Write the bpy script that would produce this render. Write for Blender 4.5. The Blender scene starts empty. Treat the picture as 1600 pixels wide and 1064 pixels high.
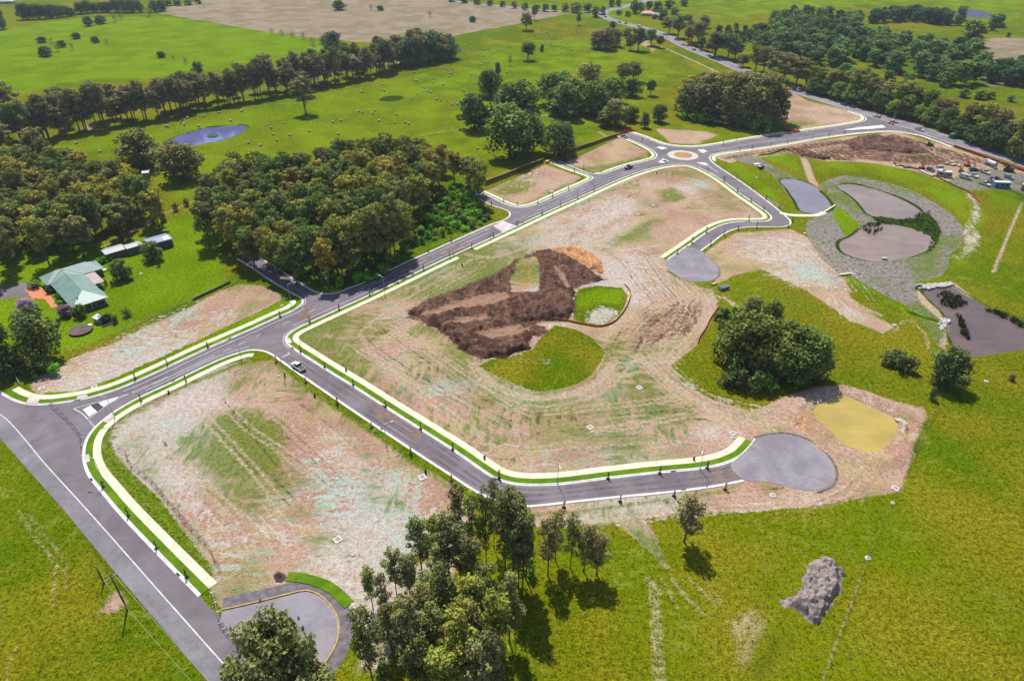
import bpy, bmesh, math, random
import numpy as np
from mathutils import Vector, Matrix
from mathutils.geometry import tessellate_polygon
R = math.radians
sc = bpy.context.scene
COL = sc.collection
random.seed(7)
rng = np.random.default_rng(11)

# ------------------------------------------------------------------ camera
H, PITCH, FPX = 120.0, R(33.0), 1066.67
SP, CP = math.sin(PITCH), math.cos(PITCH)
cam = bpy.data.cameras.new('camera'); cam.sensor_width = 36; cam.lens = 24
cam.clip_start = 0.5; cam.clip_end = 12000
co = bpy.data.objects.new('camera', cam); COL.objects.link(co)
co.location = (0, 0, H); co.rotation_euler = (R(90) - PITCH, 0, 0)
sc.camera = co

def G(x, y, z=0.0):
    """where the sight line to a point of the photo (1600 x 1064) meets the level z"""
    u, v = (x - 800) / FPX, (y - 532) / FPX
    s = SP + v * CP
    h = H - z
    return (u * h / s, h * (CP - v * SP) / s, z)
def Ydist(y): 
    v = (y - 532) / FPX
    return H * (CP - v * SP) / (SP + v * CP)
def mpp(y):
    return H / ((SP + (y - 532) / FPX * CP) * FPX)
def P(s):
    return [tuple(float(a) for a in q.split(',')) for q in s.split()]
def PW(s):
    return [G(*q)[:2] for q in P(s)]

# ------------------------------------------------------------------ light
SUN_EL, SUN_AZ = R(59), math.atan2(-0.31, 1.0)      # azimuth from +Y towards +X
d = Vector((math.sin(SUN_AZ) * math.cos(SUN_EL), math.cos(SUN_AZ) * math.cos(SUN_EL), math.sin(SUN_EL)))
sl = bpy.data.lights.new('sun', 'SUN'); sl.energy = 4.7; sl.angle = R(0.5); sl.color = (1, 0.955, 0.88)
so = bpy.data.objects.new('sun', sl); COL.objects.link(so)
so.rotation_euler = d.to_track_quat('Z', 'Y').to_euler(); so.location = (0, 0, 300)
w = bpy.data.worlds.new('World'); sc.world = w; w.use_nodes = True
wn = w.node_tree; bg = wn.nodes['Background']; bg.inputs[1].default_value = 0.105
sky = wn.nodes.new('ShaderNodeTexSky'); sky.sky_type = 'NISHITA'; sky.sun_disc = False
sky.sun_elevation = SUN_EL; sky.sun_rotation = SUN_AZ
wn.links.new(sky.outputs[0], bg.inputs[0])
vs = sc.view_settings; vs.view_transform = 'Standard'; vs.look = 'None'; vs.exposure = 0.40; vs.gamma = 1
sc.cycles.max_bounces = 5; sc.cycles.diffuse_bounces = 2; sc.cycles.transparent_max_bounces = 8
sc.cycles.volume_bounces = 0; sc.cycles.caustics_reflective = False; sc.cycles.caustics_refractive = False

KLIT = 1.62
def A(c, k=1.0):
    """base colour of a surface that looks c (sRGB 0-255) when the sun is on it"""
    o = []
    for x in c[:3]:
        x = x / 255
        l = x / 12.92 if x <= 0.04045 else ((x + 0.055) / 1.055) ** 2.4
        o.append(min(0.9, l / KLIT * k))
    return (*o, 1)

def haze():
    m = bpy.data.materials.new('air'); m.use_nodes = True; t = m.node_tree; t.nodes.clear()
    o = t.nodes.new('ShaderNodeOutputMaterial'); v = t.nodes.new('ShaderNodeVolumePrincipled')
    v.inputs['Color'].default_value = (.72, .82, 1.0, 1); v.inputs['Density'].default_value = .00007; v.inputs['Anisotropy'].default_value = .2
    t.links.new(v.outputs[0], o.inputs['Volume'])
    b = MB(); b.box(-1500, 1500, -300, 2600, -3, 128)
    h = b.build('haze', m); tag(h, kind='stuff')
# ------------------------------------------------------------------ shader building
class NT:
    def __init__(s, name, rough=0.9, spec=0.2):
        s.m = bpy.data.materials.new(name); s.m.use_nodes = True
        s.t = s.m.node_tree; s.t.nodes.clear()
        s.out = s.n('ShaderNodeOutputMaterial')
        s.b = s.n('ShaderNodeBsdfPrincipled')
        s.b.inputs['Roughness'].default_value = rough
        s.b.inputs['Specular IOR Level'].default_value = spec
        s.l(s.b.outputs[0], s.out.inputs[0])
    def n(s, t): return s.t.nodes.new(t)
    def l(s, a, b): s.t.links.new(a, b)
    def put(s, sock, v):
        if v is None: return
        if isinstance(v, bpy.types.NodeSocket): s.l(v, sock)
        else: sock.default_value = v
    def math(s, op, a, b=None, c=None, clamp=False):
        n = s.n('ShaderNodeMath'); n.operation = op; n.use_clamp = clamp
        s.put(n.inputs[0], a); s.put(n.inputs[1], b); s.put(n.inputs[2], c)
        return n.outputs[0]
    def mix(s, f, a, b, mode='MIX'):
        n = s.n('ShaderNodeMix'); n.data_type = 'RGBA'; n.blend_type = mode; n.clamp_factor = True
        s.put(n.inputs[0], f); s.put(n.inputs[6], a); s.put(n.inputs[7], b)
        return n.outputs[2]
    def coord(s, scale=(1, 1, 1), rot=0, kind='Object'):
        tc = s.n('ShaderNodeTexCoord'); mp = s.n('ShaderNodeMapping')
        s.l(tc.outputs[kind], mp.inputs[0])
        mp.inputs['Rotation'].default_value = (0, 0, rot); mp.inputs['Scale'].default_value = scale
        return mp.outputs[0]
    def noise(s, scale, detail=3, rough=0.55, vec=None, dist=0):
        n = s.n('ShaderNodeTexNoise'); n.inputs['Scale'].default_value = scale
        n.inputs['Detail'].default_value = detail; n.inputs['Roughness'].default_value = rough
        n.inputs['Distortion'].default_value = dist
        if vec is not None: s.l(vec, n.inputs['Vector'])
        return n.outputs['Fac']
    def step(s, x, a, b):
        n = s.n('ShaderNodeMapRange'); n.interpolation_type = 'SMOOTHSTEP'
        s.put(n.inputs[0], x); n.inputs[1].default_value = a; n.inputs[2].default_value = b
        return n.outputs[0]
    def attr(s, name):
        n = s.n('ShaderNodeAttribute'); n.attribute_name = name; return n
    def bump(s, h, strength=0.5, dist=0.1):
        n = s.n('ShaderNodeBump'); n.inputs['Strength'].default_value = strength; n.inputs['Distance'].default_value = dist
        s.l(h, n.inputs['Height']); s.l(n.outputs[0], s.b.inputs['Normal'])
    def col(s, c): s.put(s.b.inputs['Base Color'], c)

MATS = {}
def simple(name, c, c2=None, scale=1.0, rough=0.9, spec=0.2, bump=0.0, metal=0.0, lo=0.35, hi=0.65, detail=4):
    """two tones mixed by noise in world-size units"""
    if name in MATS: return MATS[name]
    t = NT(name, rough, spec)
    n = t.noise(scale, detail, 0.6, t.coord())
    c2 = c2 or tuple(min(1, x * 0.8) for x in c[:3]) + (1,)
    t.col(t.mix(t.step(n, lo, hi), c, c2))
    t.b.inputs['Metallic'].default_value = metal
    if bump: t.bump(n, bump, 0.05)
    MATS[name] = t.m
    return t.m
def obj_colour(name, rough=0.5, spec=0.4, coat=0.0):
    if name in MATS: return MATS[name]
    t = NT(name, rough, spec)
    oi = t.n('ShaderNodeObjectInfo')
    n = t.noise(2.0, 3, 0.6, t.coord())
    t.col(t.mix(t.math('MULTIPLY', n, 0.3), oi.outputs['Color'], (0.25, 0.22, 0.18, 1)))
    t.b.inputs['Coat Weight'].default_value = coat
    MATS[name] = t.m
    return t.m

# ------------------------------------------------------------------ objects
def tag(o, label=None, cat=None, group=None, kind=None):
    if label: o['label'] = label
    if cat: o['category'] = cat
    if group: o['group'] = group
    if kind: o['kind'] = kind
    return o
def link(name, me, mat=None, parent=None, loc=None):
    o = bpy.data.objects.new(name, me); COL.objects.link(o)
    if mat is not None and me is not None: 
        if not me.materials: me.materials.append(mat)
    if parent is not None: o.parent = parent
    if loc is not None: o.location = loc
    return o
def thing(name, label, cat, loc=(0, 0, 0), rz=0, group=None):
    o = bpy.data.objects.new(name, None); COL.objects.link(o)
    o.empty_display_size = 0.5; o.location = loc; o.rotation_euler = (0, 0, rz)
    return tag(o, label, cat, group)
def dup(o, parent=None):
    c = o.copy(); COL.objects.link(c)
    if parent is not None: c.parent = parent
    for ch in list(o.children): dup(ch, c)
    return c
class MB:
    """collects shapes into one mesh"""
    def __init__(s): s.v = []; s.f = []
    def add(s, v, f):
        o = len(s.v); s.v += [tuple(p) for p in v]; s.f += [tuple(i + o for i in q) for q in f]; return s
    def box(s, x0, x1, y0, y1, z0, z1, M=None):
        v = [(x, y, z) for z in (z0, z1) for x, y in ((x0, y0), (x1, y0), (x1, y1), (x0, y1))]
        if M is not None: v = [tuple(M @ Vector(p)) for p in v]
        return s.add(v, [(3, 2, 1, 0), (4, 5, 6, 7), (0, 1, 5, 4), (1, 2, 6, 5), (2, 3, 7, 6), (3, 0, 4, 7)])
    def tube(s, pts, radii, n=6, cap=True):
        pts = [Vector(p) for p in pts]
        if not isinstance(radii, (list, tuple)): radii = [radii] * len(pts)
        v = []; f = []
        for i, p in enumerate(pts):
            t = (pts[min(i + 1, len(pts) - 1)] - pts[max(i - 1, 0)]).normalized()
            a = t.orthogonal().normalized(); b = t.cross(a)
            if i:
                a = (pa - t * pa.dot(t)).normalized(); b = t.cross(a)
            pa = a
            for k in range(n):
                q = 2 * math.pi * k / n
                v.append(p + (a * math.cos(q) + b * math.sin(q)) * radii[i])
        for i in range(len(pts) - 1):
            for k in range(n):
                k2 = (k + 1) % n
                f.append((i * n + k, i * n + k2, (i + 1) * n + k2, (i + 1) * n + k))
        if cap:
            f.append(tuple(range(n - 1, -1, -1))); f.append(tuple((len(pts) - 1) * n + k for k in range(n)))
        return s.add(v, f)
    def lathe(s, prof, n=16, M=None):
        v = [(r * math.cos(2 * math.pi * k / n), r * math.sin(2 * math.pi * k / n), z) for r, z in prof for k in range(n)]
        f = [(i * n + k, i * n + (k + 1) % n, (i + 1) * n + (k + 1) % n, (i + 1) * n + k) for i in range(len(prof) - 1) for k in range(n)]
        f.append(tuple(range(n - 1, -1, -1))); f.append(tuple((len(prof) - 1) * n + k for k in range(n)))
        if M is not None: v = [tuple(M @ Vector(p)) for p in v]
        return s.add(v, f)
    def prism(s, prof, y0, y1, inset=0.0, M=None):
        """a side outline (x, z) extruded along y; inset narrows it with height"""
        zs = [p[1] for p in prof]; z0, z1 = min(zs), max(zs)
        n = len(prof); v = []
        for y, sg in ((y0, 1), (y1, -1)):
            for x, z in prof: v.append((x, y + sg * inset * (z - z0) / max(1e-6, z1 - z0), z))
        if M is not None: v = [tuple(M @ Vector(p)) for p in v]
        f = [tuple(range(n)), tuple(range(2 * n - 1, n - 1, -1))]
        f += [(i, i + n, (i + 1) % n + n, (i + 1) % n) for i in range(n)]
        return s.add(v, f)
    def mesh(s, name, smooth=False, bevel=0.0):
        me = bpy.data.meshes.new(name); me.from_pydata(s.v, [], s.f); me.update()
        if bevel or True:
            bm = bmesh.new(); bm.from_mesh(me)
            bmesh.ops.recalc_face_normals(bm, faces=bm.faces)
            if bevel:
                es = [e for e in bm.edges if len(e.link_faces) == 2 and e.calc_face_angle(0) > 0.5]
                bmesh.ops.bevel(bm, geom=es, offset=bevel, segments=2, affect='EDGES', profile=0.6)
            bm.to_mesh(me); bm.free()
        if smooth: me.polygons.foreach_set('use_smooth', [True] * len(me.polygons))
        return me
    def build(s, name, mat, parent=None, smooth=False, bevel=0.0, loc=None):
        return link(name, s.mesh(name, smooth, bevel), mat, parent, loc)

# ------------------------------------------------------------------ value noise in numpy
_perm = rng.permutation(4096); _val = rng.random(4096)
def vnoise(x, y):
    xi = np.floor(x).astype(int); yi = np.floor(y).astype(int); fx = x - xi; fy = y - yi
    fx = fx * fx * (3 - 2 * fx); fy = fy * fy * (3 - 2 * fy)
    h = lambda a, b: _val[(_perm[a & 4095] + b * 57) & 4095]
    return (h(xi, yi) * (1 - fx) + h(xi + 1, yi) * fx) * (1 - fy) + (h(xi, yi + 1) * (1 - fx) + h(xi + 1, yi + 1) * fx) * fy
def fbm(x, y, o=4):
    s = 0; a = 0.5; t = 0
    for k in range(o):
        s = s + a * vnoise(x * 2 ** k + 17.3 * k, y * 2 ** k + 5.1 * k); t += a; a *= 0.55
    return s / t
def sdf(px, py, poly):
    """signed distance to a polygon, positive inside"""
    q = np.array(poly); n = len(q)
    dd = np.full(px.shape, 1e18); ins = np.zeros(px.shape, bool)
    for i in range(n):
        a = q[i]; b = q[(i + 1) % n]; e = b - a
        wx = px - a[0]; wy = py - a[1]
        t = np.clip((wx * e[0] + wy * e[1]) / max(1e-9, e @ e), 0, 1)
        dd = np.minimum(dd, (wx - e[0] * t) ** 2 + (wy - e[1] * t) ** 2)
        c = (a[1] > py) != (b[1] > py)
        if a[1] != b[1]:
            ins ^= c & (px < e[0] * (py - a[1]) / (b[1] - a[1]) + a[0])
    return np.where(ins, 1, -1) * np.sqrt(dd)
def ldist(px, py, line):
    q = np.array(line); dd = np.full(px.shape, 1e18)
    for i in range(len(q) - 1):
        a = q[i]; e = q[i + 1] - a
        wx = px - a[0]; wy = py - a[1]
        t = np.clip((wx * e[0] + wy * e[1]) / max(1e-9, e @ e), 0, 1)
        dd = np.minimum(dd, (wx - e[0] * t) ** 2 + (wy - e[1] * t) ** 2)
    return np.sqrt(dd)
def smooth(pts, step=1.5, closed=False):
    """Catmull-Rom through world points, resampled"""
    pts = [np.array(p[:2], float) for p in pts]; n = len(pts); out = []
    for i in range(n if closed else n - 1):
        g = (lambda k: pts[k % n]) if closed else (lambda k: pts[min(max(k, 0), n - 1)])
        p0, p1, p2, p3 = g(i - 1), g(i), g(i + 1), g(i + 2)
        L = np.linalg.norm(p2 - p1); m = max(1, int(L / step))
        ta = max(1e-6, np.linalg.norm(p1 - p0)); tb = max(1e-6, L); tc = max(1e-6, np.linalg.norm(p3 - p2))
        m1 = ((p1 - p0) / ta + (p2 - p1) / tb) / 2 * tb if i or closed else (p2 - p1)
        m2 = ((p2 - p1) / tb + (p3 - p2) / tc) / 2 * tb if i < n - 2 or closed else (p2 - p1)
        for k in range(m):
            t = k / m; t2 = t * t; t3 = t2 * t
            out.append(tuple((2 * t3 - 3 * t2 + 1) * p1 + (t3 - 2 * t2 + t) * m1 + (-2 * t3 + 3 * t2) * p2 + (t3 - t2) * m2))
    if not closed: out.append(tuple(pts[-1]))
    return out
def sheet(name, pts, z, mat, parent=None):
    """a flat polygon"""
    me = bpy.data.meshes.new(name)
    v = [(p[0], p[1], z) for p in pts]
    tri = tessellate_polygon([[Vector(p) for p in v]])
    f = []
    for a, b, c in tri:
        pa, pb, pc = (Vector(v[i]) for i in (a, b, c))
        f.append((a, b, c) if (pb - pa).cross(pc - pa).z > 0 else (a, c, b))
    me.from_pydata(v, [], f); me.update()
    return link(name, me, mat, parent)
def offset(line, o):
    q = [np.array(p) for p in line]; out = []
    for i in range(len(q)):
        a = q[i] - q[i - 1] if i else q[1] - q[0]
        b = q[i + 1] - q[i] if i < len(q) - 1 else a
        a = a / max(1e-9, np.linalg.norm(a)); b = b / max(1e-9, np.linalg.norm(b))
        n = np.array((-a[1] - b[1], a[0] + b[0])); n = n / max(1e-9, np.linalg.norm(n))
        k = o / max(0.6, n @ np.array((-a[1], a[0])))
        out.append(tuple(q[i] + n * k))
    return out
def strip(mb, line, o1, o2, z, skirt=0.0):
    """a ribbon between two offsets of a line, with its sides going down by skirt"""
    a, b = offset(line, o1), offset(line, o2); n = len(line)
    zs = z if isinstance(z, (list, tuple)) else (z, z)
    v = [(p[0], p[1], zs[0]) for p in a] + [(p[0], p[1], zs[1]) for p in b]
    f = [(i, i + 1, n + i + 1, n + i) for i in range(n - 1)]
    if skirt:
        v += [(p[0], p[1], zs[0] - skirt) for p in a] + [(p[0], p[1], zs[1] - skirt) for p in b]
        f += [(i, 2 * n + i, 2 * n + i + 1, i + 1) for i in range(n - 1)]
        f += [(n + i, n + i + 1, 3 * n + i + 1, 3 * n + i) for i in range(n - 1)]
        f += [(0, n, 3 * n, 2 * n), (n - 1, 3 * n - 1, 4 * n - 1, 2 * n - 1)] 
    mb.add(v, f)
# ------------------------------------------------------------------ ground
WATER = {   # outlines of the ponds
 'farm_dam': '260,226 264,220 270,217 290,209 325,200 357,197 380,196 385,200 375,207 350,217 312,225 275,228',
 'settling_pond': '1222,281 1237,279.5 1260,286 1280,300 1294,315 1297,324 1289,330 1271,332.5 1257,330.5 1245,314 1231,294',
 'upper_wetland_pond': '1310,291 1331,288 1355,293 1390,304 1417,316 1436,329 1434,338 1408,341 1385,337.5 1361,336 1352,327 1340,313 1325,301',
 'lower_wetland_pond': '1315,378 1330,371 1350,357 1370,350 1390,351 1415,355 1440,362 1458,374 1452,386 1432,396 1407,403.5 1375,407.5 1345,403.5 1325,397 1315,389',
 'creek_pond': '1446,453 1465,449.5 1486,448 1501,457 1526,471 1551,486 1576,496 1601,512 1660,530 1660,548 1600,544.5 1562,549.5 1525,554 1509,555 1498,546 1490,532 1483,500 1475,486 1459,471',
 'sediment_basin': '1272,643 1285,629.5 1304,619.5 1321,618 1342,627 1370,640 1394,651 1402,662 1397,678 1386,692 1374,702 1355,703 1330,696.5 1312,687 1304,676 1285,659',
 'far_dam': '1500,17 1520,15.5 1551,23 1540,27.5 1505,26.5',
}
FOOT = [1.2, 1.2, 1.0, 1.0, 1.2, 1.0, 2.5]

az_f = np.radians(np.arange(-56, 56.01, 0.16))
az = np.concatenate([np.radians(np.arange(-180, -56, 4.0)), az_f, np.radians(np.arange(60, 180, 4.0))])
rr = np.concatenate([[0.0, 15, 30, 42, 50, 55], 58 * np.exp(np.arange(0, math.log(1250 / 58), 0.0048)), [1350, 1550, 1900, 2500, 3500, 5000, 7500]])
NA, NR = len(az), len(rr)
AZ, RR = np.meshgrid(az, rr)
GX = (RR * np.sin(AZ)).ravel(); GY = (RR * np.cos(AZ)).ravel()
GZ = np.zeros_like(GX)

LAYERS = ['dry', 'lush', 'tan', 'grey', 'dirt', 'pale', 'hydro', 'regr', 'brown', 'clay', 'track', 'dark']
Wt = {k: np.zeros(GX.shape, np.float32) for k in LAYERS}
def _sel(pw, m):
    q = np.array(pw)
    return np.nonzero((GX > q[:, 0].min() - m) & (GX < q[:, 0].max() + m) & (GY > q[:, 1].min() - m) & (GY < q[:, 1].max() + m))[0]
def area(layer, s, feather=2.0, strength=1.0, z=0):
    pw = PW(s); i = _sel(pw, feather * 1.5)
    if not len(i): return
    k = np.clip(0.5 + sdf(GX[i], GY[i], pw) / (2 * feather), 0, 1) * strength
    Wt[layer][i] = np.maximum(Wt[layer][i], k)
def erase(layers, s, feather=1.5, amount=1.0):
    pw = PW(s); i = _sel(pw, feather * 1.5)
    if not len(i): return
    k = 1 - np.clip(0.5 + sdf(GX[i], GY[i], pw) / (2 * feather), 0, 1) * amount
    for l in layers.split(): Wt[l][i] *= k
def stroke(layer, s, width, feather=0.6, strength=1.0):
    pw = smooth(PW(s), 2.0); i = _sel(pw, width + feather * 2)
    if not len(i): return
    k = np.clip(0.5 + (width / 2 - ldist(GX[i], GY[i], pw)) / (2 * feather), 0, 1) * strength
    Wt[layer][i] = np.maximum(Wt[layer][i], k)
SOIL = 'dirt pale hydro regr brown clay track'

# --- pastures
area('dry', '1290,610 1700,500 1700,1200 1270,1200 1400,770 1440,690', 14, 0.62)
area('dry', '1480,300 1640,260 1640,640 1450,640 1510,560 1540,440', 12, 0.42)
area('dry', '-100,660 0,690 120,830 320,1070 340,1200 -100,1200', 10, 0.46)
area('dry', '830,820 1000,810 1390,785 1270,1200 780,1200 820,950', 10, 0.40)
area('lush', '-20,240 130,212 400,165 705,95 760,60 1000,60 1100,110 1000,200 800,300 600,240 300,300 100,250', 30, 0.50)
area('dry', '560,215 660,130 760,150 720,240 620,235', 22, 0.60)
area('dry', '880,85 1060,80 1140,112 1000,120 900,130', 22, 0.62)
area('dry', '1440,150 1640,150 1640,185 1560,190 1450,170', 20, 0.5)
area('dry', '1180,20 1240,25 1240,70 1180,45', 20, 0.35)
area('lush', '-60,60 60,38 120,30 250,25 400,48 490,62 540,75 480,92 400,102 300,118 100,132 -60,160', 14, 0.95)
area('lush', '780,12 960,-8 1100,-12 1100,20 980,34', 26, 0.55)
area('lush', '1060,0 1200,-20 1460,-20 1500,0 1400,10 1240,18 1130,40', 26, 0.55)
area('lush', '1440,-14 1570,-14 1620,10 1560,42 1500,46 1460,20', 26, 0.6)
area('lush', '-20,400 60,380 180,385 260,345 310,330 330,350 345,395 352,425 356,444 300,470 225,500 150,530 100,548 60,545 -20,560', 5, 1.0)
area('lush', '80,215 200,190 260,195 250,235 180,250 110,240', 12, 0.5)
area('lush', '230,270 300,255 330,300 250,330 235,300', 8, 0.45)
area('lush', '1060,195 1160,215 1100,225 1030,205 1000,195', 8, 0.55)
area('dry', '100,552 160,530 230,502 300,470 345,452 330,470 240,512 170,545 110,565', 4, 0.75)
area('dry', '1280,430 1400,470 1420,520 1300,560 1240,520', 12, 0.3)
area('tan', '248,21 400,47.5 470,57 560,66 640,68 707,56 750,49 800,39.5 887,22 800,13 690,0 640,-8 330,-8 300,4 262,13', 8, 1.0)
area('tan', '1537,66 1550,60 1640,60 1640,100 1545,98', 10, 0.9)
area('tan', '345,150 470,118 640,88 650,96 480,128 350,160', 8, 0.55)
area('tan', '120,195 165,188 160,205 120,208', 6, 0.6)
area('tan', '1525,118 1560,108 1585,135 1530,140', 8, 0.6)
erase('dry', '250,20 400,47 560,66 707,56 887,20 690,-8 300,-8', 10)
for s in ('400,22 520,26 600,17 700,10', '400,42 470,36 560,30 640,22 720,14', '700,55 740,44 760,34 770,26'):
    stroke('dark', s, 5, 4, 0.42)

# --- building site: bare soil
area('dirt', '44,604 62,586 100,572 112,560 172,540 232,508 300,478 338,458 372,444 410,446 436,458 444,470 402,493 332,526 242,566 172,596 122,613 60,616', 2.2)
area('dirt', '172,690 178,664 220,640 300,600 380,568 424,563 470,600 560,660 640,720 704,754 745,790 730,850 650,866 600,925 556,955 545,975 535,1030 500,1075 420,1060 350,960 330,925 330,890 250,780 190,722', 2.5)
area('dirt', '452,532 520,492 640,434 760,380 900,314 1000,272 1060,259 1095,268 1152,303 1205,340 1196,350 1120,352 1052,402 1042,425 1080,445 1112,452 1122,470 1108,505 1090,540 1052,572 1066,600 1110,622 1172,640 1230,620 1290,606 1320,604 1400,628 1442,638 1448,650 1430,700 1405,768 1350,778 1290,786 1180,798 1060,800 1000,808 920,816 830,822 800,800 790,765 700,712 560,610', 2.2)
area('dirt', '1100,400 1112,388 1150,364 1236,358 1262,372 1290,392 1320,430 1330,470 1395,510 1378,520 1330,500 1262,455 1190,420 1150,430 1120,445', 2.5)
area('dirt', '752,302 852,258 908,277 885,296 855,308 815,320 796,318', 1.5)
area('dirt', '884,254 968,216 1012,236 1012,248 990,254 945,266 925,268', 1.5)
area('dirt', '1022,200 1080,203 1130,210 1090,227 1044,224', 5, 0.8)
area('dirt', '1196,166 1230,140 1262,158 1330,174 1352,188 1310,197 1256,202 1216,198 1200,186', 5)
area('dirt', '1112,245 1130,240 1250,222 1400,206 1492,232 1640,282 1640,312 1590,300 1480,285 1420,268 1350,255 1290,252 1245,243 1222,234 1190,242 1140,255', 3)
area('dirt', '724,300 742,292 762,300 750,306', 2, 0.9)
area('dirt', '1168,240 1222,234 1185,243', 2)
area('dirt', '1250,246 1262,250 1278,285 1285,298 1272,298 1262,280', 1.0)          # worn track to the pond
area('track', '1252,246 1260,248 1276,285 1280,297 1270,296 1260,275', 1.2, 0.62)
area('clay', '1268,280 1280,285 1281,297 1268,296', 1.2, 0.62)
area('dirt', '560,930 600,900 650,870 700,850 730,880 690,960 600,1064 545,1064 540,975', 4, 0.62)
area('dirt', '820,806 990,800 1006,812 1030,850 1046,890 1030,880 985,834 960,816 880,826', 2.5, 0.9)
area('dirt', '1000,830 1030,850 1060,920 1060,960 1030,960 1000,870', 5, 0.44)
area('brown', '1110,246 1250,224 1400,208 1492,234 1560,256 1480,262 1420,258 1350,252 1290,250 1245,243 1190,242 1140,252', 4, .56)
# --- grass left standing or coming back inside the site
erase(SOIL, '748,572 765,562 800,556 832,546 850,522 868,508 900,515 925,528 947,550 940,566 925,586 900,600 870,608 836,612 800,600 770,586', 1.3)
area('dry', '748,572 800,556 850,522 900,515 947,550 925,586 870,608 800,600', 3, 0.75)
erase(SOIL, '897,466 905,452 930,447 972,450 982,462 976,480 966,494 950,504 920,507 897,500', 1.3)
area('pale', '918,488 940,478 970,486 962,496 945,506 915,506', 2, 0.8)
area('lush', '897,460 935,448 975,452 970,476 940,476 900,484', 2.0, 0.7)
erase(SOIL, '1050,572 1090,545 1112,512 1130,500 1250,560 1260,600 1215,620 1175,640 1120,625', 1.3)
erase(SOIL, '1138,445 1160,436 1200,440 1190,470 1160,465', 1.3)
for s, k in (('330,640 400,640 450,655 440,700 500,740 500,760 430,790 380,810 360,830 320,760 290,740 250,720 270,680', .60),
             ('270,700 330,680 380,690 350,740 300,745', .55), ('340,640 400,640 450,660 440,730 400,760 335,755 300,720', .92), ('300,760 380,770 430,790 400,810 360,800', .8),
             ('565,730 600,738 600,765 640,770 650,800 600,800 570,785', .66), ('470,830 520,820 545,835 540,850 480,870', .64),
             ('400,600 450,600 470,640 430,660 390,630', .46), ('470,775 500,790 490,815 440,815 440,800', .6),
             ('300,590 380,565 420,570 430,600 330,620', .40), ('420,880 480,870 500,885 440,895', .62),
             ('180,690 230,660 250,700 270,760 320,830 345,880 325,895 240,790', .56),
             ('470,535 520,505 600,470 640,450 620,470 540,510 490,545', .52), ('500,545 560,580 640,640 600,620', .5),
             ('560,580 620,590 680,630 740,650 700,670 620,630', .5), ('690,600 760,640 850,660 900,650 860,625 760,612', .52),
             ('975,590 1010,585 1040,610 1010,620 980,612', .62), ('880,625 930,620 935,645 890,645', .58), ('980,645 1030,655 1020,675 970,665', .52),
             ('800,745 900,725 1000,720 1090,715 1080,728 900,742', .52), ('1020,300 1050,290 1078,310 1060,318 1030,316', .78),
             ('985,350 1010,340 1035,345 1010,375 960,390 940,380', .66), ('900,380 960,385 990,415 960,410', .52), ('850,395 910,400 930,420 880,415', .5),
             ('1020,270 1060,262 1085,275 1050,280', .6), ('960,290 1000,280 1020,290 970,305', .48), ('1060,320 1110,316 1110,330 1060,330', .55),
             ('730,375 800,355 860,325 900,320 850,350 780,380', .42), ('640,440 720,405 700,420 650,445', .46),
             ('756,300 800,278 850,284 830,300 800,310 800,318', .62), ('850,300 905,278 915,280 870,305 830,318', .8),
             ('900,262 960,255 1005,240 1015,238 1010,252 945,267 920,268', .85), ('800,600 770,590 740,570 720,550 700,540 740,580', .45),
             ('1112,400 1135,385 1130,400 1110,410', .7), ('1320,430 1360,440 1370,470 1330,450', .6), ('1140,380 1180,364 1235,360 1180,372', .5),
             ('100,585 180,560 240,540 300,515 380,478 420,470 380,492 280,535 180,575', .40), ('1190,170 1230,188 1290,192 1230,204 1200,196', .7),
             ('1030,412 1045,405 1040,420', .5), ('800,595 850,560 850,530 830,548', .2), ('1150,440 1230,450 1320,500 1250,490', .55)):
    area('regr', s, 5, k)
for s, k in (('600,440 640,420 700,405 720,412 660,440 600,462', .75), ('740,400 790,385 860,360 900,335 940,340 900,370 840,380 780,400', .62),
             ('890,345 960,300 1000,310 1010,330 960,350 920,372', .58), ('1030,285 1090,290 1100,310 1060,300', .66), ('1150,370 1240,362 1300,400 1310,440 1270,430 1200,420 1150,400', .54),
             ('1200,385 1250,390 1320,440 1300,455 1240,440', .56), ('1290,470 1330,470 1360,500 1330,505', .6), ('700,560 760,590 850,625 930,605 960,570 1000,540 960,590 930,625 860,640 760,620', .60),
             ('170,700 200,680 240,640 330,590 400,575 300,630 230,680 220,740 200,720', .58), ('280,760 340,800 380,880 340,890 300,820', .52),
             ('500,665 560,680 560,700 500,690', .62), ('540,735 590,740 580,760 500,770', .6), ('440,815 490,820 480,845 440,840', .75),
             ('1060,660 1130,650 1150,690 1090,700', .5), ('840,470 860,480 850,500', .4), ('330,490 360,480 380,490 330,515', .66),
             ('1180,420 1230,420 1290,455 1240,450', .5), ('810,280 840,276 845,285 815,295', .55), ('1000,520 1030,500 1050,470 1020,510', .45),
             ('990,440 1005,470 985,500 1000,470', .5)):
    area('pale', s, 5, k + .08)
for s, k in (('640,430 700,408 722,412 680,432 640,450', .74), ('820,375 860,360 850,380 830,386', .7), ('770,385 790,380 800,390 775,400', .66),
             ('770,598 830,612 850,630 800,640 770,625', .70), ('940,612 980,600 985,615 950,632', .7), ('960,565 1000,560 1000,585 970,590', .7), ('1260,400 1310,430 1320,455 1270,440 1220,425', .62),
             ('470,575 500,570 505,600 480,600', .4), ('880,320 930,302 950,306 900,330', .55), ('1060,275 1110,280 1120,300 1080,296', .5), ('740,600 700,600 720,590', .6), ('690,590 750,600 740,620', .55)):
    area('hydro', s, 4, k + .05)
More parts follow.
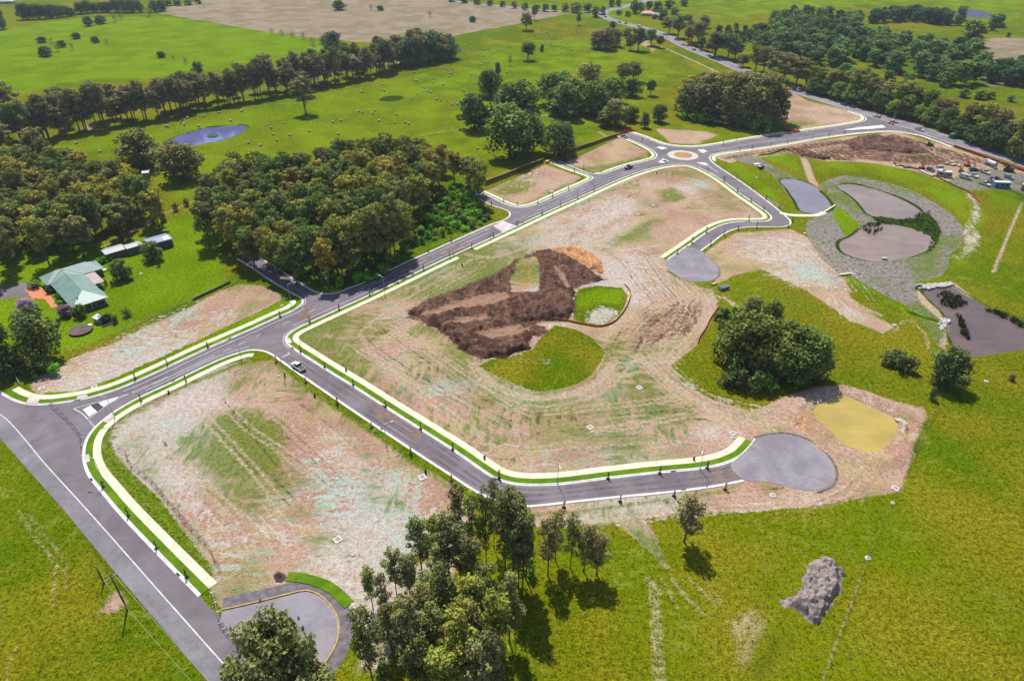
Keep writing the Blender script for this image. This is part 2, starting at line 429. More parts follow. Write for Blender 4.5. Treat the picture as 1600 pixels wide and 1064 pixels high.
for s in ('470,562 560,618 640,668 720,722 780,742 830,748 950,736 1060,724 1140,712', '468,548 462,528 480,514 540,486 640,444 700,412', '740,398 800,366 900,322 980,288 1040,268 1090,270 1140,300 1190,338', '320,905 250,835 190,772 165,730 160,700 175,672 230,634 300,600 390,563'):
    stroke('regr', s, 5.0, 2.5, .56); stroke('pale', s, 3.0, 2.5, .50)
# brown stockpile floor, , clay heap, dark strips
area('brown', '632,490 668,468 712,452 752,436 780,424 800,408 835,393 870,392 908,410 948,437 925,442 897,452 899,490 885,503 850,503 830,512 826,548 790,560 750,563 720,548 700,527 676,510 650,502', 4.5, .95)
erase('brown', '800,425 815,404 838,402 843,416 842,456 800,456 797,440', 1.5)
area('clay', '800,430 815,405 838,402 842,456 800,456', 2, .42)
area('clay', '858,388 895,385 925,395 942,410 940,432 915,415 885,402', 1.6, .95)
area('regr', '890,422 925,430 925,438 900,440 893,430', 1.5, .7)
area('regr', '780,425 800,405 830,394 836,400 808,412 792,430', 1.5, .75)
area('clay', '820,340 870,330 900,330 860,345', 4, .3)
area('clay', '1220,650 1270,640 1300,680 1270,690 1240,668 1215,665', 3, .62)
area('clay', '1310,690 1340,700 1330,720 1310,710', 3, .5)
area('brown', '1240,655 1280,652 1278,664 1240,664', 1, .6)
area('brown', '985,540 1000,490 1050,470 1110,462 1116,480 1090,530 1040,545', 6, .58)
area('clay', '985,520 1010,480 1060,470 1110,480 1085,530 1030,540', 6, .40)
for s in ('1085,468 1062,492 1040,520', '1096,470 1070,500 1060,512', '1060,500 1020,515 1000,530'):
    stroke('brown', s, 1.1, .7, .72)
area('brown', '1316,222 1340,214 1390,216 1440,230 1452,238 1420,238 1370,234 1330,234', 2.5, .8)
area('brown', '1235,232 1262,234 1275,246 1300,246 1290,252 1250,244', 2, .7)
area('brown', '1270,246 1330,248 1350,254 1290,251', 2, .62)
area('dark', '1415,243 1470,243 1468,252 1430,255', 2, .45)
area('grey', '1415,214 1450,218 1455,228 1425,226', 2, .75)
area('grey', '1480,287 1500,272 1540,264 1600,272 1640,280 1640,305 1590,302 1545,296 1530,298 1500,296', 2, .95)
for s in ((1021, 321, 16, 6), (998, 335, 12, 6), (1237, 380, 12, 5), (922, 670, 14, 8), (480, 590, 14, 5), (435, 587, 12, 6), (604, 497, 14, 5), (700, 775, 26, 16), (1000, 335, 20, 6), (550, 868, 30, 16), (860, 655, 50, 14)):
    x, y, a, b = s
    area('brown', ' '.join('%f,%f' % (x + a * math.cos(t), y + b * math.sin(t)) for t in np.linspace(0, 6.28, 10)[:-1]), 2.5, .45)
# --- grass strips beside the roads
area('lush', '70,620 110,622 160,612 240,575 330,535 400,500 452,478 458,466 440,470 400,490 330,522 240,564 170,596 120,612 74,614', 1.2, .95)
erase(SOIL, '70,620 110,622 160,612 240,575 330,535 400,500 452,478 458,466 440,470 400,490 330,522 240,564 170,596 120,612 74,614', 1.2)
area('regr', '436,562 480,600 560,656 640,714 704,756 700,764 640,724 560,668 478,612 436,572', 1.2, .75)
area('regr', '820,800 900,796 1000,782 1100,770 1165,753 1168,757 1100,776 1000,790 900,804 820,808', 1.2, .8)
area('regr', '175,655 155,668 146,690 150,720 190,775 240,845 325,905 335,890 300,850 240,780 195,720 168,690 180,665', 1.5, .8)
area('regr', '668,392 704,376 770,348 766,344 700,368 660,388', 1.4, .7)
area('lush', '650,386 690,368 700,352 670,352 645,372', 2.5, .7)
area('dark', '640,380 660,340 690,300 735,290 745,300 765,330 772,346 700,372 660,388', 4, .6)
# --- wetland beds
BED = '1205,272 1190,262 1160,254 1140,246 1165,243 1185,246 1205,258 1225,268 1240,278 1262,284 1280,290 1296,280 1320,274 1350,278 1395,288 1430,300 1462,318 1488,336 1503,352 1506,372 1498,388 1480,400 1484,415 1472,430 1450,438 1430,440 1432,460 1458,474 1478,496 1480,530 1470,545 1448,512 1432,490 1400,470 1350,448 1316,430 1290,410 1272,386 1258,360 1262,345 1285,334 1300,330 1306,320 1290,304 1296,300 1270,290 1262,322 1250,330 1228,300'
area('grey', BED, 1.5, .95)
area('lush', BED, 1.5, .0)
erase('dirt pale hydro regr', BED, 1.5)
area('grey', '1150,262 1190,290 1225,322 1232,332 1205,318 1150,276', 1.2, .55)
area('lush', '1140,250 1165,262 1200,290 1222,312 1215,316 1180,296 1150,272 1136,256', 1.5, .6)
area('grey', '1480,287 1500,272 1540,264 1600,272 1640,280 1640,305 1590,302 1545,296 1530,298 1500,296', 2, .95); erase('dirt brown clay track', '1480,287 1500,272 1540,264 1600,272 1640,280 1640,305 1590,302 1545,296 1530,298 1500,296', 2)
erase('grey', '1140,250 1165,262 1200,290 1222,312 1215,316 1180,296 1150,272 1136,256', 1.2)
area('lush', '1186,244 1225,234 1246,243 1252,272 1230,262 1205,252', 2, .58)
area('lush', '1200,270 1220,266 1240,278 1222,281', 1.5, .7)
area('lush', '1270,262 1300,252 1370,256 1430,268 1480,288 1510,302 1512,345 1490,330 1450,302 1395,282 1340,272 1290,276 1276,284', 3, .56)
erase('dirt', '1270,262 1300,252 1370,256 1430,268 1480,288 1510,302 1512,345 1490,330 1450,302 1395,282 1340,272 1290,276 1276,284', 2)
area('lush', '1300,340 1310,322 1325,335 1345,352 1330,366 1318,368 1312,350', 1.5, .9); erase('grey', '1300,340 1310,322 1325,335 1345,352 1330,366 1318,368 1312,350', 1.5)
area('dark', '1355,334 1400,343 1432,336 1452,332 1464,346 1472,362 1464,382 1452,394 1440,398 1458,376 1440,360 1400,350 1372,348', 1.2, .9)
area('lush', '1312,428 1332,432 1400,474 1440,492 1472,500 1468,506 1420,492 1370,462 1330,444', 1.2, .95); erase('grey', '1312,428 1332,432 1400,474 1440,492 1472,500 1468,506 1420,492 1370,462 1330,444', 1.0)
area('dark', '1400,474 1440,492 1472,500 1468,506 1420,492', 1, .5)
area('lush', '1412,446 1430,438 1500,432 1520,400 1540,350 1530,300 1500,352 1506,385 1482,405 1480,430 1440,440', 3, .55)
for s in ('1512,302 1524,318 1522,345 1512,370 1524,380', '1524,375 1520,385 1500,400 1488,402'):
    stroke('pale', s, 3.5, 2, .62)
area('pale', '1505,368 1528,360 1534,372 1522,384 1508,384', 2, .6)
area('track', '1430,455 1440,456 1470,488 1478,500 1486,512 1484,528 1474,545 1468,540 1478,520 1470,500 1440,474', 1, .95)
area('track', '1480,444 1492,443 1512,458 1528,472 1520,472 1500,460', 1, .95)
area('track', '1508,352 1512,346 1530,364 1532,378 1508,394 1500,396', 1.5, .4)
area('dark', '1535,280 1560,272 1600,275 1640,280 1640,330 1600,332 1560,330 1538,315', 2.5, .42)
area('lush', '1536,302 1545,296 1590,298 1640,305 1640,332 1600,330 1560,330', 2, .6)
stroke('track', '1599,312 1576,366 1552,426', 1.2, .5, .8)
stroke('track', '1460,640 1440,688 1400,772 1356,872 1320,970 1282,1070', .4, .4, .38)
# --- sediment basin bank
area('pale', '1262,640 1270,620 1300,605 1330,608 1370,626 1400,640 1392,648 1340,624 1318,616 1286,628 1272,644', 1.5, .5)
area('pale', '1236,632 1262,620 1270,640 1250,642', 2, .5)
area('pale', '1392,655 1408,650 1425,668 1412,690 1385,705 1350,715 1355,706 1388,692 1402,672', 1.5, .46)
area('brown', '1412,655 1424,668 1418,690 1400,704 1412,682', 1, .62)
area('clay', '1300,625 1330,620 1360,640 1395,655 1390,690 1360,704 1320,694 1275,655', 3, .3)
# --- tracks
for s, wd, k in (('150,805 165,850 200,875 240,900', 0.7, .0), ('28,798 52,836 88,888 84,920 82,945', .9, .33), ('43,798 62,830 100,874 102,920', .9, .32), ('12,1064 10,1040 28,1010', .6, .36),
                 ('745,570 770,600 830,622 880,618 930,600 955,570', 3.2, .62), ('730,560 760,606 830,634 890,630 945,610 985,570 1010,530', 1.4, .6), ('600,470 660,440 700,420 760,400', 1.6, .5),
                 ('1000,560 1050,600 1110,640 1170,660 1230,660', 3, .62), ('985,555 1040,606 1100,650 1160,680', 1.4, .55), ('1110,460 1140,470 1160,490', 1.2, .85), ('1130,462 1150,482 1170,505', .8, .8),
                 ('965,812 985,840 1000,875 1020,915 1025,980 1030,1064', 2.6, .35), ('985,812 1010,850 1040,890 1070,930 1100,960', 1.0, .42), ('1000,812 1040,858 1080,905 1120,945', .8, .42), ('990,850 1030,900 1060,950', .5, .46),
                 ('1060,860 1100,905 1130,945', .5, .45), ('420,1064 520,980', .1, 0), ('330,840 420,790 520,780 640,830', 1.2, .4), ('250,650 330,640 420,690 470,780', 1.0, .42),
                 ('530,590 640,668 760,708 900,700 1030,690 1130,690', 1.4, .5), ('560,590 680,672 800,698 900,690', 1.2, .5), ('480,545 600,620 720,690 800,725 960,710 1080,690', 1.0, .48),
                 ('705,390 740,400 770,402 800,395 840,380 900,385', 2.5, .55), ('735,405 700,430 650,458 600,490 560,520', 1.8, .55), ('560,520 590,560 650,600 720,615', 2, .5),
                 ('1290,760 1200,790 1060,800 930,815', 2.5, .45), ('1395,520 1420,500 1445,520 1450,545', 1.2, .5), ('1310,450 1340,476 1375,492', 2.5, .55),
                 ('985,92 1040,110 1096,150 1130,166', 1.0, .0), ('1030,72 1060,85 1100,103 1130,117', 2.6, .7), ('800,200 830,185 868,178', 2.5, .7), ('650,212 700,205 730,200', 2.0, .45),
                 ('935,206 950,214 960,216', 2, .6), ('170,383 200,365 245,340', 3, .55), ('230,345 270,328 310,312', 1.5, .6)):
    if k: stroke('track', s, wd, .6, k)
area('dirt', '1130,970 1170,940 1200,950 1180,1000 1150,1030 1140,1000', 5, .55)
area('dirt', '1150,960 1220,930 1260,900 1240,960 1180,1060 1120,1064', 6, .50)
area('dark', '1180,890 1230,880 1225,930 1180,940', 6, .52)
area('dark', '1195,985 1260,970 1200,1064 1170,1064', 6, .56)
area('dark', '100,800 130,830 190,905 330,1070 320,1070 180,915 120,835', 1.2, .6)
area('dark', '1310,600 1420,600 1480,690 1580,700 1480,640 1400,560 1340,560', 10, .40)
area('dark', '1450,600 1600,540 1600,600 1500,640', 8, .35)
area('dirt', '170,925 195,915 205,945 180,960 150,960', 3, .75)
area('dirt', '175,660 178,640 230,618 300,586 380,560 420,560 380,566 300,598 230,632', 1, .6)
area('dirt', '1150,130 1190,128 1225,136 1240,150 1210,160', 6, .5)
area('dirt', '990,65 1010,60 1030,78 1020,84', 5, .62)
area('dirt', '1210,620 1236,610 1240,622 1216,628', 1, .0001)
area('dirt', '290,395 330,378 345,390 310,400', 4, .42)
area('dirt', '385,380 395,374 400,386', 2, .3)
area('dark', '590,156 600,151 625,149 634,152 630,157 610,160 594,159', 3, .75)
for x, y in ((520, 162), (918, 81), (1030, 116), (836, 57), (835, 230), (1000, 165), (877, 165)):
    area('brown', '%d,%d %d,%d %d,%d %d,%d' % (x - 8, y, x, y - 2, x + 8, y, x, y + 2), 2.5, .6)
stroke('dark', '108,106 140,97 170,78 220,73', 1.5, 1.5, .5)
area('dirt', '250,20 262,12 420,60 400,48', .1, 0.0001)

def family(px, offs, seed, kinds=(('track', .58), ('pale', .52), ('brown', .44)), wd=(.5, 1.1)):
    r = random.Random(seed); base = smooth(PW(px), 5.0)
    for o in offs:
        k = min(len(base), max(6, int(len(base) * r.uniform(.35, 1)))); a = r.randint(0, len(base) - k)
        L = offset(base[a:a + k], o + r.uniform(-1, 1)); ph = r.uniform(0, 6); am = r.uniform(.3, 1.8)
        L = [(x + am * math.sin(i * .35 + ph), y + am * math.cos(i * .3 + ph)) for i, (x, y) in enumerate(L)]
        ly, st = r.choice(kinds); w = r.uniform(*wd)
        for q in (0, 1.9):
            M_ = offset(L, q); i = _sel(M_, 3)
            if not len(i): continue
            kk = np.clip(.5 + (w / 2 - ldist(GX[i], GY[i], M_)) / 1.0, 0, 1) * (st + r.uniform(.0, .2))
            Wt[ly][i] = np.maximum(Wt[ly][i], kk)
family('740,560 765,590 800,606 840,616 890,612 930,598 955,575 965,545', np.arange(-4, 13, 1.3), 1)
family('480,548 560,606 640,664 720,716 780,738 850,742', np.arange(4, 30, 2.2), 2)
family('850,742 950,730 1060,716 1150,698', np.arange(4, 26, 2.0), 3)
family('480,520 560,482 640,446 720,410 760,396', np.arange(-24, -4, 2.4), 4)
family('780,388 860,350 940,312 1010,284 1060,272', np.arange(-34, -4, 2.6), 5)
family('1000,400 1030,440 1060,470 1040,510 1000,550 1040,600 1100,640 1180,660 1240,690', np.arange(-9, 10, 1.4), 6)
family('985,545 1010,515 1050,485 1090,468 1120,455', np.arange(-8, 9, 1.1), 7, (('brown', .5), ('clay', .5), ('track', .5)))
family('200,680 260,640 330,604 400,578 450,600 540,660 640,730 690,770', (-38, -10, -5), 8)
family('180,700 220,760 280,830 330,900', np.arange(4, 40, 3.0), 9)
family('1120,410 1180,380 1240,380 1290,420 1330,470', np.arange(-12, 12, 2.2), 10)
family('1160,670 1230,650 1290,690 1330,740 1280,775 1180,790 1000,803 860,812', np.arange(-5, 5, 1.2), 11)
family('1130,246 1250,230 1400,215 1500,245 1560,268', np.arange(-10, -1, 1.6), 12, (('brown', .6), ('track', .55), ('clay', .4)))
family('60,600 160,560 280,500 380,462', np.arange(-10, 8, 2.2), 13)
for q in ('748,572 765,562 800,556 832,546 850,522 868,508 900,515 925,528 947,550 940,566 925,586 900,600 870,608 836,612 800,600 770,586', '897,466 905,452 930,447 972,450 982,462 976,480 966,494 950,504 920,507 897,500',
          '1050,572 1090,545 1112,512 1130,500 1250,560 1260,600 1215,620 1175,640 1120,625', '960,820 1000,818 1100,806 1300,790 1400,780 1400,900 1000,900'):
    erase('track brown', q, 1.5, .8)
for o in (2, 5, 8, 12, 16):
    stroke('dry', ' '.join('%f,%f' % (x - o * .8, y - o * .7) for x, y in P('800,592 840,600 880,596 915,578 932,556 925,540')), 1.0, .8, .8)
# relief: pond beds, low banks
for (nm, s), f in zip(WATER.items(), FOOT):
    pw = smooth(PW(s), 2.0, True); i = _sel(pw, 12)
    q = sdf(GX[i], GY[i], pw)
    st_ = np.clip(.5 + (.9 - np.abs(q + 1.2)) / 1.2, 0, 1) * (.0 if nm in ('sediment_basin', 'far_dam') else .45 if nm == 'creek_pond' else .72)
    Wt['dark'][i] = np.maximum(Wt['dark'][i], st_)
    GZ[i] += -np.clip(q / (2 * f) + 0.5, 0, 1) ** 2 * 1.1 * (3 - 2 * np.clip(q / (2 * f) + 0.5, 0, 1))
    if nm == 'sediment_basin':
        GZ[i] += 0.8 * np.exp(-((q + 4.5) / 2.2) ** 2)
pw = PW('980,540 1000,485 1055,468 1112,470 1090,530 1045,560'); i = _sel(pw, 6)
q = np.clip(sdf(GX[i], GY[i], pw) / 6, 0, 1)
GZ[i] += q * (0.9 * np.abs(fbm(GX[i] * .32 + GY[i] * .25, (GY[i] - GX[i]) * .05, 3) - .5) * 2)

# patchiness of its own on the bare soil and in the pastures
D_ = Wt['dirt'] > .5
n1 = fbm(GX * .034 + 3, GY * .034 + 7, 4); n2 = fbm(GX * .030 + 51, GY * .030 + 13, 4); n3 = fbm(GX * .05 + 23, GY * .05 + 77, 4); n4 = fbm(GX * .018 + 81, GY * .018 + 9, 4)
far = np.clip((330 - GY) / 60, 0, 1) * np.clip((64 - GX) / 20, 0, 1)
Wt['pale'] = np.where(D_, np.maximum(Wt['pale'], (.36 + (n1 - .5) * 1.9) * (.55 + .45 * far)), Wt['pale'])
Wt['regr'] = np.where(D_, np.maximum(Wt['regr'], (.30 + (n2 - .5) * 1.8) * (.5 + .5 * far)), Wt['regr'])
Wt['hydro'] = np.where(D_, np.maximum(Wt['hydro'], (.05 + (n3 - .5) * 1.8) * far), Wt['hydro'])
G_ = (Wt['dirt'] < .3) & (Wt['grey'] < .3) & (Wt['tan'] < .3)
Wt['dry'] = np.where(G_, np.maximum(Wt['dry'], .40 + (n4 - .5) * 1.8), Wt['dry'])
B_ = Wt['grey'] > .5
Wt['regr'] = np.where(B_, np.maximum(Wt['regr'], .33 + (n3 - .5) * 1.5), Wt['regr'])
me = bpy.data.meshes.new('ground')
nv = NA * NR
me.vertices.add(nv)
me.vertices.foreach_set('co', np.stack([GX, GY, GZ], 1).astype(np.float32).ravel())
ii, jj = np.meshgrid(np.arange(1, NR - 1), np.arange(NA), indexing='ij')
j2 = (jj + 1) % NA
quads = np.stack([ii * NA + jj, ii * NA + j2, (ii + 1) * NA + j2, (ii + 1) * NA + jj], -1).reshape(-1, 4)[:, ::-1]
# the centre: triangles from vertex 0
tri = np.stack([np.zeros(NA, int), NA + np.arange(NA), NA + (np.arange(NA) + 1) % NA], 1)[:, ::-1]
loops = np.concatenate([quads.ravel(), tri.ravel()])
me.loops.add(len(loops)); me.loops.foreach_set('vertex_index', loops.astype(np.int32))
npol = len(quads) + len(tri); me.polygons.add(npol)
ls = np.concatenate([np.arange(len(quads)) * 4, len(quads) * 4 + np.arange(len(tri)) * 3]).astype(np.int32)
me.polygons.foreach_set('loop_start', ls)
me.polygons.foreach_set('use_smooth', np.ones(npol, bool))
me.update(calc_edges=True); me.validate()
for k in range(3):
    a = me.attributes.new('cover_%d' % k, 'FLOAT_COLOR', 'POINT')
    a.data.foreach_set('color', np.stack([Wt[LAYERS[4 * k + c]] for c in range(4)], 1).astype(np.float32).ravel())

nz = np.stack([fbm(GX * .012, GY * .012, 3), fbm(GX * .07 + 9, GY * .07, 4), fbm(GX * .22 + 3, GY * .22 + 8, 4), fbm(GX * .11 + 40, GY * .11, 4),
               fbm(GX * .16 + 70, GY * .16 + 2, 4), fbm(GX * .045 + 33, GY * .045 + 61, 4), fbm(GX * .4 + 12, GY * .4 + 91, 3), fbm(GX * .025 + 5, GY * .025 + 31, 4)], 1)
nz = np.clip((nz - .5) * .75 + .5, 0, 1)
for k in range(2):
    a = me.attributes.new('patches_%d' % k, 'FLOAT_COLOR', 'POINT')
    a.data.foreach_set('color', nz[:, 4 * k:4 * k + 4].astype(np.float32).ravel())
t = NT('ground_cover', 1.0, 0.0)
vec = t.coord()
pn = []
for k in range(2):
    a = t.attr('patches_%d' % k); q = t.n('ShaderNodeSeparateColor'); t.l(a.outputs['Color'], q.inputs[0])
    pn += [q.outputs[0], q.outputs[1], q.outputs[2], a.outputs['Alpha']]
big, mid, n35, n11, n16, n05, n04, n02 = pn
BD = math.atan2(159, 142)
sB = t.noise(1.0, 3, 0.65, t.coord((0.55, 0.2, 0.3), BD - R(90)), 0.5)     # streaks along the main road
sC = t.noise(1.0, 3, 0.65, t.coord((0.2, 0.55, 0.3), BD - R(90)), 0.5)     # and across it
fine = t.noise(0.9, 4, 0.7, vec); tiny = t.noise(2.3, 3, 0.8, vec)
sd = t.mix(t.step(n05, .44, .56), t.math('ADD', sB, 0), t.math('ADD', sC, 0))
stre = t.n('ShaderNodeSeparateColor'); t.l(sd, stre.inputs[0]); stre = stre.outputs[0]
def amp(x, k, o=0.5): return t.math('MULTIPLY_ADD', t.math('SUBTRACT', x, 0.5), k, o)
detail = t.math('ADD', t.math('MULTIPLY', fine, .6), t.math('MULTIPLY', tiny, .4))
patch = t.math('ADD', t.math('MULTIPLY', mid, .6), t.math('MULTIPLY', detail, .4))
streaky = t.math('ADD', t.math('MULTIPLY', stre, .6), t.math('MULTIPLY', detail, .4))
def two(a, b, n, lo=.38, hi=.62): return t.mix(t.step(n, lo, hi), A(a), A(b))
c = two((94, 122, 0), (126, 136, 8), t.math('ADD', t.math('MULTIPLY', big, .5), t.math('MULTIPLY', patch, .5)), .4, .6)
c = t.mix(t.math('MULTIPLY', t.step(detail, .46, .64), .6), c, A((78, 96, 0)))
c = t.mix(t.math('MULTIPLY', t.step(n35, .56, .72), .5), c, A((150, 150, 52)))
c = t.mix(t.math('MULTIPLY', t.step(stre, .52, .66), .32), c, A((160, 160, 70)))
c = t.mix(t.math('MULTIPLY', t.step(stre, .48, .36), .25), c, A((80, 104, 4)))
at = [t.attr('cover_%d' % k) for k in range(3)]
seps = []
for a in at:
    q = t.n('ShaderNodeSeparateColor'); t.l(a.outputs['Color'], q.inputs[0])
    seps += [q.outputs[0], q.outputs[1], q.outputs[2], a.outputs['Alpha']]
Wn = dict(zip(LAYERS, seps))
COVER = dict(   # light tone, dark tone, tone noise, edge noise, edge amount, softness
    dry=((136, 132, 26), (110, 112, 6), patch, mid, 1.6, .38), lush=((126, 156, 10), (106, 136, 0), patch, mid, .9, .32),
    tan=((170, 152, 130), (148, 136, 106), mid, mid, .5, .12), grey=((164, 154, 150), (142, 130, 128), detail, detail, .8, .10),
    dirt=((208, 174, 152), (184, 146, 124), patch, patch, .8, .12), pale=((218, 208, 198), (200, 187, 176), streaky, streaky, 2.6, .24),
    hydro=((188, 206, 194), (170, 192, 178), streaky, streaky, 2.6, .26), regr=((120, 138, 40), (92, 118, 22), detail, streaky, 2.4, .22),
    brown=((124, 92, 78), (88, 62, 52), detail, streaky, 1.5, .12), clay=((214, 160, 110), (188, 132, 88), streaky, streaky, 1.4, .14),
    track=((212, 192, 164), (192, 166, 138), streaky, detail, 2.0, .42), dark=((66, 92, 18), (46, 68, 12), detail, patch, 1.6, .18))
soft = None
for k in LAYERS:
    a, b, tn, en, am, sf = COVER[k]
    x = t.math('MULTIPLY_ADD', t.math('SUBTRACT', en, .5), am, Wn[k])
    x = t.math('MULTIPLY', x, t.step(Wn[k], 0.02, 0.2))
    m = t.step(x, .5 - sf, .5 + sf)
    if k in ('regr', 'hydro', 'pale'): m = t.math('MULTIPLY', m, .84)
    cc = two(b, a, tn, .36, .64)
    if k == 'grey':       # young tufts planted in the mulch
        tuft = t.noise(0.55, 2, .5, vec)
        cc = t.mix(t.math('MULTIPLY', t.step(tuft, .55, .63), .75), cc, A((92, 112, 62)))
        cc = t.mix(t.math('MULTIPLY', t.step(n11, .5, .62), .4), cc, A((128, 132, 92)))
    if k == 'dirt':
        cc = t.mix(t.math('MULTIPLY', t.step(n16, .5, .64), .55), cc, A((198, 180, 130)))
        cc = t.mix(t.math('MULTIPLY', t.step(fine, .56, .70), .5), cc, A((140, 108, 86)))
        cc = t.mix(t.math('MULTIPLY', t.step(t.math('ADD', t.math('MULTIPLY', n11, .6), t.math('MULTIPLY', detail, .4)), .53, .62), .5), cc, A((132, 142, 62)))
    c = t.mix(m, c, cc)
    if k == 'lush': soft = t.math('MULTIPLY', m, .6)
    if k == 'grey': m_ = t.math('MULTIPLY', m, 1.45)
    else: m_ = m
    if k in ('dirt', 'grey', 'tan', 'pale', 'track'): soft = t.math('MAXIMUM', soft, m_) if soft is not None else m_
    if k == 'brown': soft = t.math('SUBTRACT', soft, m, clamp=True)
hf = t.math('ADD', t.math('MULTIPLY', fine, .42), t.math('MULTIPLY', tiny, .58))
c = t.mix(1.0, c, t.math('MAXIMUM', t.math('MULTIPLY_ADD', t.math('SUBTRACT', hf, .5), t.math('MULTIPLY_ADD', soft, -3.6, 6.5), 1.0), .25), 'MULTIPLY')
t.col(c)
t.bump(t.math('ADD', fine, t.math('MULTIPLY', tiny, .5)), 0.8, 0.5)
GROUND = link('ground', me, t.m); tag(GROUND, kind='structure')

# ------------------------------------------------------------------ water
def water(name, c, rough=.08):
    t = NT('water_' + name, rough, .5)
    n = t.noise(.06, 3, .6, t.coord())
    n2 = t.noise(1.0, 3, .6, t.coord((.05, .3, 1), .5), .6)
    c_ = t.mix(t.step(n, .35, .65), A(c), A(tuple(x * .90 for x in c)))
    t.col(t.mix(t.math('MULTIPLY', t.step(n2, .5, .7), .35), c_, A(tuple(min(255, x * 1.1) for x in c))))  # tone patches and pale streaks put varying sky reflection into the water colour
    t.bump(t.noise(1.3, 3, .6, t.coord()), .10, .1)
    if name == 'far_dam': t.b.inputs['Roughness'].default_value = .6; t.b.inputs['Specular IOR Level'].default_value = .05
    return t.m
WC = {'farm_dam': (118, 122, 176), 'settling_pond': (150, 140, 150), 'upper_wetland_pond': (164, 140, 126), 'lower_wetland_pond': (166, 142, 126), 'creek_pond': (124, 102, 96), 'sediment_basin': (208, 182, 92), 'far_dam': (92, 98, 130)}
for nm, s in WATER.items():
    pw = smooth(PW(s), 2.0, True)
    if sum(pw[i][0] * pw[(i + 1) % len(pw)][1] - pw[(i + 1) % len(pw)][0] * pw[i][1] for i in range(len(pw))) > 0: pw = offset(pw + pw[:1], -1.2)[:-1]
    else: pw = offset(pw + pw[:1], 1.2)[:-1]
    o = sheet(nm, pw, -0.28, water(nm, WC[nm], .22 if nm == 'sediment_basin' else .10)); tag(o, kind='structure')
pw = PW('324,212 332,209 341,210 336,214 328,214.5')
o = sheet('dam_islet', smooth(pw, 1, True), 0.02, simple('islet_grass', A((70, 110, 60)), A((50, 86, 44)), .5)); tag(o, kind='structure')
# ------------------------------------------------------------------ roads
def asphalt(name, c1, c2, crack=False):
    t = NT(name, .85, .25); v = t.coord()
    n = t.noise(.12, 5, .65, v, .6); f = t.noise(2.2, 4, .7, v)
    c = t.mix(t.step(n, .35, .65), A(c1), A(c2))
    c = t.mix(t.math('MULTIPLY', t.step(t.noise(.035, 4, .65, v, 1.5), .45, .65), .5), c, A(tuple(x * 1.16 for x in c1)))
    c = t.mix(t.math('MULTIPLY', t.step(f, .5, .75), .3), c, A(tuple(x * .8 for x in c2)))
    if crack: c = t.mix(t.math('MULTIPLY', t.step(t.noise(.5, 5, .75, v, 1.0), .5, .66), .6), c, A((116, 112, 112)))
    t.col(c); t.bump(f, .2, .02)
    return t.m
M_ASPH = asphalt('asphalt', (134, 124, 132), (118, 108, 116))
M_OLD = asphalt('worn_asphalt', (146, 140, 146), (128, 123, 130), True)
M_HWY = asphalt('highway_asphalt', (156, 148, 156), (132, 125, 136))
M_PATH = simple('footpath_concrete', A((250, 245, 214)), A((222, 212, 182)), .45, bump=.1, lo=.42, hi=.7)
M_KERB = simple('kerb_concrete', A((252, 250, 246)), A((226, 222, 216)), .5)
M_APRON = simple('apron_concrete', A((230, 220, 212)), A((214, 200, 196)), .3)
M_PAINT = simple('road_paint', A((240, 240, 240)), A((214, 212, 214)), .8)
t = NT('verge_turf', .95, .1); v = t.coord()
c = t.mix(t.step(t.noise(.3, 4, .65, v), .35, .65), A((112, 150, 16)), A((88, 124, 10)))
c = t.mix(t.math('MULTIPLY', t.step(t.noise(2.5, 3, .7, v), .5, .7), .5), c, A((66, 96, 8)))
c = t.mix(t.math('MULTIPLY', t.step(t.noise(.11, 3, .6, v), .55, .7), .45), c, A((148, 150, 50)))
t.col(c); t.bump(t.noise(3, 3, .7, v), .6, .1); M_TURF = t.m
M_GRAV = {}
t = NT('gravel_pad', .95, .15); v = t.coord()
c = t.mix(t.step(t.noise(.09, 5, .7, v, 1), .38, .62), A((166, 160, 168)), A((146, 139, 148)))
c = t.mix(t.math('MULTIPLY', t.step(t.noise(.05, 3, .6, t.coord((1, .35, 1), .4)), .55, .62), .5), c, A((176, 160, 148)))
c = t.mix(t.math('MULTIPLY', t.step(t.noise(.8, 4, .8, v), .52, .7), .4), c, A((128, 120, 128)))
t.col(c); t.bump(t.noise(2.5, 3, .8, v), .4, .05); M_GRAVEL = t.m

